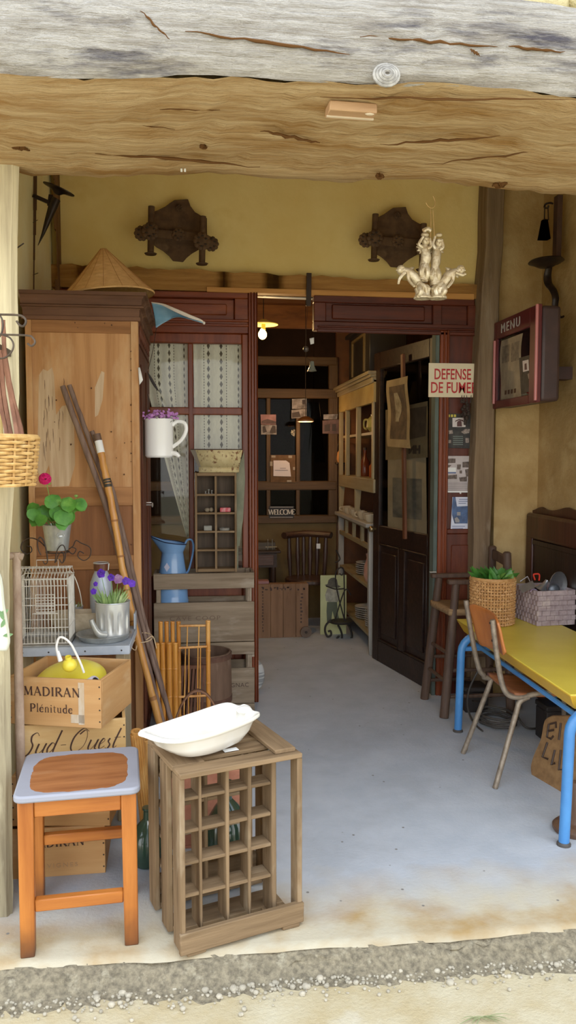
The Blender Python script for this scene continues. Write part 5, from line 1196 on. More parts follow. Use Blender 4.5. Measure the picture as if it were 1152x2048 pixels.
# ------------------------------- two grey crates under the window, jug, rack
def bigcrate(name, label, x0, x1, y0, y1, z0, bands, deco):
    t = T(name, label, 'crate', ((x0+x1)/2, (y0+y1)/2, z0))
    for a, b in bands:
        for yy in (y0, y1-.014): m_ = MB(); m_.box(x0, x1, yy, yy+.014, a, b); m_.jitter(.0012); m_.build('slat', greyw, t, True, bevel=.002)
    zt2 = max(b for a, b in bands)
    for xx in (x0+.0, x1-.014): m_ = MB(); m_.box(xx, xx+.014, y0+.014, y1-.014, z0, zt2-.02 if False else z0+.2); m_.box(xx, xx+.014, y0+.014, y1-.014, zt2-.09, zt2); m_.build('end_panel', greyw, t, True)
    for xx in (x0+.0145, x1-.0395):
        for yy in (y0+.0145, y1-.0395): MB().box(xx, xx+.025, yy, yy+.025, z0+.01, zt2).build('corner_post', greywz, t, True)
    MB().box(x0+.014, x1-.014, y0+.014, y1-.014, z0, z0+.01).build('bottom', greyw, t, True)
    return t
ZC = lambda v: P(400, v, y=4.58).z
t = bigcrate('bottle_box', 'upper grey wooden crate under the window, holding the blue jug', -.250, .325, 4.58, 4.795, .4255, ((.4275, ZC(1205)), (ZC(1178), ZC(1147))), None)
zin = ZC(1213)
m_ = MB(); m_.box(-.234, .309, 4.596, 4.78, zin-.015, zin-.006)
m_.build('shelf_board', greyw, t, True)
for k in range(1, 4): MB().box(-.08+.12*k-.005, -.08+.12*k+.005, 4.6, 4.62, zin-.005, zin+.02).build('divider', greyw, t, True)
text('lettering', 'CAVE COOP', .035, fr(WM[t.name].inverted() @ P(390, 1237, y=4.5795), (1, 0, 0), (0, 0, 1)), mat('stencil_grey', S(100, 78, 60)), t, sx=1.3, sp=1.2)
t2 = bigcrate('bottle_box', 'lower grey wooden crate under the window with lettered board', -.235, .325, 4.57, 4.79, .0, ((.008, .06), (.064, ZC(1338)), (ZC(1310), .424)), None)
text('lettering', 'ARMAGNAC', .035, fr(WM[t2.name].inverted() @ P(462, 1371, y=4.5695), (1, 0, 0), (0, 0, 1)), mat('stencil_dark', S(70, 50, 38)), t2, sx=1.0, sp=1.1)
# blue jug
bl = mat('blue_enamel', S(122, 164, 214), S(110, 154, 206), sc=(5, 5, 5), rough=.16, spec=.6)
py = 4.688; jc = P(346, 1213, y=py); jt = P(346, 1080, y=py)
t = T('enamel_pitcher', 'tall blue enamel pitcher standing in the grey crate', 'pitcher', (jc.x, py, zin-.005))
jh = jt.z-zin+.005
m_ = MB()
m_.lathe([(0, 0), (.087, 0), (.0905, .006), (.0915, .03), (.088, .036), (.087, .06), (.085, .12), (.079, .19), (.07, .25), (.063, jh-.075), (.064, jh-.072)], 40)
def lip(u, v):
    q = 2*PI*u; r = .063+.02*v; sp_ = max(0, math.cos(q-PI))**5
    return ((r+.05*sp_*v)*math.cos(q), r*math.sin(q)*(1-.25*sp_*v), jh-.072+.06*v+.028*v*sp_-.012*v*math.cos(q)*1)
m_.sheet(lip, 48, 8, closed=True); m_.build('body', bl, t, sharp=70)
m_ = MB(); m_.tube([(1.01*lip(i/48, 1)[0], 1.01*lip(i/48, 1)[1], lip(i/48, 1)[2]) for i in range(48)], .003, 6, closed=True); m_.build('rim', mat('navy_rim', S(34, 42, 70), rough=.3), t)
m_ = MB(); m_.tube(cr([(.07, 0, jh-.03), (.088, 0, jh+.0), (.115, 0, jh-.005), (.122, 0, jh-.05), (.112, 0, jh-.11), (.096, 0, jh-.17), (.082, 0, jh-.195), (.074, 0, jh-.19)], 5), .011, 10, flat=.55); m_.build('handle', bl, t)
m_ = MB(); a = 4.30; rr_ = .0735; m_.M = fr((rr_*math.cos(a), rr_*math.sin(a), jh-.15), (-math.sin(a), math.cos(a), 0), (0, 0, 1)); m_.face([(0, -.026, .004), (.018, 0, .002), (0, .026, .001), (-.018, 0, .002)]); m_.build('price_sticker', mat('sticker_lilac', S(206, 208, 232)), t, fix=False)
# narrow rack
rx0, rx1 = P(391, 1150, y=4.62).x, P(474, 1150, y=4.62).x; rz0 = ZC(1147)+.0005; rzt = P(430, 945, y=4.62).z; ry0, ry1 = 4.62, 4.715
t = T('bottle_rack', 'narrow weathered pigeonhole rack of ten cells standing on the grey crate', 'rack', ((rx0+rx1)/2, (ry0+ry1)/2, rz0))
for x_ in (rx0, rx1-.012): MB().box(x_, x_+.012, ry0, ry1, rz0, rzt).build('side', bott['Z'], t, True, bevel=.002)
for z_ in (rz0, rzt-.022): MB().box(rx0+.012, rx1-.012, ry0-.003, ry1, z_+.002, z_+.02).build('end_board', bott['X'], t, True, bevel=.002)
xm = (rx0+rx1)/2
MB().box(xm-.006, xm+.006, ry0+.004, ry1-.006, rz0+.02, rzt-.022).build('upright', bott['Z'], t, True)
cell = (rzt-rz0-.042)/5
for k in range(1, 5): MB().box(rx0+.012, rx1-.012, ry0+.006, ry1-.006, rz0+.02+cell*k-.005, rz0+.02+cell*k+.005).build('shelf', bott['X'], t, True)
MB().box(rx0+.012, rx1-.012, ry1-.006, ry1-.001, rz0+.02, rzt-.022).build('back', wood('rack_back', S(84, 70, 58), S(62, 52, 42), 'Z', rough=.9), t, True)
cz = lambda k: rz0+.02+cell*k+.0055
def tin(name, label, cat, x_, k, w, h, m): tag(MB(tr(x_, ry0+.045, cz(k))).box(-w/2, w/2, -.02, .02, 0, h).build(name, m, bevel=.004, seg=2), label, cat)
tin('red_tin', 'small red and white tin box in the rack, second cell down on the right', 'tin', xm+.055, 3, .062, .026, mat('tin_red', S(196, 40, 56), S(214, 150, 150), sc=(60, 60, 30), rough=.4))
clr = mat('clear_glass', S(168, 166, 156), rough=.1, spec=.7, alpha=.55)
gt = MB(tr(xm-.04, ry0+.04, cz(4)))
for dx, h in ((-.018, .016), (0, .026), (.018, .02)): gt.lathe([(0, 0), (.008, 0), (.0035, .006), (.003, h*.6), (.007, h), (0, h)], 10, tr(dx, 0, 0))
tag(gt.build('glass_trinket', clr), 'tiny clear glass ornament in the top left rack cell', 'ornament')
tag(MB(tr(xm-.05, ry0+.04, cz(3))).ball((0, 0, .013), .013, (1.2, 1, 1)).ball((.024, 0, .014), .014).build('shell', mat('shell_cream', S(150, 136, 112), S(112, 96, 76), sc=(60, 60, 60))), 'pair of small cream shells in the second left rack cell', 'shell')
tag(MB(tr(xm-.045, ry0+.04, cz(2))).box(-.024, .022, -.012, .012, 0, .028).box(-.018, .016, -.014, -.012, .005, .023).build('salt_cellar', clr, bevel=.003), 'small square glass salt cellar in the middle left rack cell', 'salt cellar')
tag(MB(tr(xm+.05, ry0+.045, cz(2))).lathe([(0, 0), (.03, 0), (.032, .014), (.026, .014), (0, .006)], 20).build('glass_dish', clr), 'low round glass dish in the middle right rack cell', 'dish')
# hopper on the rack
t = T('metal_hopper', 'rusty cream-painted metal hopper resting on the pigeonhole rack', 'hopper', ((rx0+rx1)/2, 4.66, rzt))
hz0, hz1 = rzt+.0, P(430, 899, y=4.6).z
ax0, ax1 = P(381, 900, y=4.58).x, P(485, 900, y=4.58).x; bx0, bx1 = P(398, 940, y=4.62).x, P(478, 940, y=4.62).x
hop = mat('hopper_cream', S(222, 204, 152), S(206, 184, 130), S(120, 74, 44), sc=(20, 20, 20), rough=.7, bump=.2, sc3=(34, 34, 34), lim3=(.54, .62))
A = [(ax0, 4.585, hz1), (ax1, 4.585, hz1), (ax1, 4.75, hz1), (ax0, 4.75, hz1)]; B = [(bx0, 4.62, hz0+.03), (bx1, 4.62, hz0+.03), (bx1, 4.715, hz0+.03), (bx0, 4.715, hz0+.03)]; B2 = [(p[0], p[1], hz0) for p in B]
m_ = MB()
for P1, P2 in ((A, B), (B, B2)):
    v1, v2 = m_._v(P1), m_._v(P2)
    for i in range(4): m_._f([v1[i], v1[(i+1) % 4], v2[(i+1) % 4], v2[i]])
m_.build('body', hop, t, True, solid=.003)
m_ = MB(); m_.tube([V(p) for p in A], .0035, 6, closed=True); m_.build('rim', rust, t, True)
m_ = MB(); m_.face([V(A[0])+V((-.001, -.003, -.003)), V(A[0])+V((.028, -.004, -.003)), V(B[0])+V((.01, -.004, .002)), V(B[0])+V((-.002, -.003, 0))]); m_.build('dark_patch', mat('hopper_dark', S(120, 110, 96)), t, True)  # darker grey-brown patch along the left edge of the hopper front
# grey-green board behind the rack
m_ = MB(); m_.slab([P(476, 940, y=4.74), P(488, 902, y=4.74), P(490, 960, y=4.74), P(486, 1040, y=4.74), P(479, 1092, y=4.74), P(474, 1092, y=4.74)], (0, .012, 0)); m_.box(P(474, 1000, y=4.74).x-.03, P(476, 1000, y=4.74).x, 4.742, 4.75, rz0, rzt)
tag(m_.build('green_board', mat('lichen_board', S(150, 148, 124), S(118, 122, 100), S(168, 158, 140), sc=(14, 14, 8), rough=.9)), 'weathered grey-green curved board leaning behind the pigeonhole rack', 'board')
# striped cushion on the floor beyond the jamb
t = T('striped_cushion', 'round grey and white striped cushion on the floor against the door jamb', 'cushion', (P(510, 1380, y=4.98).x+.0, 5.02, 0))
st_ = mat('stripe_fabric', S(196, 196, 192), S(140, 142, 142), sc=(3, 3, 46), lim=(.48, .52), rough=.9, det=0)
MB().ball((0, 0, .105), .105, (.62, .45, 1), 24).build('cover', st_, t)
# ---------------------------------------------------------------- things on the facade and the side walls
YW = YF+.03
sco = mat('sconce_rust', S(98, 72, 50), S(74, 52, 36), S(116, 90, 66), sc=(16, 16, 16), rough=.7, metal=.25, bump=.15)
def ipx(M, u, v, y): return M.inverted() @ P(u, v, y=y)
c0 = P(358, 462, y=YW)
t = T('wall_sconce', 'large rusty metal double candle sconce on the yellow wall above the straw hat', 'sconce', c0)
m_ = MB(); pts = [P(u, v, y=4.79) for u, v in ((349, 400), (376, 398), (381, 412), (390, 424), (402, 431), (414, 436), (414, 470), (412, 492), (398, 499), (384, 507), (374, 515), (366, 524), (346, 522), (338, 512), (326, 502), (312, 494), (306, 488), (304, 455), (305, 424), (316, 420), (330, 413), (341, 405))]
m_.slab(pts, (0, .006, 0)); m_.build('back_plate', sco, t, True, bevel=.002)
m_ = MB(); m_.tube([P(358, 455, y=4.79), P(358, 455, y=YW)], .016, 8); m_.build('mount', sco, t, True)
m_ = MB(); a, b = P(304, 467, y=4.755), P(414, 475, y=4.755); m_.bar(a, b, .006, .05, up=(0, 0, 1)); m_.build('cross_band', sco, t, True, bevel=.002)
def hammered(c, r, nm='rosette'):
    m_ = MB(); c = V(c)
    for k in range(10):
        q = 2*PI*k/10; m_.ball(c+V((r*.72*math.cos(q), -.006, r*.72*math.sin(q))), r*.36, (1, .35, 1), 8)
    m_.ball(c+V((0, -.004, 0)), r*.75, (1, .3, 1), 12); m_.build(nm, sco, t, True)
    h = MB()
    for k in range(6): q = 2*PI*k/6+.4; h.ball(c+V((r*.5*math.cos(q), -.0135-.004, r*.62*math.sin(q))), r*.13, (1.4, .5, .8), 6)
    h.build('pierced_hole', mat('pierce_dark', S(40, 28, 20)), t, True)
hammered(P(357, 470, y=4.75), .036)
hammered(P(358, 416, y=4.785), .02)
for u0, v0, v1, yy in ((303, 413, 508, 4.70), (406, 433, 528, 4.70)):
    a, b = P(u0, v0, y=yy), P(u0-5, v1, y=yy); b.x = a.x-.008
    MB().tube([a, b], .0185, 18).build('candle_tube', sco, t, True)
    MB().lathe([(0, -.003), (.03, -.004), (.036, .003), (.02, .004), (0, .004)], 20, tr(b.x, b.y, b.z)).build('drip_disc', sco, t, True)
    m = a.lerp(b, .55); hammered((m.x-.002, yy-.024, m.z), .048, 'pierced_collar'); hammered((m.x+(.05 if u0 > 350 else -.052), yy+.01, m.z-.004), .042, 'pierced_collar')
    MB().bar((m.x, yy, m.z), (m.x, 4.79, m.z), .02, .02).build('bracket', sco, t, True)
sc2 = P(786, 478, y=YW)
dup(t, tr(*(sc2+V((.005, 0, .008)))), 'rusty metal double candle sconce on the yellow wall behind the hanging cherubs')

# cherubs
t = T('cherub_ornament', 'silvery cluster of cherubs hanging on a wire hook from the great beam', 'ornament', P(862, 396, y=2.74))
sil = mat('antique_silver', S(214, 200, 168), S(168, 146, 108), S(232, 224, 204), sc=(50, 50, 50), rough=.35, metal=.55, bump=.3, bsc=(110, 110, 110))
yc = 2.74
m_ = MB(); m_.tube(cr([P(u, v, y=yc) for u, v in ((866, 392), (870, 402), (869, 412), (863, 416), (856, 412), (852, 405))], 5), .0016, 6)
for u in (861, 866): m_.tube([P(u, 415+(u-861), y=yc), P(u+1, 440, y=yc), P(u+3 if u > 862 else u, 475, y=yc)], .0014, 6)
m_.build('hook', mat('brass_wire', S(176, 140, 84), metal=.6, rough=.4), t, True)
B = lambda u, v, d=0: P(u, v, y=yc+d)
pxm = .0018
def cherub(nm, head, torso, hips, arms, legs, d=0):
    m_ = MB(); h = B(*head, d)
    m_.ball(h, .0155, (1, 1, 1.1), 12); m_.ball(h+V((0, -.009, .007)), .010, (1, .8, .7), 8); m_.ball(h+V((0, -.0155, -.003)), .0028, (1, 1, 1.3), 6)
    for sx in (-1, 1): m_.ball(h+V((sx*.0055, -.0145, .001)), .002, n=6); m_.ball(h+V((sx*.0155, 0, -.001)), .003, n=6)
    m_.tube(cr([h, B(*torso[0], d), B(*torso[1], d), B(*hips, d)], 4), [.007, .0085, .011, .0125, .0135, .0145, .0155, .016, .017, .0175, .0165, .015, .0125], 10)
    for pts, r in ((arms[0], .0065), (arms[1], .0065), (legs[0], .0105), (legs[1], .0105)):
        c_ = cr([B(*p[:2], d+(p[2] if len(p) > 2 else -.01)) for p in pts], 4); m_.tube(c_, [r*(1.1-.55*i/len(c_)) for i in range(len(c_))], 8); m_.ball(c_[-1], r*.75, (1, 1, 1.1), 8)
    m_.build(nm, sil, t, True)
    w = MB(); tq = B(*torso[0], d+.014)
    for sx in (-1, 1):
        for k in range(4): w.leaf(tq, (sx*(.8-.1*k), .1, .5-.32*k), (0, -1, 0), .034-.003*k, .012, .15, 'oval', 4)
    w.build('wing', sil, t, True, fix=False, solid=.0015)
cherub('cherub', (802, 540), ((814, 543), (826, 552)), (838, 570), (((810, 545), (800, 556), (797, 566)), ((816, 545), (818, 560), (828, 572, -.025))), (((838, 570), (842, 583, -.03), (836, 592, -.02)), ((836, 568), (850, 575, -.02), (852, 588, -.02))), -.01)
cherub('cherub', (921, 540), ((908, 545), (896, 552)), (884, 572), (((911, 545), (924, 550), (930, 548)), ((906, 548), (905, 562), (896, 574, -.025))), (((884, 570), (890, 582, -.03), (882, 592, -.02)), ((884, 568), (872, 578, -.02), (874, 590, -.02))), -.01)
cherub('cherub', (852, 483), ((850, 497), (852, 512)), (850, 530), (((846, 495), (838, 488), (846, 474)), ((854, 497), (862, 492), (860, 478))), (((849, 530), (843, 545, -.02), (846, 560)), ((852, 530), (856, 546, -.02), (852, 560))), .0)
cherub('cherub', (877, 487), ((874, 500), (872, 516)), (870, 536), (((871, 498), (866, 488), (870, 474)), ((878, 500), (886, 494), (884, 480))), (((868, 536), (862, 552, -.03), (866, 564)), ((872, 536), (878, 552, -.03), (873, 566)))  , .012)
m_ = MB(); m_.tube(cr([B(847, 462), B(855, 458), B(862, 462)], 3), .008, 8); m_.ball(B(850, 470), .011, (1.3, 1, .8)); m_.ball(B(878, 470), .009, (1.3, 1, .8)); m_.build('cap', sil, t, True)
MB().tube([B(850, 510), B(846, 545), B(842, 562)], [.012, .017, .024], 12).build('drapery', sil, t, True); MB().tube([B(872, 520), B(868, 545), B(872, 570)], [.012, .016, .022], 12).build('drapery', sil, t, True)
for u, v in ((846, 580), (876, 580)):
    c = B(u, v, -.01); m_ = MB(); m_.lathe([(0, .018), (.018, .016), (.028, .004), (.024, -.01), (.026, -.018), (.031, -.026), (.03, -.03), (.024, -.028), (0, -.02)], 22, tr(*c), wob=lambda a: 1+.05*math.cos(a*2*PI*9)); m_.build('cup', sil, t, True)

# signs and papers
ys_ = 4.775
t = T('no_smoking_sign', 'cream sign reading DEFENSE DE FUMER in red capitals beside the oak post', 'sign', P(905, 760, y=ys_))
a, b = P(857, 794, y=ys_), P(956, 726, y=ys_); m_ = MB(); m_.box(a.x, b.x, ys_, ys_+.004, a.z, P(857, 726, y=ys_).z); m_.build('board', mat('sign_cream', S(236, 222, 188), S(228, 212, 176), sc=(5, 5, 5), rough=.5), t, True)
redl = mat('sign_red', S(186, 34, 36), rough=.5)
Ti = WM[t.name].inverted()
for s, u0, u1, v in (('DEFENSE', 869, 942, 748), ('DE FUMER', 862, 955, 775)):
    o = text('lettering', s, .066, Matrix(), redl, t, bold=.0009)
    xs = [q.co.x for q in o.data.vertices]; yy = [q.co.y for q in o.data.vertices]; w_ = max(xs)-min(xs); h_ = max(yy)-min(yy)
    pa, pb = P(u0, v, y=ys_), P(u1, v, y=ys_); hh_ = (P(u0, v-11, y=ys_)-P(u0, v+11, y=ys_)).z
    o.data.transform(Ti @ fr(((pa.x+pb.x)/2, ys_-.0012, pa.z), (1, 0, 0), (0, 0, 1)) @ Matrix.Diagonal(((pb.x-pa.x)/w_, hh_/h_, 1, 1)) @ tr(-(max(xs)+min(xs))/2, -(max(yy)+min(yy))/2, 0))
t = T('black_ornament', 'small black spiky ornament fixed below the sign against the oak post', 'ornament', P(934, 815, y=4.755))
bk = mat('soot_black', S(40, 30, 26), S(56, 42, 34), sc=(40, 40, 40), rough=.7)
m_ = MB(); cpos = P(933, 805, y=4.745)
for i in range(16): m_.ball(P(random.uniform(923, 943), random.uniform(801, 836), y=random.uniform(4.735, 4.76)), random.uniform(.009, .015), n=8)
for u in (922, 928, 935, 941): m_.tube([P(u, 806, y=4.745), P(u+random.uniform(-2, 2), 790, y=4.74)], [.005, .0015], 6)
m_.tube([P(932, 825, y=4.755), P(930, 850, y=4.765)], [.015, .008], 8); m_.build('body', bk, t, True)
yp_ = YF-.022
def patch(mb, px, y, off=0):
    mb.face([P(u, v, y=y-off) for u, v in px])
t = T('black_poster', 'black poster with a white gateway photo, uppermost of three on the red door panel', 'poster', P(918, 862, y=yp_))
m_ = MB(); patch(m_, ((895, 827), (942, 828), (941, 897), (895, 896)), yp_); m_.build('sheet', mat('poster_black', S(34, 32, 32), S(58, 56, 54), S(84, 60, 48), sc=(22, 22, 22), lim3=(.62, .7)), t, True, fix=False)
m_ = MB(); patch(m_, ((905, 836), (932, 835), (931, 854), (905, 854)), yp_, .001); m_.build('photo', mat('photo_white', S(216, 206, 204)), t, True, fix=False)
m_ = MB(); patch(m_, ((914, 853), (914, 845), (916, 842), (920, 841), (923, 843), (924, 853)), yp_, .002); patch(m_, ((910, 845), (911, 841), (918, 838), (926, 840), (929, 845), (926, 843), (918, 840.5), (912, 843)), yp_, .002); m_.build('gateway', mat('gate_brown', S(84, 50, 50)), t, True, fix=False)
m_ = MB()
for px in (((897, 861), (905, 860), (906, 867), (898, 868)), ((922, 864), (930, 858), (940, 858), (938, 866), (928, 868)), ((897, 880), (902, 880), (902, 886), (897, 886)), ((931, 876), (938, 876), (938, 886), (931, 885))): patch(m_, px, yp_, .001)
m_.build('picture_patch', mat('photo_pale', S(176, 160, 150), S(110, 96, 88), sc=(60, 60, 60)), t, True, fix=False)
m_ = MB()
for k in range(3): patch(m_, ((896+6*k, 829), (900+6*k, 829), (900+6*k, 834), (896+6*k, 834)), yp_, .001)
m_.build('lettering', mat('poster_yellow', S(206, 190, 70)), t, True, fix=False)
m_ = MB()
for k in range(5): patch(m_, ((906, 872+4*k), (926, 872+4*k), (926, 873.6+4*k), (906, 873.6+4*k)), yp_, .001)
m_.build('lettering', mat('poster_greytext', S(110, 122, 116)), t, True, fix=False)
t = T('photocopy_poster', 'grey photocopied poster with small pictures, middle of three on the red door panel', 'poster', P(917, 950, y=yp_))
m_ = MB(); patch(m_, ((894, 912), (941, 912), (941, 984), (893, 984)), yp_); m_.build('sheet', mat('copy_grey', S(206, 194, 194), S(178, 168, 168), sc=(9, 9, 9)), t, True, fix=False)
m_ = MB()
for px in (((894, 917), (911, 917), (911, 926), (894, 926)), ((925, 924), (940, 923), (940, 935), (925, 935)), ((894, 951), (914, 949), (914, 958), (893, 958)), ((914, 929), (922, 929), (921, 939), (914, 939)), ((930, 939), (941, 937), (941, 953), (932, 953)), ((918, 955), (934, 953), (934, 963), (920, 963)), ((894, 930), (903, 930), (898, 936), (894, 936)), ((919, 941), (924, 941), (924, 947), (919, 947))): patch(m_, px, yp_, .001)
m_.build('picture_patch', mat('copy_dark', S(70, 58, 54), S(120, 104, 96), sc=(60, 60, 60)), t, True, fix=False)
m_ = MB(); patch(m_, ((896, 935), (912, 935), (912, 945), (896, 945)), yp_, .002); patch(m_, ((893, 982), (941, 982), (941, 985), (893, 985)), yp_, .002); m_.ball(P(921, 986, y=yp_-.003), .006, (1, .5, 1), 8); m_.build('white_strip', paper, t, True, fix=False)
m_ = MB(); patch(m_, ((896, 944), (912, 944), (912, 947), (896, 947)), yp_, .0025); m_.build('blue_strip', mat('copy_blue', S(96, 110, 150)), t, True, fix=False)
m_ = MB()
for k in range(5): patch(m_, ((895, 966+3.4*k), (939, 966+3.4*k), (939, 966.9+3.4*k), (895, 966.9+3.4*k)), yp_, .001)
m_.build('lettering', mat('copy_text', S(120, 108, 108)), t, True, fix=False)
t = T('blue_flyer', 'white and blue flyer, lowest of three on the red door panel', 'flyer', P(918, 1030, y=yp_))
m_ = MB(); patch(m_, ((905, 994), (937, 994), (935, 1064), (901, 1063)), yp_); m_.build('sheet', mat('flyer_white', S(214, 218, 236)), t, True, fix=False)
m_ = MB(); patch(m_, ((906, 994), (911, 994), (914, 1013), (936, 1012), (935, 1047), (909, 1047), (904, 1030), (904, 1012)), yp_, .001); m_.build('photo', mat('flyer_blue', S(80, 110, 160), S(60, 70, 96), S(130, 120, 120), sc=(14, 14, 14)), t, True, fix=False)
m_ = MB(); patch(m_, ((909, 1037), (914, 1034), (919, 1040), (919, 1045), (911, 1045)), yp_, .002); patch(m_, ((914, 1024), (921, 1024), (921, 1031), (914, 1031)), yp_, .002); m_.build('picture_patch', mat('flyer_grey', S(150, 146, 146)), t, True, fix=False)
m_ = MB()
for v, u0, u1 in ((998, 918, 936), (1002, 917, 936), (1006, 917, 932), (1052, 904, 930), (1056, 904, 926), (1060, 903, 915)): patch(m_, ((u0, v), (u1, v), (u1, v+1.2), (u0, v+1.2)), yp_, .001)
m_.build('lettering', mat('flyer_text', S(84, 96, 140)), t, True, fix=False)

# menu box on the side wall
mx = 1.80
n_, f_ = P(1079, 709, x=mx), P(975, 735, x=mx)
ya, yb_ = n_.y, min(f_.y, 4.74)
zt1, zb1 = P(1078, 613, x=mx).z, P(1086, 806, x=mx).z
zt1 = (zt1+P(975, 650, x=mx).z)/2; zb1 = (zb1+P(980, 817, x=mx).z)/2
t = T('menu_case', 'dark red glazed menu case lettered MENU hung on the ochre side wall', 'case', (mx, (ya+yb_)/2, zb1))
mr = mat('menu_red', S(92, 30, 34), S(78, 24, 28), sc=(5, 5, 5), rough=.35, spec=.5); ms = mat('menu_side', S(70, 50, 48), S(56, 42, 42), sc=(8, 8, 8), rough=.5)
W_, H_ = yb_-ya, zt1-zb1
m_ = MB(); m_.box(mx+.012, mx+.12, ya+.004, yb_-.004, zb1+.006, zt1-.006); m_.build('housing', ms, t, True, bevel=.02, seg=3)
gy0, gy1, gz0, gz1 = ya+W_*.16, yb_-W_*.1, zb1+H_*.09, zt1-H_*.2
m_ = MB()
for b in ((ya, gy0, zb1, zt1), (gy1, yb_, zb1, zt1), (gy0, gy1, zb1, gz0), (gy0, gy1, gz1, zt1)): m_.box(mx-.012, mx+.012, b[0], b[1], b[2], b[3])
m_.build('frame', mr, t, True, bevel=.004)
pk = mat('highlight_pink', S(190, 112, 110), rough=.35)  # pink tubes stand in for the highlights along the case edges
for yy, a, b in ((ya+.004, zb1+.01, zt1-.004), (yb_-.05, zb1+.03, zt1-.11)): MB().tube([(mx-.016, yy, a), (mx-.016, yy, b)], .0085, 8).build('edge_highlight', pk, t, True)
MB().box(mx+.002, mx+.006, gy0, gy1, gz0, gz1).build('pane', glassm, t, True)
MB().box(mx+.008, mx+.0115, gy0, gy1, gz0, gz1).build('lining', mat('menu_lining', S(84, 74, 58), S(68, 60, 48), sc=(6, 6, 6)), t, True)
MB().box(mx+.12, XR, (ya+yb_)/2-.05, (ya+yb_)/2+.05, zb1+.15, zb1+.22).build('bracket', ms, t, True)
FM = fr((mx-.0125, (gy0+gy1)/2+.03, (gz1+zt1)/2-.003), (0, -1, 0), (0, 0, 1))
text('lettering', 'MENU', .075, Ti.copy() @ Matrix() if False else WM[t.name].inverted() @ FM, mat('menu_silver', S(206, 202, 196), metal=.3, rough=.3), t, sx=1.15, sp=1.35, ext=.002)
t2 = T('menu_sheet', 'curling grey newspaper sheet inside the menu case', 'sheet', (mx, (ya+yb_)/2, gz0))
a_, b_, c_, d_ = [P(u, v, x=mx+.0016) for u, v in ((1003, 682), (1046, 666), (1042, 795), (1001, 802))]
def nsp(u, v): p = a_.lerp(b_, u).lerp(d_.lerp(c_, u), v); p.y += .03*math.sin(PI*v*1.6)*(1-v); p.x = mx+.0016-.000; return p
m_ = MB(); m_.sheet(nsp, 8, 14); m_.build('sheet', mat('newsprint', S(150, 138, 116), S(122, 110, 92), sc=(12, 12, 12)), t2, True, fix=False)
m_ = MB(); m_.sheet(lambda u, v: nsp(.1+.36*u, .1+.28*v)-V((.0006, 0, 0)), 4, 6); m_.sheet(lambda u, v: nsp(.55+.36*u, .1+.3*v)-V((.0006, 0, 0)), 4, 6); m_.build('photo', mat('newsphoto', S(84, 76, 66), S(124, 112, 96), sc=(30, 30, 30)), t2, True, fix=False)
m_ = MB()
for k in range(4): m_.sheet(lambda u, v: nsp(.2+.15*k+.1*u, .84+.07*v)-V((.0006, 0, 0)), 1, 2)
m_.build('lettering', ink, t2, True, fix=False)
t2 = T('menu_poster', 'small black poster with gateway photo inside the menu case', 'poster', (mx, ya+.1, gz0))
def pxx(px, nm, m, off=0):
    q = MB(); q.face([P(u, v, x=mx+.0008-off) for u, v in px]); q.build(nm, m, t2, True, fix=False)
pxx(((1038, 716), (1066, 708), (1068, 780), (1042, 788)), 'sheet', MATS['poster_black']); pxx(((1045, 722), (1057, 719), (1058, 741), (1046, 744)), 'photo', MATS['photo_white'], .0004); pxx(((1049, 740), (1049, 728), (1053, 726), (1054, 739)), 'gateway', MATS['gate_brown'], .0008); pxx(((1055, 748), (1063, 744), (1063, 756), (1057, 758)), 'picture_patch', MATS['photo_pale'], .0004)

# torches
tor = mat('torch_black', S(52, 42, 38), S(38, 30, 28), sc=(20, 20, 20), rough=.4, metal=.4)
yt = 4.28
t = T('torch_holder', 'black iron cone torch holder with a flared dish on the cream wall', 'torch', P(68, 393, y=yt))
q = lambda u, v: P(u, v, y=yt)
m_ = MB(); m_.tube([q(113, 398), q(107, 410), q(96, 440), q(86, 468), q(76, 491)], [.022, .024, .016, .008, .0015], 18); m_.build('cone', tor, t, True)
ax = (q(113, 398)-q(78, 490)).normalized(); Mx = fr(q(115, 386), ax.cross(V((0, 1, 0))), V((0, 1, 0))); Mx = Matrix((ax.cross(V((0, 1, 0))).normalized(), V((0, 1, 0)), ax)).transposed().to_4x4(); Mx.translation = q(116, 382)
m_ = MB(); m_.lathe([(.0, -.02), (.014, -.018), (.03, -.004), (.055, .006), (.082, .008), (.083, .012), (.05, .012), (.02, .018), (0, .02)], 28, Mx, sy=.6); m_.build('dish', tor, t, True)
m_ = MB(); m_.bar(q(66, 391), q(98, 405), .014, .018, up=(0, 0, 1)); m_.build('arm', tor, t, True); m_ = MB(); m_.bar(q(102, 390), q(99, 412), .022, .012, up=(0, 1, 0)); m_.build('clamp', tor, t, True)
XT = XR-.06
q2 = lambda u, v, x=XT: P(u, v, x=x)
t = T('torch_holder', 'dark iron torch holder with wavy tail on the ochre wall above the menu case', 'torch', q2(1105, 530))
m_ = MB(); m_.bar(q2(1117, 392), q2(1113, 528), .05, .03, up=(1, 0, 0)); m_.build('upright', mat('torch_brown', S(78, 54, 44), S(60, 42, 36), sc=(9, 9, 9), rough=.7), t, True)
dc = q2(1092, 528, XT-.1); m_ = MB(); m_.lathe([(0, -.02), (.05, -.016), (.1, .008), (.118, .012), (.11, .02), (.06, .016), (0, .012)], 28, tr(*dc), sx=.8); m_.build('dish', tor, t, True)
m_ = MB(); m_.tube(cr([q2(u, v) for u, v in ((1098, 535), (1095, 552), (1097, 568), (1106, 580), (1111, 595), (1110, 612), (1112, 625), (1122, 635), (1127, 632))], 4), [.02, .021, .022, .023, .024, .025, .026, .026, .026, .026, .026, .025, .025, .024, .023, .022, .022, .021, .02, .02, .02, .02, .019, .018, .016, .014, .013, .012, .011, .01, .009, .008, .007], 10, flat=.5); m_.build('tail', tor, t, True)
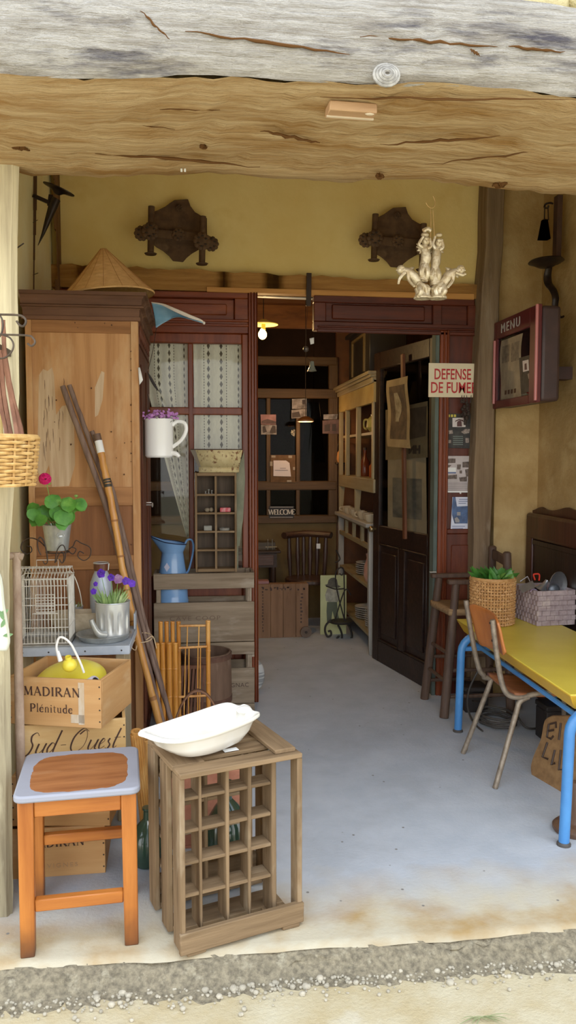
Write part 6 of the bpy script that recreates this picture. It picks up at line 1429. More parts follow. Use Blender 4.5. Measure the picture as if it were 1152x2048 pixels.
m_ = MB(); m_.bar(q2(1110, 480), P(1110, 480, x=XR), .02, .02); m_.build('arm', tor, t, True)
t = T('iron_bell', 'small black wedge-shaped iron bell hanging from a hook on the torch upright', 'bell', q2(1092, 440, XT-.06))
m_ = MB(); m_.tube(cr([q2(1105, 407, XT-.02), q2(1100, 406, XT-.04), q2(1092, 408, XT-.06), q2(1089, 414, XT-.06), q2(1095, 416, XT-.06), q2(1097, 411, XT-.06)], 4), .006, 7)
for du in (-2, 3): m_.tube([q2(1092+du*1.2, 412, XT-.06), q2(1092+du*1.6, 440, XT-.06)], .003, 6)
m_.build('hook', tor, t, True)
qa = lambda u, v, dy: q2(u, v, XT-.06)+V((0, dy, 0))
m_ = MB(); m_.hexa([qa(1081, 478, -.01), qa(1101, 478, -.01), qa(1101, 478, .05), qa(1081, 478, .05), qa(1087, 437, .01), qa(1098, 437, .01), qa(1098, 437, .035), qa(1087, 437, .035)]); m_.build('body', tor, t, True, bevel=.004)
nl = MB()
for u, v, u2, v2 in ((66, 445, 75, 440), (66, 550, 76, 546)): nl.tube([P(u, v, y=4.12), P(u2, v2, y=4.08)], .0018, 5)
tag(nl.build('hanging_nail', iron), 'two thin nails in the crack of the cream wall', 'nail')
tag(MB().tube([P(34, 496, y=2.66), P(47, 487, y=2.62)], .0022, 5).build('hanging_nail', iron), 'bent nail sticking out of the left post near its top', 'nail')

# door chime
t = T('door_chime', 'door chime of a brown bar, wire and small glass bell under the lintel', 'chime', P(617, 560, y=4.77))
MB().bar(P(618, 546, y=4.772), P(617, 612, y=4.772), .03, .012, up=(0, 1, 0)).build('bar', darkwood, t, True, bevel=.002)
m_ = MB(); m_.tube([P(616, 606, y=4.772), P(613, 650, y=4.77), P(612, 692, y=4.77), P(614, 716, y=4.77), P(622, 722, y=4.77)], .0012, 5); m_.build('hanging_wire', iron, t, True)
MB().ball(P(612, 698, y=4.77), .018, n=16).build('ball', mat('chime_ball', S(84, 76, 70), metal=.4, rough=.4), t, True)
m_ = MB(); m_.lathe([(.004, .03), (.012, .026), (.015, .0), (.024, -.022), (.03, -.03), (.027, -.03), (.012, .0), (.0, .022)], 20, tr(*P(624, 732, y=4.77))); m_.build('bell', mat('bell_glass', S(120, 124, 112), rough=.2, alpha=.8), t, True)
m_ = MB(); m_.face([P(u, v, y=4.765) for u, v in ((619, 677), (628, 675), (628, 687), (621, 689))]); m_.build('tag', paper, t, True, solid=.001)

# ---------------------------------------------------------------- table group on the right
yt_ = mat('table_yellow', S(236, 212, 76), S(226, 200, 64), sc=(4, 4, 4), rough=.32, spec=.5)
blu = mat('leg_blue', S(72, 140, 206), S(58, 122, 190), sc=(6, 6, 6), rough=.35, spec=.5)
zt_ = .582
Tn, Tf, xl0, xl1, xR = 2.885, 4.33, 1.425, 1.452, 1.97
t = T('school_table', 'yellow-topped table on bent blue tube legs at the right of the doorway', 'table', (1.68, 3.6, 0))
m_ = MB(); top = [(xl0, Tn), (xR, Tn), (xR, Tf), (xl1, Tf)]; bot = [(xl0+.035, Tn+.035), (xR-.03, Tn+.035), (xR-.03, Tf-.03), (xl1+.035, Tf-.03)]
m_.hexa([(x, y, zt_-.07) for x, y in bot]+[(x, y, zt_-.006) for x, y in top]); m_.build('side_band', mat('table_yellow_side', S(214, 168, 40), S(200, 152, 32), sc=(4, 4, 4), rough=.4), t, True, bevel=.004)
m_ = MB(); m_.prism([(x+(0), y) for x, y in top], .006, tr(0, 0, zt_-.006)); m_.build('top', yt_, t, True, bevel=.005, seg=2)
rl = .021
def ulegs(y_, xl):
    zb_ = zt_-.035
    pts = [(xl, y_, 0), (xl+.006, y_, .2), (xl+.012, y_, zb_-.11)]+[(xl+.012+.09*(1-math.cos(q)), y_, zb_-.11+.09*math.sin(q)) for q in (.3, .6, .9, 1.2, PI/2)]+[(xR-.12, y_, zb_-.02)]+[(xR-.12+.09*math.sin(q), y_, zb_-.11+.09*math.cos(q)) for q in (.4, .8, 1.2, PI/2)]+[(xR-.02, y_, 0)]
    MB().tube(pts, rl, 14).build('leg_frame', blu, t, True)
    for x_ in (xl, xR-.02): MB().lathe([(0, 0), (rl+.006, 0), (rl+.006, .008), (rl+.001, .014), (0, .014)], 18, tr(x_, y_, 0)).build('foot_cap', mat('cap_rubber', S(70, 66, 62)), t, True)
ulegs(2.855, 1.398); ulegs(4.14, 1.405)
m_ = MB()
for x_ in (1.475, xR-.06): m_.tube([(x_, 2.855, zt_-.1), (x_+.02, 4.14, zt_-.1)], .011, 8)
m_.build('side_rail', blu, t, True)
MB().tube([(1.41, 4.14, zt_-.125), (xR-.03, 4.14, zt_-.125)], .013, 8).build('cross_rail', blu, t, True)

# school chair
t = T('school_chair', 'tubular steel school chair with plywood back tucked under the yellow table', 'chair', (1.45, 3.6, 0))
stl = mat('chair_steel', S(156, 142, 124), S(118, 104, 88), S(100, 82, 66), sc=(26, 26, 26), rough=.5, metal=.45)
ply = wood('plywood', S(190, 112, 54), S(166, 90, 40), 'Z', S(200, 132, 74), along=2, across=24, rough=.35, spec=.5, bump=.08)
plyx = wood('plywood', S(158, 96, 58), S(132, 76, 44), 'X', rough=.4, spec=.4)
cA, cBb = 3.79, 3.45    # far and near side of the chair
for nm, yy, pt in (('frame', cA, ((932, 1201), (937, 1232), (946, 1285), (957, 1334), (967, 1350), (984, 1356))), ('frame', cBb, ((985, 1240), (991, 1290), (1000, 1350), (1010, 1382), (1024, 1393), (1046, 1394), (1077, 1387)))):
    pts = [P(u, v, y=yy) for u, v in pt]; e = pts[-1]
    pts = pts[:-1]+([e] if nm else [])
    pts += [V((1.80, yy+(.02 if yy < 3.6 else -.02), e.z+.012)), V((1.835, yy, e.z-.01)), V((1.84, yy, .2)), V((1.85, yy, 0))]
    MB().tube(cr(pts, 4), .0125, 10).build(nm, stl, t, True)
for yy, a, b, c in ((cA, (926, 1507), (982, 1362), (1000, 1352)), (cBb, (990, 1577), (1036, 1412), (1040, 1396))):
    p0 = P(*a, z=.0); p1 = P(*b, y=yy); p2 = p1+V((.03, 0, .012))
    MB().tube(cr([p0, p0.lerp(p1, .5), p1.lerp(p0, .08)+V((0, 0, 0)), p1+V((.008, 0, .02)), V((p1.x+.05, yy, P(1046, 1394, y=cBb).z))], 4), .0125, 10).build('leg', stl, t, True)
pl = [P(u, v, y=y_) for u, v, y_ in ((934, 1206, cA-.01), (986, 1236, cBb+.01), (1002, 1312, cBb+.005), (953, 1290, cA-.01))]
pl[1].x += .016; pl[0].x += .014; pl[2].x += .014; pl[3].x += .014
def bk_(u, v):
    u = -.03+1.10*u
    r = .1; cu = min(u+.03, 1.07-u); k = 0
    p = pl[0].lerp(pl[1], u).lerp(pl[3].lerp(pl[2], u), v); p.x += -.028*math.sin(PI*max(0, min(1, u)))*-1
    dz = .02*max(0, 1-cu/.12)**2*(1 if v < .5 else -1)*(1-min(v, 1-v)*3 if min(v, 1-v) < .33 else 0)
    p.z -= dz; return p
m_ = MB(); m_.sheet(bk_, 16, 8); m_.build('backrest', ply, t, True, solid=.011, bevel=.002)
m_ = MB()
for p in (P(985, 1246, y=cBb), P(989, 1281, y=cBb), P(936, 1214, y=cA)): m_.ball(p+V((-.012, 0, 0)), .006, (.5, 1, 1), 8)
m_.build('screw', iron, t, True)
zs_ = P(1046, 1394, y=cBb).z+.016
m_ = MB(); m_.sheet(lambda u, v: (1.435+.35*u, cBb-.005+(cA-cBb+.01)*v, zs_-.012*math.sin(PI*u)-.008*math.sin(PI*v)), 10, 10); m_.build('seat', plyx, t, True, solid=.012)

# high chair
hw = wood('high_chair_wood', S(92, 70, 56), S(66, 48, 38), 'Z', S(110, 88, 72), rough=.6)
t = T('high_chair', 'tall dark wooden child chair with rush seat beside the door post', 'chair', (1.58, 4.56, 0))
zA = .765
F1_, F2_ = V((1.39, 4.735, 0)), V((1.40, 4.372, 0)); t1, t2_ = P(878, 1165, y=4.68), P(912, 1180, y=4.43); t1.z = t2_.z = zA
B1_, B2_ = V((1.80, 4.735, 0)), V((1.80, 4.375, 0)); u1, u2_ = P(985, 1094, y=4.67), P(1014, 1106, y=4.43)
for a, b in ((F1_, t1), (F2_, t2_)): MB().tube([a, a.lerp(b, .5), b], [.026, .028, .022], 12).build('leg', hw, t, True)
for a, b in ((B1_, u1), (B2_, u2_)): MB().tube([a, a.lerp(b, .6), b, b+V((0, 0, .008))], [.026, .027, .024, .014], 12).build('leg', hw, t, True)
def on(a, b, z_): return a.lerp(b, z_/b.z)
for a, b, c, d in ((F1_, t1, B1_, u1), (F2_, t2_, B2_, u2_)):
    p, q_ = on(a, b, zA), on(c, d, zA); m_ = MB(); m_.bar(p-V((.05, 0, -.012)), q_+V((0, 0, .012)), .045, .026); m_.build('armrest', hw, t, True, bevel=.005)
for z_, prs in ((.2, 'a'), (.36, 'a'), (.27, 'b'), (.12, 'b')):
    for (a, b, c, d) in (((F1_, t1, F2_, t2_), (B1_, u1, B2_, u2_)) if prs == 'a' else ((F1_, t1, B1_, u1), (F2_, t2_, B2_, u2_))):
        MB().tube([on(a, b, z_), on(c, d, z_)], .0115, 8).build('rung', hw, t, True)
m_ = MB(); p, q_ = on(B1_, u1, u1.z-.04), on(B2_, u2_, u2_.z-.05); m_.bar(p, q_, .02, .06, up=(0, 0, 1)); m_.build('top_rail', hw, t, True, bevel=.006)
zq = .605; cs_ = [on(F1_, t1, zq)+V((-.03, .02, 0)), on(F2_, t2_, zq)+V((-.03, -.02, 0)), on(B2_, u2_, zq)+V((0, -.02, 0)), on(B1_, u1, zq)+V((0, .02, 0))]
m_ = MB(); m_.sheet(lambda u, v: cs_[0].lerp(cs_[1], u).lerp(cs_[3].lerp(cs_[2], u), v)+V((0, 0, -.012*math.sin(PI*u)*math.sin(PI*v))), 12, 12); m_.build('seat', mat('rush_seat', S(158, 126, 88), S(128, 98, 64), sc=(14, 60, 60), rough=.85, bump=.4), t, True, solid=.035)
tag(MB().box(P(872, 1152, y=4.6).x-.02, P(872, 1152, y=4.6).x+.02, 4.655, 4.675, zA+.036, zA+.037).build('paper_slip', paper), 'small white slip of paper lying on the high chair armrest', 'paper')

# pot plant on the table
py_ = 4.20; pcx = P(985, 1200, y=py_).x; pr = (P(1027, 1200, y=py_).x-P(943, 1200, y=py_).x)/2; phh = P(985, 1157, y=py_).z-zt_
ratt = mat('rattan', S(200, 150, 92), S(168, 118, 66), S(216, 172, 116), sc=(40, 40, 60), rough=.55)
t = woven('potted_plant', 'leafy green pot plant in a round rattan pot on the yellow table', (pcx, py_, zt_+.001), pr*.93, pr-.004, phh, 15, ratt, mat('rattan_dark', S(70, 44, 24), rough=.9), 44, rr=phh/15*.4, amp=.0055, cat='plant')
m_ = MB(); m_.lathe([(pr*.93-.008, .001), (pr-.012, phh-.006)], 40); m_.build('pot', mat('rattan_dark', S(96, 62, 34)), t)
fo = MB()
for i in range(46):
    a = random.uniform(0, 2*PI); q = random.uniform(.0, pr*.75); d = V((math.cos(a)*random.uniform(.1, .7), math.sin(a)*random.uniform(.1, .7), random.uniform(.5, 1.1)))
    fo.leaf((q*math.cos(a), q*math.sin(a), phh-.02), d, (-d.x*.3, -.6, 1), random.uniform(.065, .1), random.uniform(.045, .062), random.uniform(.2, .55), 'point', 6)
fo.build('foliage', mat('pothos_green', S(64, 122, 44), S(40, 90, 32), S(108, 156, 60), sc=(16, 16, 16), rough=.4, spec=.4), t, fix=False)

# woven basket with kitchen ware
by_ = P(1075, 1253, z=zt_); bx_ = by_.x
bw, bd, bh = .30, .27, P(1075, 1183, y=by_.y).z-zt_
Mb = rz(.10, (bx_-.0, by_.y, zt_+.001))
t = T('woven_basket', 'grey-mauve woven strip basket of kitchen tools on the yellow table', 'basket', M=Mb)
bm1 = mat('strip_mauve', S(176, 158, 158), S(146, 126, 128), S(196, 178, 170), sc=(26, 26, 26), rough=.7); 
nx = 10
def wall_(p0, ux, L_, n, m, nm):
    mb = MB(); ux = V(ux); nr = ux.cross(V((0, 0, 1))); rowh = bh/m
    for i in range(n):
        for j in range(m):
            o = .0035 if (i+j) % 2 else -.0015; a, b = i*L_/n, (i+1)*L_/n; c, d = j*rowh, (j+1)*rowh
            e = .0015; v = mb._v([V(p0)+ux*(a+e)+nr*o+V((0, 0, c+e)), V(p0)+ux*(b-e)+nr*o+V((0, 0, c+e)), V(p0)+ux*(b-e)+nr*o+V((0, 0, d-e)), V(p0)+ux*(a+e)+nr*o+V((0, 0, d-e)), V(p0)+ux*a+V((0, 0, c))-nr*.004, V(p0)+ux*b+V((0, 0, c))-nr*.004, V(p0)+ux*b+V((0, 0, d))-nr*.004, V(p0)+ux*a+V((0, 0, d))-nr*.004])
            for f in ((0, 1, 2, 3), (0, 4, 5, 1), (1, 5, 6, 2), (2, 6, 7, 3), (3, 7, 4, 0), (7, 6, 5, 4)): mb._f([v[k] for k in f])
    mb.build(nm, bm1, t, sharp=20)
bw = .225
wall_((0, 0, 0), (1, 0, 0), bw, 9, 7, 'front_wall'); wall_((bw, 0, 0), (0, 1, 0), bd, 16, 7, 'side_wall'); wall_((bw, bd, 0), (-1, 0, 0), bw, 9, 7, 'back_wall'); wall_((0, bd, 0), (0, -1, 0), bd, 16, 7, 'side_wall')
MB().box(.002, bw-.002, .002, bd-.002, 0, .006).build('bottom', bm1, t)
ste = mat('kitchen_steel', S(190, 192, 198), S(150, 154, 162), sc=(8, 8, 8), rough=.25, metal=.85)
def bp(u, v, dy=.15): return P(u, v, y=by_.y+dy)
t2 = T('pot_lid', 'round grey metal pot lid standing on edge in the woven basket', 'lid', bp(1122, 1180, .1))
Ml = fr(bp(1117, 1170, .08), V((.45, -.9, 0)).cross(V((0, 0, 1))), (0, 0, 1)); m_ = MB(); m_.lathe([(0, .024), (.04, .02), (.062, .006), (.074, 0), (.074, .004), (.062, .01), (0, .028)], 32, Ml); m_.ball((0, 0, .04), .014, (1, 1, .7), 10, Ml); m_.build('lid', ste, t2, True)
t2 = T('metal_funnel', 'shiny metal funnel lying among the tools in the woven basket', 'funnel', bp(1085, 1178, .06))
m_ = MB(); m_.lathe([(.008, .07), (.012, .04), (.045, 0), (.047, 0), (.014, .04), (.01, .07)], 24, Matrix.Translation(bp(1080, 1182, .05)) @ Matrix.Rotation(.6, 4, 'Y')); m_.build('funnel', ste, t2, True)
t2 = T('box_grater', 'flat metal grater with wire handle in the woven basket', 'grater', bp(1055, 1172, .1))
m_ = MB(); m_.slab([bp(1038, 1175, .05), bp(1066, 1163, .05), bp(1072, 1174, .02), bp(1044, 1186, .02)], (0, .006, .004)); m_.build('plate', ste, t2, True); m_ = MB(); m_.tube([bp(1040, 1163, .08), bp(1055, 1153, .08), bp(1062, 1167, .06)], .004, 7); m_.build('handle', ste, t2, True)
m_ = MB(); m_.tube(cr([bp(u, v, .13) for u, v in ((1070, 1160), (1067, 1150), (1071, 1148), (1077, 1148), (1079, 1152), (1078, 1161))], 4), .0045, 7)
tag(m_.build('red_loop', mat('loop_red', S(206, 52, 36), rough=.4)), 'red plastic loop handle sticking up in the woven basket', 'handle')
m_ = MB(); m_.ball(bp(1108, 1180, .04), .034, (1, .5, 1), 18); tag(m_.build('metal_strainer', mat('strainer_grey', S(96, 102, 112), S(76, 82, 90), sc=(70, 70, 70), rough=.4, metal=.6)), 'round dark metal strainer in front of the pot lid in the basket', 'strainer')
m_ = MB(); m_.tube(cr([bp(u, v, .05) for u, v in ((1060, 1184), (1066, 1178), (1074, 1182), (1076, 1192))], 4), .006, 8, flat=.4); tag(m_.build('lilac_ribbon', mat('ribbon_lilac', S(176, 160, 200))), 'curled lilac plastic strip at the near corner of the basket', 'strip')

# headboards
dk = wood('mahogany', S(70, 34, 25), S(48, 24, 19), 'Z', S(82, 44, 32), rough=.4, bump=.1)
xh = 2.04
a = P(1037, 1022, x=xh); zh_ = a.z; yl, yr = min(a.y, 4.78), 3.3
t = T('bed_headboard', 'dark mahogany headboard with plain straight top leaning on the ochre wall', 'headboard', (xh, (yl+yr)/2, 0))
for q_ in (yl-.09, yr): MB().box(xh, xh+.035, q_, q_+.09, 0, zh_-.03).build('stile', dk, t, True, bevel=.01, seg=2)
m_ = MB(); m_.box(xh-.002, xh+.037, yr, yl, zh_-.16, zh_); m_.build('top_rail', dk, t, True, bevel=.02, seg=3)
m_ = MB(); m_.box(xh+.012, xh+.024, yr+.09, yl-.09, .2, zh_-.16); m_.box(xh+.004, xh+.012, yr+.09, yl-.09, zh_-.19, zh_-.16); m_.build('panel', wood('mahogany_panel', S(44, 28, 24), S(32, 21, 19), 'Z', rough=.45), t, True, bevel=.003)
t = T('bed_footboard', 'second dark headboard with a wavy top edge behind the straight one', 'headboard', (2.09, 4.0, 0))
xw = 2.09; pts = []
for u, v in ((1052, 1030), (1055, 1018), (1066, 1020), (1080, 1014), (1090, 1019), (1102, 1021), (1116, 1019), (1132, 1015), (1146, 1020), (1165, 1024), (1200, 1022)): p = P(u, v, x=xw); pts.append((p.y, p.z))
pts = [(p.x, p.y) for p in cr([(a_[0], a_[1], 0) for a_ in pts], 4)]
m_ = MB(); m_.slab([(xw, y, z_) for y, z_ in pts]+[(xw, pts[-1][0], 0), (xw, pts[0][0], 0)], (.02, 0, 0)); m_.build('panel', dk, t, True, bevel=.003)

# thin wire down the wall
tag(MB().tube(cr([P(u, v, x=XR-.004) for u, v in ((1052, 815), (1049, 850), (1053, 900), (1052, 950), (1055, 1000), (1051, 1030))], 5), .0022, 5).build('hanging_wire', mat('cord_pale', S(206, 188, 150))), 'thin pale cord running down the ochre wall below the menu case', 'cord')
# under the table
cc = P(995, 1448, z=.0)
cab = mat('cable_grey', S(66, 62, 58), rough=.6)
m_ = MB(); pts = []
for i in range(70): q = i*.27; pts.append(cc+V(((.10+.006*math.sin(i*1.7))*math.cos(q), (.13+.006*math.cos(i*1.3))*math.sin(q), .009+.0009*i)))
m_.tube(pts, .007, 7); m_.tube(cr([pts[-1], cc+V((.1, -.15, .03)), cc+V((.2, -.1, .008)), cc+V((.28, .05, .008))], 5), .006, 6)
tag(m_.build('cable_coil', cab, sharp=80), 'coil of grey cable on the floor under the yellow table', 'cable')
m_ = MB(); m_.tube(cr([P(u, v, y=4.35) for u, v in ((957, 1340), (941, 1372), (935, 1400), (938, 1425))]+[P(950, 1448, z=.007), P(965, 1462, z=.007)], 5), .0055, 6)
tag(m_.build('cable', cab), 'loose grey cable looping down behind the blue table leg', 'cable')
m_ = MB(); m_.tube(cr([P(u, v, y=4.3) for u, v in ((965, 1320), (968, 1332), (978, 1338), (990, 1334))], 5), .0055, 6); m_.tube([P(990, 1334, y=4.3), P(1000, 1310, y=4.3)], .0055, 6)
blk = mat('box_black', S(44, 38, 36), S(34, 30, 28), sc=(9, 9, 9), rough=.6)
for lab, u, v, w_, d_, h_ in (('dark box under the far end of the yellow table, beside the cable coil', 980, 1425, .14, .14, .15), ('dark upright case under the table behind the school chair', 1046, 1445, .14, .14, .2)):
    c = V((1.62, 4.44, 0)) if u < 1000 else V((1.87, 3.9, 0)); tt = T('storage_box', lab, 'box', c, 0)
    m_ = MB(); m_.box(-w_/2, w_/2, 0, d_, 0, h_-.03); m_.build('body', blk, tt, bevel=.006); m_ = MB(); m_.box(-w_/2-.004, w_/2+.004, -.004, d_+.004, h_-.03, h_); m_.build('lid', blk, tt, bevel=.006); m_ = MB(); m_.tube([(-.03, -.006, h_*.5), (-.03, -.02, h_*.5), (.03, -.02, h_*.5), (.03, -.006, h_*.5)], .004, 6); m_.build('handle', iron, tt)
# rounded board with painted letters
A_, B_ = P(1068, 1552, z=0), P(1150, 1600, z=0); bdir = (B_-A_).normalized(); upv = (V((0, 0, 1))*.94+bdir.cross(V((0, 0, 1)))*-.34)
nrm_ = bdir.cross(upv).normalized()
def PP(u, v, off=0):
    d = FW + RT*((u-576)/FPX) + UP*((1024-v)/FPX); o = V((0, 0, EYE)); p0 = A_+nrm_*off
    return o+d*((p0-o).dot(nrm_)/d.dot(nrm_))
if nrm_.dot(V((0, 0, EYE))-A_) < 0: nrm_ = -nrm_
t = T('painted_board', 'rounded brown board with painted letters leaning under the table', 'board', A_)
m_ = MB(); ol = cr([PP(u, v) for u, v in ((1104, 1430), (1088, 1440), (1080, 1478), (1066, 1510), (1060, 1535), (1064, 1556), (1078, 1566), (1100, 1578), (1130, 1590), (1175, 1600), (1175, 1430))], 3)
m_.slab(ol, -nrm_*.02); m_.build('board', mat('hessian_brown', S(150, 112, 70), S(124, 90, 54), sc=(24, 24, 24), rough=.9), t, True, bevel=.006)
m_ = MB()
for st_ in (((1098, 1448), (1094, 1474), (1102, 1478), (1107, 1472)), ((1100, 1448), (1112, 1445), (1112, 1456)), ((1097, 1462), (1108, 1460)), ((1122, 1446), (1118, 1480)), ((1095, 1485), (1085, 1514), (1096, 1518)), ((1110, 1500), (1103, 1530), (1110, 1526)), ((1122, 1500), (1118, 1540), (1128, 1538))):
    m_.tube([PP(u, v, .002) for u, v in st_], .0055, 6)
m_.build('lettering', mat('letter_dark', S(58, 40, 28)), t, True)
t = T('turned_base', 'round turned brown wooden pedestal base behind the near table leg', 'pedestal', (1.50, 2.965, 0))
tw = wood('turned_brown', S(104, 76, 58), S(78, 56, 42), 'Z', rough=.45)
m_ = MB(); m_.lathe([(0, 0), (.085, 0), (.09, .008), (.09, .02), (.08, .03), (.05, .036), (0, .036)], 36); m_.build('disc', tw, t); m_ = MB(); m_.lathe([(.035, .034), (.028, .06), (.034, .1), (.03, .16), (.02, .2), (0, .2)], 24); m_.build('column', tw, t)
# ---------------------------------------------------------------- inside the shop
t = T('pendant_lamp', 'lit bulb under a flat yellow shade hanging just inside the doorway', 'lamp', P(525, 640, y=5.6))
lc = P(525, 668, y=5.6)
em = bpy.data.materials.new('bulb_glow'); em.use_nodes = True; pb_ = em.node_tree.nodes['Principled BSDF']; pb_.inputs['Base Color'].default_value = S(255, 220, 120); pb_.inputs['Emission Color'].default_value = (1, .72, .25, 1); pb_.inputs['Emission Strength'].default_value = 9
sh = P(527, 648, y=5.6)
m_ = MB(); m_.lathe([(.1, -.006), (.1, .0), (.05, .014), (.02, .03), (0, .032)], 32, tr(*sh)); m_.build('shade', mat('shade_yellow', S(236, 206, 110), rough=.5), t, True, solid=.002)
m_ = MB(); m_.lathe([(0, 0), (.014, 0), (.016, -.04), (0, -.04)], 16, tr(*sh)); m_.build('socket', mat('socket_brass', S(206, 176, 90), metal=.3, rough=.4), t, True)
m_ = MB(); m_.ball(lc+V((0, 0, -.004)), .03, (1, 1, 1.1), 18); m_.ball(lc+V((0, 0, .022)), .018, n=12); m_.build('bulb', em, t, True)
m_ = MB(); m_.tube([sh+V((0, 0, .03)), V((sh.x, sh.y, 2.98))], .004, 6); m_.build('cord', iron, t, True)
t = T('glowing_lamp', 'small lamp with glowing orange rim in front of the glazed partition', 'lamp', P(612, 838, y=6.8))
sh = P(611, 843, y=6.8)
m_ = MB(); m_.lathe([(.07, 0), (.066, .014), (.03, .04), (0, .045)], 28, tr(*sh)); m_.build('shade', mat('shade_amber', S(120, 70, 30), rough=.5), t, True, solid=.002)
em2 = em.copy(); em2.node_tree.nodes['Principled BSDF'].inputs['Emission Color'].default_value = (1, .5, .16, 1); em2.node_tree.nodes['Principled BSDF'].inputs['Emission Strength'].default_value = 4
m_ = MB(); m_.lathe([(0, .004), (.058, .002), (.06, -.003), (0, -.004)], 24, tr(*sh)); m_.build('bulb', em2, t, True)
m_ = MB(); m_.tube([sh+V((0, 0, .045)), V((sh.x, sh.y, 2.98))], .003, 6); m_.build('cord', iron, t, True)

yq = YP-.056
def card(name, label, cat, px, m, parts=()):
    t = T(name, label, cat, P(px[0][0], px[2][1], y=yq))
    q = MB(); q.face([P(u, v, y=yq) for u, v in px]); q.build('sheet', m, t, True, fix=False)
    c = P((px[0][0]+px[1][0])/2, px[0][1]+3, y=yq); MB().bar(c, c+V((0, .004 if name == 'notice' else YP-yq-.002, 0)), .003, .003).build('mounting_pin', iron, t, True)
    for i, (nm, pp, mm) in enumerate(parts):
        q = MB(); q.face([P(u, v, y=yq-.002-.001*i) for u, v in pp]); q.build(nm, mm, t, True, fix=False)
    return t
pk = mat('postcard_pink', S(190, 138, 134), S(150, 100, 98), sc=(14, 14, 14)); pg = mat('postcard_grey', S(176, 168, 164), S(96, 88, 84), S(206, 198, 194), sc=(16, 16, 16)); dkp = mat('postcard_dark', S(60, 50, 48)); dim = mat('postcard_dim', S(110, 84, 80), S(80, 60, 58), sc=(14, 14, 14))
card('postcard', 'pinkish postcard pinned to the left upright of the partition', 'postcard', ((521, 829), (552, 829), (552, 849), (522, 849)), pk, (('picture', ((523, 842), (535, 838), (552, 843), (552, 848), (523, 848)), dim),))
card('postcard', 'grey postcard of two dark trees just below the pinkish one', 'postcard', ((522, 850), (553, 850), (553, 869), (522, 869)), pg, (('picture', ((525, 853), (530, 852), (534, 864), (526, 866)), dkp), ('picture', ((540, 862), (545, 851), (551, 852), (552, 866), (540, 866)), dkp)))
card('postcard', 'grey old photo postcard hanging high in the middle of the partition', 'postcard', ((584, 798), (613, 797), (613, 817), (584, 818)), pg, (('picture', ((604, 800), (611, 799), (612, 808), (605, 809)), dkp),))
card('postcard', 'grey landscape postcard just above the glowing lamp', 'postcard', ((583, 820), (613, 818), (613, 834), (583, 837)), pg, (('picture', ((584, 826), (598, 823), (602, 834), (584, 836)), dkp),))
card('postcard', 'pale narrow postcard at the right upright of the partition', 'postcard', ((647, 829), (676, 828), (674, 838), (647, 839)), pg)
card('postcard', 'dim reddish postcard below the pale one at the right upright', 'postcard', ((645, 841), (690, 838), (690, 868), (645, 867)), dim, (('picture', ((649, 850), (660, 848), (660, 862), (649, 863)), dkp), ('picture', ((664, 848), (672, 848), (672, 862), (664, 862)), dkp)))
cork = mat('cork_board', S(112, 84, 58), S(88, 64, 44), sc=(20, 20, 20), rough=.9)
t = card('notice_board', 'brown notice board with small paper scraps in the middle pane of the partition', 'notice board', ((541, 910), (591, 910), (591, 965), (541, 965)), cork, (('paper_scrap', ((543, 911), (551, 911), (551, 915), (543, 915)), mat('scrap', S(160, 146, 126))), ('paper_scrap', ((577, 911), (584, 911), (584, 916), (577, 916)), MATS['scrap']), ('paper_scrap', ((574, 960), (583, 960), (583, 964), (574, 964)), MATS['scrap']), ('paper_scrap', ((540, 923), (545, 923), (545, 932), (540, 932)), MATS['scrap']), ('paper_scrap', ((586, 934), (590, 934), (590, 940), (586, 940)), MATS['scrap'])))
yq -= .008
t = card('notice', 'white typed notice with a curled corner on the brown notice board', 'notice', ((547, 921), (572, 921), (579, 926), (582, 953), (547, 952)), mat('notice_white', S(224, 214, 216)))
m_ = MB()
for u0, u1, v in ((560, 572, 936), (550, 576, 940)): m_.face([P(u, w_, y=yq-.003) for u, w_ in ((u0, v), (u1, v), (u1, v+1), (u0, v+1))])
m_.build('lettering', mat('notice_ink', S(120, 112, 122)), t, True, fix=False)
yq += .008
t = card('welcome_sign', 'small black sign lettered WELCOME in white standing on the partition sill', 'sign', ((538, 1012), (588, 1012), (588, 1036), (538, 1036)), mat('sign_black', S(28, 26, 26)))
c = P(563, 1029, y=yq-.003)
roman('lettering', 'WELCOME', .046, WM[t.name].inverted() @ fr(c, (1, 0, 0), (0, 0, 1)), mat('sign_white', S(226, 218, 206)), t, sp=-.2)
m_ = MB()
for v in (1014, 1034): m_.face([P(u, w_, y=yq-.002) for u, w_ in ((540, v), (586, v), (586, v+.8), (540, v+.8))])
m_.build('border', MATS['sign_white'], t, True, fix=False)

# spindle chair
t = T('spindle_chair', 'dark wooden chair with curved top rail and round spindles facing the doorway', 'chair', (.96, 7.0, 0))
CY = .03
cw = wood('chair_dark', S(72, 48, 38), S(52, 34, 28), 'Z', rough=.3, spec=.6); zsC = .44
def arcx(f, z_, dy=0): return V((.97+.2*f*1.0, 6.98+.06*(1-f*f)+dy, z_))
m_ = MB(); m_.tube([arcx(-1.05+2.1*i/16, .81-.01*abs(-1+2*i/16)) for i in range(17)], .042, 12, flat=.7); m_.build('top_rail', cw, t, True)
for f in (-.82, -.42, -.14, .16, .48, .84): MB().tube([arcx(f, .8), arcx(f*.97, .62), arcx(f*.92, zsC)], [.015, .021, .014], 10).build('spindle', cw, t, True)
m_ = MB(); m_.prism([(.97+.22*math.cos(q)*(1 if abs(math.cos(q)) < .8 else .97), 6.88+.2*math.sin(q)) for q in [2*PI*i/28 for i in range(28)]], .04, tr(0, 0, zsC-.04)); m_.build('seat', cw, t, True, bevel=.01, seg=2)
for dx, dy in ((-.16, -.14), (.16, -.14), (-.15, .14), (.15, .14)): MB().tube([(.97+dx*1.15, 6.88+dy*1.2, 0), (.97+dx, 6.88+dy, zsC-.03)], [.014, .02], 10).build('leg', cw, t, True)
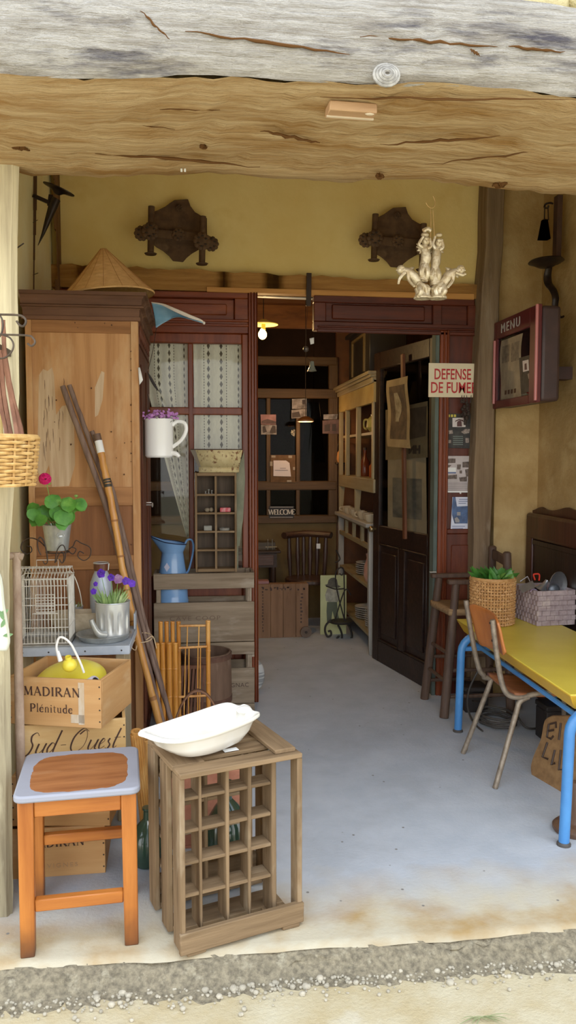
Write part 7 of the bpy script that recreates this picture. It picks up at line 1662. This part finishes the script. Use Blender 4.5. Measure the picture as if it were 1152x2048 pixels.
MB().face([P(u, v, y=6.99) for u, v in ((631, 1085), (637, 1085), (637, 1093), (631, 1093))]) if False else None
tag(MB().box(1.05, 1.085, 6.985, 6.988, .68, .725).build('price_ticket', paper), 'small white ticket stuck on a spindle of the dark chair', 'ticket')
# console table
t = T('side_table', 'small dark side table with drawer beside the spindle chair', 'table', (.6, 6.95, 0))
zc_ = .665
MB().box(.2, .735, 6.99, 7.24, zc_-.022, zc_).build('top', darkwoodx, t, True, bevel=.006, seg=2)
MB().box(.26, .70, 7.01, 7.22, zc_-.15, zc_-.022).build('apron', darkwoodx, t, True)
m_ = MB(); m_.box(.34, .67, 6.998, 7.01, zc_-.13, zc_-.035); d_ = m_.build('drawer', wood('drawer_brown', S(96, 66, 54), S(76, 52, 42), 'X', rough=.45), t, True, bevel=.003)
k = MB(); k.ball((.51, 6.988, zc_-.085), .012); k.bm.transform(WM[t.name].inverted()); o = k.build('knob', iron); o.parent = d_
for x_ in (.29, .67):
    for y_ in (7.035, 7.195): MB().lathe([(0, 0), (.014, 0), (.02, .06), (.015, .1), (.024, .25), (.014, .32), (.024, .36), (.024, zc_-.15), (0, zc_-.15)], 14, tr(x_, y_, 0)).build('leg', darkwood, t, True)
MB().box(.28, .68, 7.03, 7.2, .12, .135).build('shelf', darkwoodx, t, True)
t = T('wire_tray', 'small dark wire letter tray on the side table', 'tray', (.6, 7.1, zc_+.001))
zc_ += .001
m_ = MB(); m_.box(.42, .7, 7.02, 7.19, zc_, zc_+.008); m_.box(.42, .69, 7.04, 7.18, zc_+.008, zc_+.07); m_.build('books', mat('dim_books', S(92, 82, 66), S(60, 52, 44), sc=(4, 4, 50)), t, True, bevel=.003)
m_ = MB()
for x_ in (.62, .66): m_.tube([(x_, 7.02, zc_+.005), (x_, 7.02, zc_+.1)], .004, 6)
m_.tube([(.6, 7.02, zc_+.03), (.7, 7.02, zc_+.03)], .004, 6); m_.build('wire', mat('wire_shine', S(170, 168, 160), metal=.6, rough=.3), t, True)
zc1 = P(560, 1168, y=6.5).z
tag(MB().box(.38, .585, 6.505, 6.6, zc1+.001, zc1+.026).build('pink_book', mat('book_pink', S(150, 104, 104)), bevel=.003), 'pinkish book lying on top of the tall wooden packing case', 'book')
# flat wooden case
t = T('wooden_case', 'flat tan wooden packing case with worn stencilled marks standing inside the doorway', 'case', (.7, 6.56, 0))
cwm = wood('case_tan', S(144, 108, 80), S(120, 88, 64), 'Z', S(104, 74, 54), along=1.5, across=14, rough=.75)
x0c, x1c = P(516, 1200, y=6.5).x, P(617, 1200, y=6.5).x; zc1 = P(560, 1168, y=6.5).z
w4 = (x1c-x0c)/4
for i in range(4): MB().box(x0c+i*w4+.001, x0c+(i+1)*w4-.001, 6.5, 6.512, .0, zc1).build('board', cwm, t, True, bevel=.002)
MB().box(x0c+.002, x1c-.002, 6.512, 6.6, .0, zc1-.003).build('body', cwm, t, True, bevel=.003)
m_ = MB()
def mark(u, v, w_, h_): p = P(u, v, y=6.499); m_.box(p.x-w_/2, p.x+w_/2, 6.4985, 6.4995, p.z-h_/2, p.z+h_/2)
for u in (525, 533, 541, 550, 556, 562, 569, 575, 581, 597, 608):
    for _ in range(2): mark(u+random.uniform(-2, 2), 1177+random.uniform(-2.5, 2.5), random.uniform(.006, .018), random.uniform(.006, .02))
for v in range(1184, 1268, 6): mark(526+random.uniform(-1, 1), v, random.uniform(.006, .012), random.uniform(.008, .018))
for v in range(1188, 1250, 7): mark(603+random.uniform(-1, 1), v, random.uniform(.008, .02), random.uniform(.008, .018))
m_.build('lettering', mat('case_ink', S(66, 46, 40)), t, True)
t = T('wooden_disc', 'small round wooden disc leaning on the corner of the packing case', 'disc', P(612, 1275, y=6.46))
c = P(612, 1262, y=6.47); c.z = .048; m_ = MB(); m_.lathe([(0, -.008), (.046, -.008), (.048, 0), (.046, .008), (0, .008)], 24, fr(c, (1, 0, 0), (0, .05, 1))); m_.build('disc', mat('wheel_grey', S(104, 84, 68), S(80, 64, 52), sc=(20, 20, 20)), t, True); m_ = MB(); m_.lathe([(0, -.014), (.012, -.014), (.012, .014), (0, .014)], 12, fr(c, (1, 0, 0), (0, .05, 1))); m_.build('hub', iron, t, True)
# painted board with the man in a hat
yb = 6.58
t = T('painting', 'pale green panel painted with a man in hat and dark trousers on the shop floor', 'painting', (1.12, yb, 0))
a, b = P(641, 1151, y=yb), P(693, 1151, y=yb); m_ = MB(); m_.box(a.x, b.x, yb, yb+.012, 0, a.z); m_.build('board', mat('panel_green', S(196, 200, 146), S(180, 184, 130), sc=(5, 5, 5)), t, True)
def pp(nm, pts, m, o): q = MB(); q.face([P(u, v, y=yb-.001*o) for u, v in pts]); q.build(nm, m, t, True, fix=False)
pp('hat', ((649, 1170), (655, 1168), (657, 1160), (662, 1156), (668, 1155), (674, 1159), (676, 1170), (682, 1173), (676, 1176), (656, 1174)), mat('hat_grey', S(72, 70, 60), S(96, 92, 78), sc=(14, 14, 14)), 2)
pp('shirt', ((655, 1176), (664, 1178), (676, 1177), (680, 1190), (676, 1204), (664, 1206), (652, 1202), (650, 1190)), mat('shirt_pale', S(180, 178, 160), S(130, 130, 116), sc=(20, 20, 20)), 1)
pp('trousers', ((654, 1204), (674, 1204), (676, 1228), (680, 1244), (671, 1246), (665, 1222), (662, 1246), (654, 1246), (653, 1222)), mat('trousers_green', S(82, 90, 72)), 2)
# iron plant stand
ys2 = 6.42
t = T('plant_stand', 'black wrought iron plant stand with curled feet before the painted panel', 'stand', P(675, 1290, y=ys2))
ik = mat('stand_black', S(34, 30, 28), rough=.6)
q = lambda u, v: P(u, v, y=ys2)
for px in (((662, 1240), (652, 1250), (650, 1262), (655, 1273), (662, 1270), (661, 1262), (656, 1263)), ((676, 1250), (682, 1262), (684, 1274), (680, 1284), (674, 1278), (678, 1272)), ((690, 1240), (700, 1256), (704, 1272), (700, 1280))): m_ = MB(); pts = cr([q(*p) for p in px], 5); m_.tube(pts, .009, 7); m_.build('foot', ik, t, True)
for px in (((671, 1244), (673, 1230), (690, 1180), (702, 1190)), ((689, 1242), (688, 1150), (684, 1135)), ((689, 1240), (676, 1190), (671, 1160), (673, 1142), (682, 1135), (688, 1142), (684, 1150), (679, 1147)), ((652, 1172), (670, 1178), (690, 1177)), ((670, 1125), (680, 1118), (672, 1100))): m_ = MB(); m_.tube(cr([q(*p) for p in px], 5), .006, 6); m_.build('rod', ik, t, True)
m_ = MB(); c = q(682, 1243); m_.lathe([(0, -.01), (.09, -.01), (.095, 0), (.09, .008), (0, .004)], 28, tr(*c)); m_.build('dish', ik, t, True)

# cream dresser
xd = 1.27; yd0, yd1, xd1 = 5.82, 7.15, 1.72
crm = wood('dresser_cream', S(158, 144, 110), S(142, 126, 92), 'Z', S(134, 114, 82), rough=.55, bump=.1); crm2 = wood('dresser_cream', S(150, 136, 104), S(134, 118, 86), 'Y', S(126, 106, 76), rough=.55, bump=.1)
wht = mat('dresser_white', S(168, 164, 156), S(150, 146, 138), sc=(5, 5, 3), rough=.5)
zcn = 1.0
t = T('kitchen_dresser', 'cream painted open dresser with tapered white legs inside the shop', 'dresser', ((xd+xd1)/2, (yd0+yd1)/2, 0))
MB().box(xd-.03, xd1, yd0-.02, yd1, zcn-.03, zcn).build('counter', wht, t, True, bevel=.004)
for x_, y_ in ((xd, yd0), (xd, yd1-.05), (xd1-.05, yd0), (xd1-.05, yd1-.05)):
    m_ = MB(); m_.hexa([(x_+.012, y_+.012, 0), (x_+.034, y_+.012, 0), (x_+.034, y_+.034, 0), (x_+.012, y_+.034, 0), (x_, y_, .35), (x_+.05, y_, .35), (x_+.05, y_+.05, .35), (x_, y_+.05, .35)]); m_.box(x_, x_+.05, y_, y_+.05, .35, zcn-.03); m_.build('leg', wht, t, True, bevel=.003)
m_ = MB(); m_.box(xd+.005, xd+.03, yd0+.05, yd1-.05, zcn-.2, zcn-.165); m_.box(xd+.005, xd+.03, yd0+.05, yd1-.05, zcn-.05, zcn-.03)
for f in (.25, .5, .75): m_.box(xd+.005, xd+.03, yd0+(yd1-yd0)*f-.02, yd0+(yd1-yd0)*f+.02, zcn-.165, zcn-.05)
m_.build('drawer_rail', crm2, t, True)
for z_ in (.52, .16): MB().box(xd+.01, xd1-.01, yd0+.01, yd1-.01, z_-.022, z_).build('shelf', crm2, t, True)
MB().box(xd1-.012, xd1-.002, yd0+.05, yd1-.05, .16, zcn-.03).build('back', dark, t, True)
# hutch
zh0, zh1 = 1.33, 2.05; xh_ = 1.275
for y_ in (yd0-.08, yd1-.36, yd1-.05, yd0+.5): MB().box(xh_, xh_+.035, y_, y_+.045, zh0, zh1-.15).build('hutch_upright', crm, t, True, bevel=.003)
m_ = MB(); m_.box(xh_, xh_+.03, yd0-.1, yd1, zh1-.16, zh1); m_.build('frieze', mat('frieze_ochre', S(176, 150, 88), S(156, 128, 70), sc=(5, 5, 5), rough=.5), t, True)
m_ = MB()
for e, z0_, z1_ in ((.015, zh1-.02, zh1+.02), (.03, zh1+.02, zh1+.04), (.045, zh1+.04, zh1+.065)): m_.box(xh_-e, xd1+.01, yd0-.1, yd1+e, z0_, z1_)
m_.build('hutch_cornice', crm2, t, True, bevel=.006, seg=2)
MB().box(xh_, xd1-.02, yd0-.1, yd1, zh0-.1, zh0).build('hutch_base', crm2, t, True, bevel=.004)
MB().box(xd1-.03, xd1-.02, yd0-.1, yd1, zh0-.1, zh1).build('hutch_back', dark, t, True); MB().box(xh_+.03, xd1-.03, yd0-.08, yd1-.02, 1.66, 1.68).build('hutch_shelf', crm2, t, True)
for y_ in (yd1-.05, yd0+.55):
    m_ = MB(); m_.hexa([(xh_+.0, y_, zcn), (xh_+.03, y_, zcn), (xh_+.03, y_+.03, zcn), (xh_, y_+.03, zcn), (xh_, y_, zh0-.1), (xh_+.05, y_, zh0-.1), (xh_+.05, y_+.045, zh0-.1), (xh_, y_+.045, zh0-.1)])
    m_.build('hutch_bracket', crm, t, True)
# crockery: one of each kind, then copies
cup_m = mat('cup_white', S(186, 172, 146), rough=.25, spec=.5)
def cup(c, label):
    t = T('cup', label, 'cup', c, random.uniform(0, 6), 'white cups on the dresser counter'); m_ = MB(); m_.lathe([(0, 0), (.024, 0), (.036, .02), (.042, .06), (.039, .06), (.032, .02), (0, .008)], 22); m_.build('body', cup_m, t); m_ = MB(); m_.tube(cr([(.04, 0, .05), (.062, 0, .048), (.06, 0, .026), (.035, 0, .018)], 4), .005, 7); m_.build('handle', cup_m, t); return t
lab_c = 'white cup in the row along the front of the dresser counter'
c0 = cup((xd+.03, yd0+.1, zcn+.001), lab_c)
for k in range(1, 8): dup(c0, rz(k*1.3, (xd+.03+.012*(k % 2), yd0+.1+.145*k, zcn+.001)), lab_c)
pl_m = mat('plate_white', S(196, 194, 188), rough=.25, spec=.5)
def plate(c, label, grp): t = tag(MB().lathe([(0, 0), (.055, 0), (.06, .003), (.105, .014), (.105, .017), (.058, .007), (0, .005)], 32).build('plate', pl_m), label, 'plate', grp); t.location = c; return t
p0 = None
for x_, y_, z_, n, lab, grp in ((xd+.14, yd0+.28, .161, 9, 'white plate in the nearer stack on the lowest dresser shelf', 'plates in the nearer low stack'), (xd+.13, yd0+.62, .161, 6, 'white plate in the farther stack on the lowest dresser shelf', 'plates in the farther low stack'), (xd+.14, yd0+.66, .521, 6, 'grey-white plate in the stack on the middle dresser shelf', 'plates on the middle shelf')):
    for k in range(n):
        if p0 is None: p0 = plate((x_, y_, z_), lab, grp); continue
        c = p0.copy(); C.objects.link(c); c.location = (x_+random.uniform(-.003, .003), y_, z_+.0172*k); c['label'] = lab; c['group'] = grp
t = T('water_jug', 'pinkish china jug with a looped handle on the middle dresser shelf', 'jug', (xd+.1, yd0+.3, .521))
jm = mat('jug_pink', S(196, 150, 132), S(180, 128, 112), sc=(8, 8, 8), rough=.3)
MB().lathe([(0, 0), (.06, 0), (.075, .04), (.07, .12), (.05, .18), (.058, .22), (.054, .22), (.045, .18), (0, .17)], 28).build('body', jm, t); MB().tube(cr([(-.0, .05, .2), (-.01, .11, .2), (-.01, .12, .13), (0, .07, .07)], 5), .009, 8).build('handle', cup_m, t)
t = T('yellow_pot', 'yellow-green china pot with a handle on the hutch shelf', 'pot', (xh_+.12, yd0+.3, 1.681)); ym = mat('pot_yellow', S(178, 168, 96), S(150, 140, 78), sc=(6, 6, 6), rough=.3)
MB().lathe([(0, 0), (.05, 0), (.085, .04), (.08, .1), (.05, .13), (.052, .14), (0, .14)], 26).build('body', ym, t); MB().tube(cr([(-.06, .04, .1), (-.08, .1, .1), (-.08, .12, .05), (-.07, .08, .03)], 4), .008, 8).build('handle', ym, t)
t = T('yellow_plate', 'yellow-green plate standing upright behind the hutch uprights', 'plate', (xh_+.15, yd0+.62, 1.68)); MB(fr((xh_+.18, yd0+.62, 1.785), (0, 1, 0), (.2, 0, 1))).lathe([(0, 0), (.06, 0), (.1, .012), (.1, .016), (.06, .006), (0, .005)], 28).build('plate', ym, t, True)
for k, (y_, h_, m_c) in enumerate(((yd0+.12, .2, S(120, 60, 34)), (yd0+.42, .16, S(150, 76, 40)), (yd0+.75, .22, S(104, 50, 30)))):
    t = T('bottle', ('tall amber bottle near the front end of the hutch', 'short amber bottle in the middle of the hutch base', 'brown bottle near the back end of the hutch')[k], 'bottle', (xh_+.12, y_, zh0+.001)); MB().lathe([(0, 0), (.036, 0), (.038, .01), (.038, h_*.55), (.014, h_*.75), (.013, h_), (0, h_)], 20).build('body', mat('amber_%d' % k, m_c, rough=.15, spec=.6), t); MB().lathe([(0, h_), (.015, h_), (.015, h_+.02), (0, h_+.02)], 12).build('stopper', darkwood, t)
t = T('dark_cabinet', 'small black cabinet with a gilt picture edge standing on top of the hutch', 'cabinet', (xh_+.12, yd0+.4, zh1+.065))
xk = xh_-.0; m_ = MB(); m_.box(xk, xk+.28, yd0+.05, yd0+.85, zh1+.066, zh1+.42); m_.box(xk-.03, xk+.3, yd0+.02, yd0+.88, zh1+.42, zh1+.45); m_.build('body', mat('cabinet_black', S(30, 27, 26), S(40, 36, 33), sc=(5, 5, 5), rough=.5), t, True, bevel=.004)
m_ = MB(); m_.box(xk-.012, xk, yd0+.2, yd0+.23, zh1+.09, zh1+.38); m_.box(xk-.012, xk, yd0+.67, yd0+.7, zh1+.09, zh1+.38); m_.box(xk-.012, xk, yd0+.23, yd0+.67, zh1+.36, zh1+.38); m_.build('gilt_edge', mat('gilt', S(120, 100, 64), metal=.4, rough=.5), t, True)
# clutter behind the glazed partition
tag(MB().slab([P(u, v, y=7.6) for u, v in ((688, 902), (700, 895), (712, 905), (708, 925), (696, 930), (686, 920))], (0, .02, 0)).build('paper_bag', mat('bag_amber', S(190, 130, 70))), 'amber paper bag glowing in the lamplight beside the partition', 'bag') if False else None
t = T('orange_lantern', 'small amber glass lantern catching the lamplight beside the partition', 'lantern', P(686, 915, y=7.2))
c = P(684, 925, y=7.22); m_ = MB(); m_.lathe([(0, 0), (.04, 0), (.05, .03), (.045, .09), (.02, .12), (0, .12)], 20, tr(*c)); m_.build('globe', mat('lantern_amber', S(206, 140, 80), rough=.3), t, True); m_ = MB(); m_.tube(cr([c+V((-.045, 0, .06)), c+V((-.04, 0, .16)), c+V((0, 0, .2)), c+V((.04, 0, .16)), c+V((.045, 0, .06))], 5), .004, 6); m_.box(c.x-.06, c.x+.06, c.y-.03, YP, c.z-.012, c.z); m_.build('wall_hook', iron, t, True)
for lab, u, v0, v1, y_ in (('dark hanging garment behind the right pane of the partition', 626, 805, 925, 7.7), ('pale iron rod standing behind the right pane of the partition', 618, 905, 962, 7.6)):
    if 'rod' in lab: a = P(u+8, v0, y=y_); b = P(u, 990, y=y_); b.z = 0; tag(MB().tube([a, b], .012, 8).build('metal_rod', mat('rod_pale', S(150, 142, 132), metal=.4, rough=.4)), lab, 'rod')
    else:
        a = P(u-14, v0, y=y_); b = P(u+16, v1, y=y_); tt = T('hanging_coat', lab, 'coat', ((a.x+b.x)/2, y_, b.z)); m_ = MB(); xc = (a.x+b.x)/2; m_.sheet(lambda q, w_: (xc+((.05+.06*w_)*(1+.1*math.sin(9*q*PI)))*math.cos(2*PI*q), y_+.05*math.sin(2*PI*q), a.z-(a.z-b.z)*w_), 30, 10, closed=True); m_.build('coat', mat('coat_dark', S(58, 54, 52)), tt, True); m_ = MB(); m_.tube([(xc, y_, a.z-.01), (xc, y_, a.z+.1), (xc, y_, 2.98)], .004, 6); m_.build('hanger', iron, tt, True)
# ---------------------------------------------------------------- light
w = bpy.data.worlds.new('sky'); SC.world = w; w.use_nodes = True
N = w.node_tree.nodes; L = w.node_tree.links; bg = N['Background']
tc = N.new('ShaderNodeTexCoord'); sp = N.new('ShaderNodeSeparateXYZ'); L.new(tc.outputs['Generated'], sp.inputs[0])
rp = N.new('ShaderNodeValToRGB'); L.new(sp.outputs['Z'], rp.inputs[0])
e = rp.color_ramp.elements; e[0].position = 0; e[0].color = (1, .98, .94, 1); e[1].position = .7; e[1].color = (.62, .74, .9, 1)
L.new(rp.outputs[0], bg.inputs['Color']); bg.inputs['Strength'].default_value = 2.5
su = bpy.data.lights.new('sun', 'SUN'); su.energy = .75; su.angle = math.radians(28); su.color = (1, .95, .86)
so = bpy.data.objects.new('sun', su); C.objects.link(so)
so.rotation_euler = (V((-.12, .42, -.9))).to_track_quat('-Z', 'Y').to_euler()
def lamp(name, loc, en, col, r=.03):
    l = bpy.data.lights.new(name, 'POINT'); l.energy = en; l.color = col; l.shadow_soft_size = r
    o = bpy.data.objects.new(name, l); C.objects.link(o); o.location = loc; return o
lamp('bulb_light', P(525, 690, y=5.6), 11, (1, .62, .25), .03)
lamp('far_lamp_light', P(610, 860, y=6.9), 3, (1, .55, .25), .03)
lamp('back_room_light', (1.5, 8.2, 2.0), 6, (1, .55, .25), .05)  # unseen point light behind the partition, no lamp modelled there
SC.cycles.use_denoising = True
SC.cycles.max_bounces = 7
SC.cycles.diffuse_bounces = 5
SC.cycles.use_adaptive_sampling = True
SC.cycles.adaptive_threshold = .015
SC.cycles.transparent_max_bounces = 16
SC.view_settings.exposure = .28
SC.view_settings.gamma = 1.14
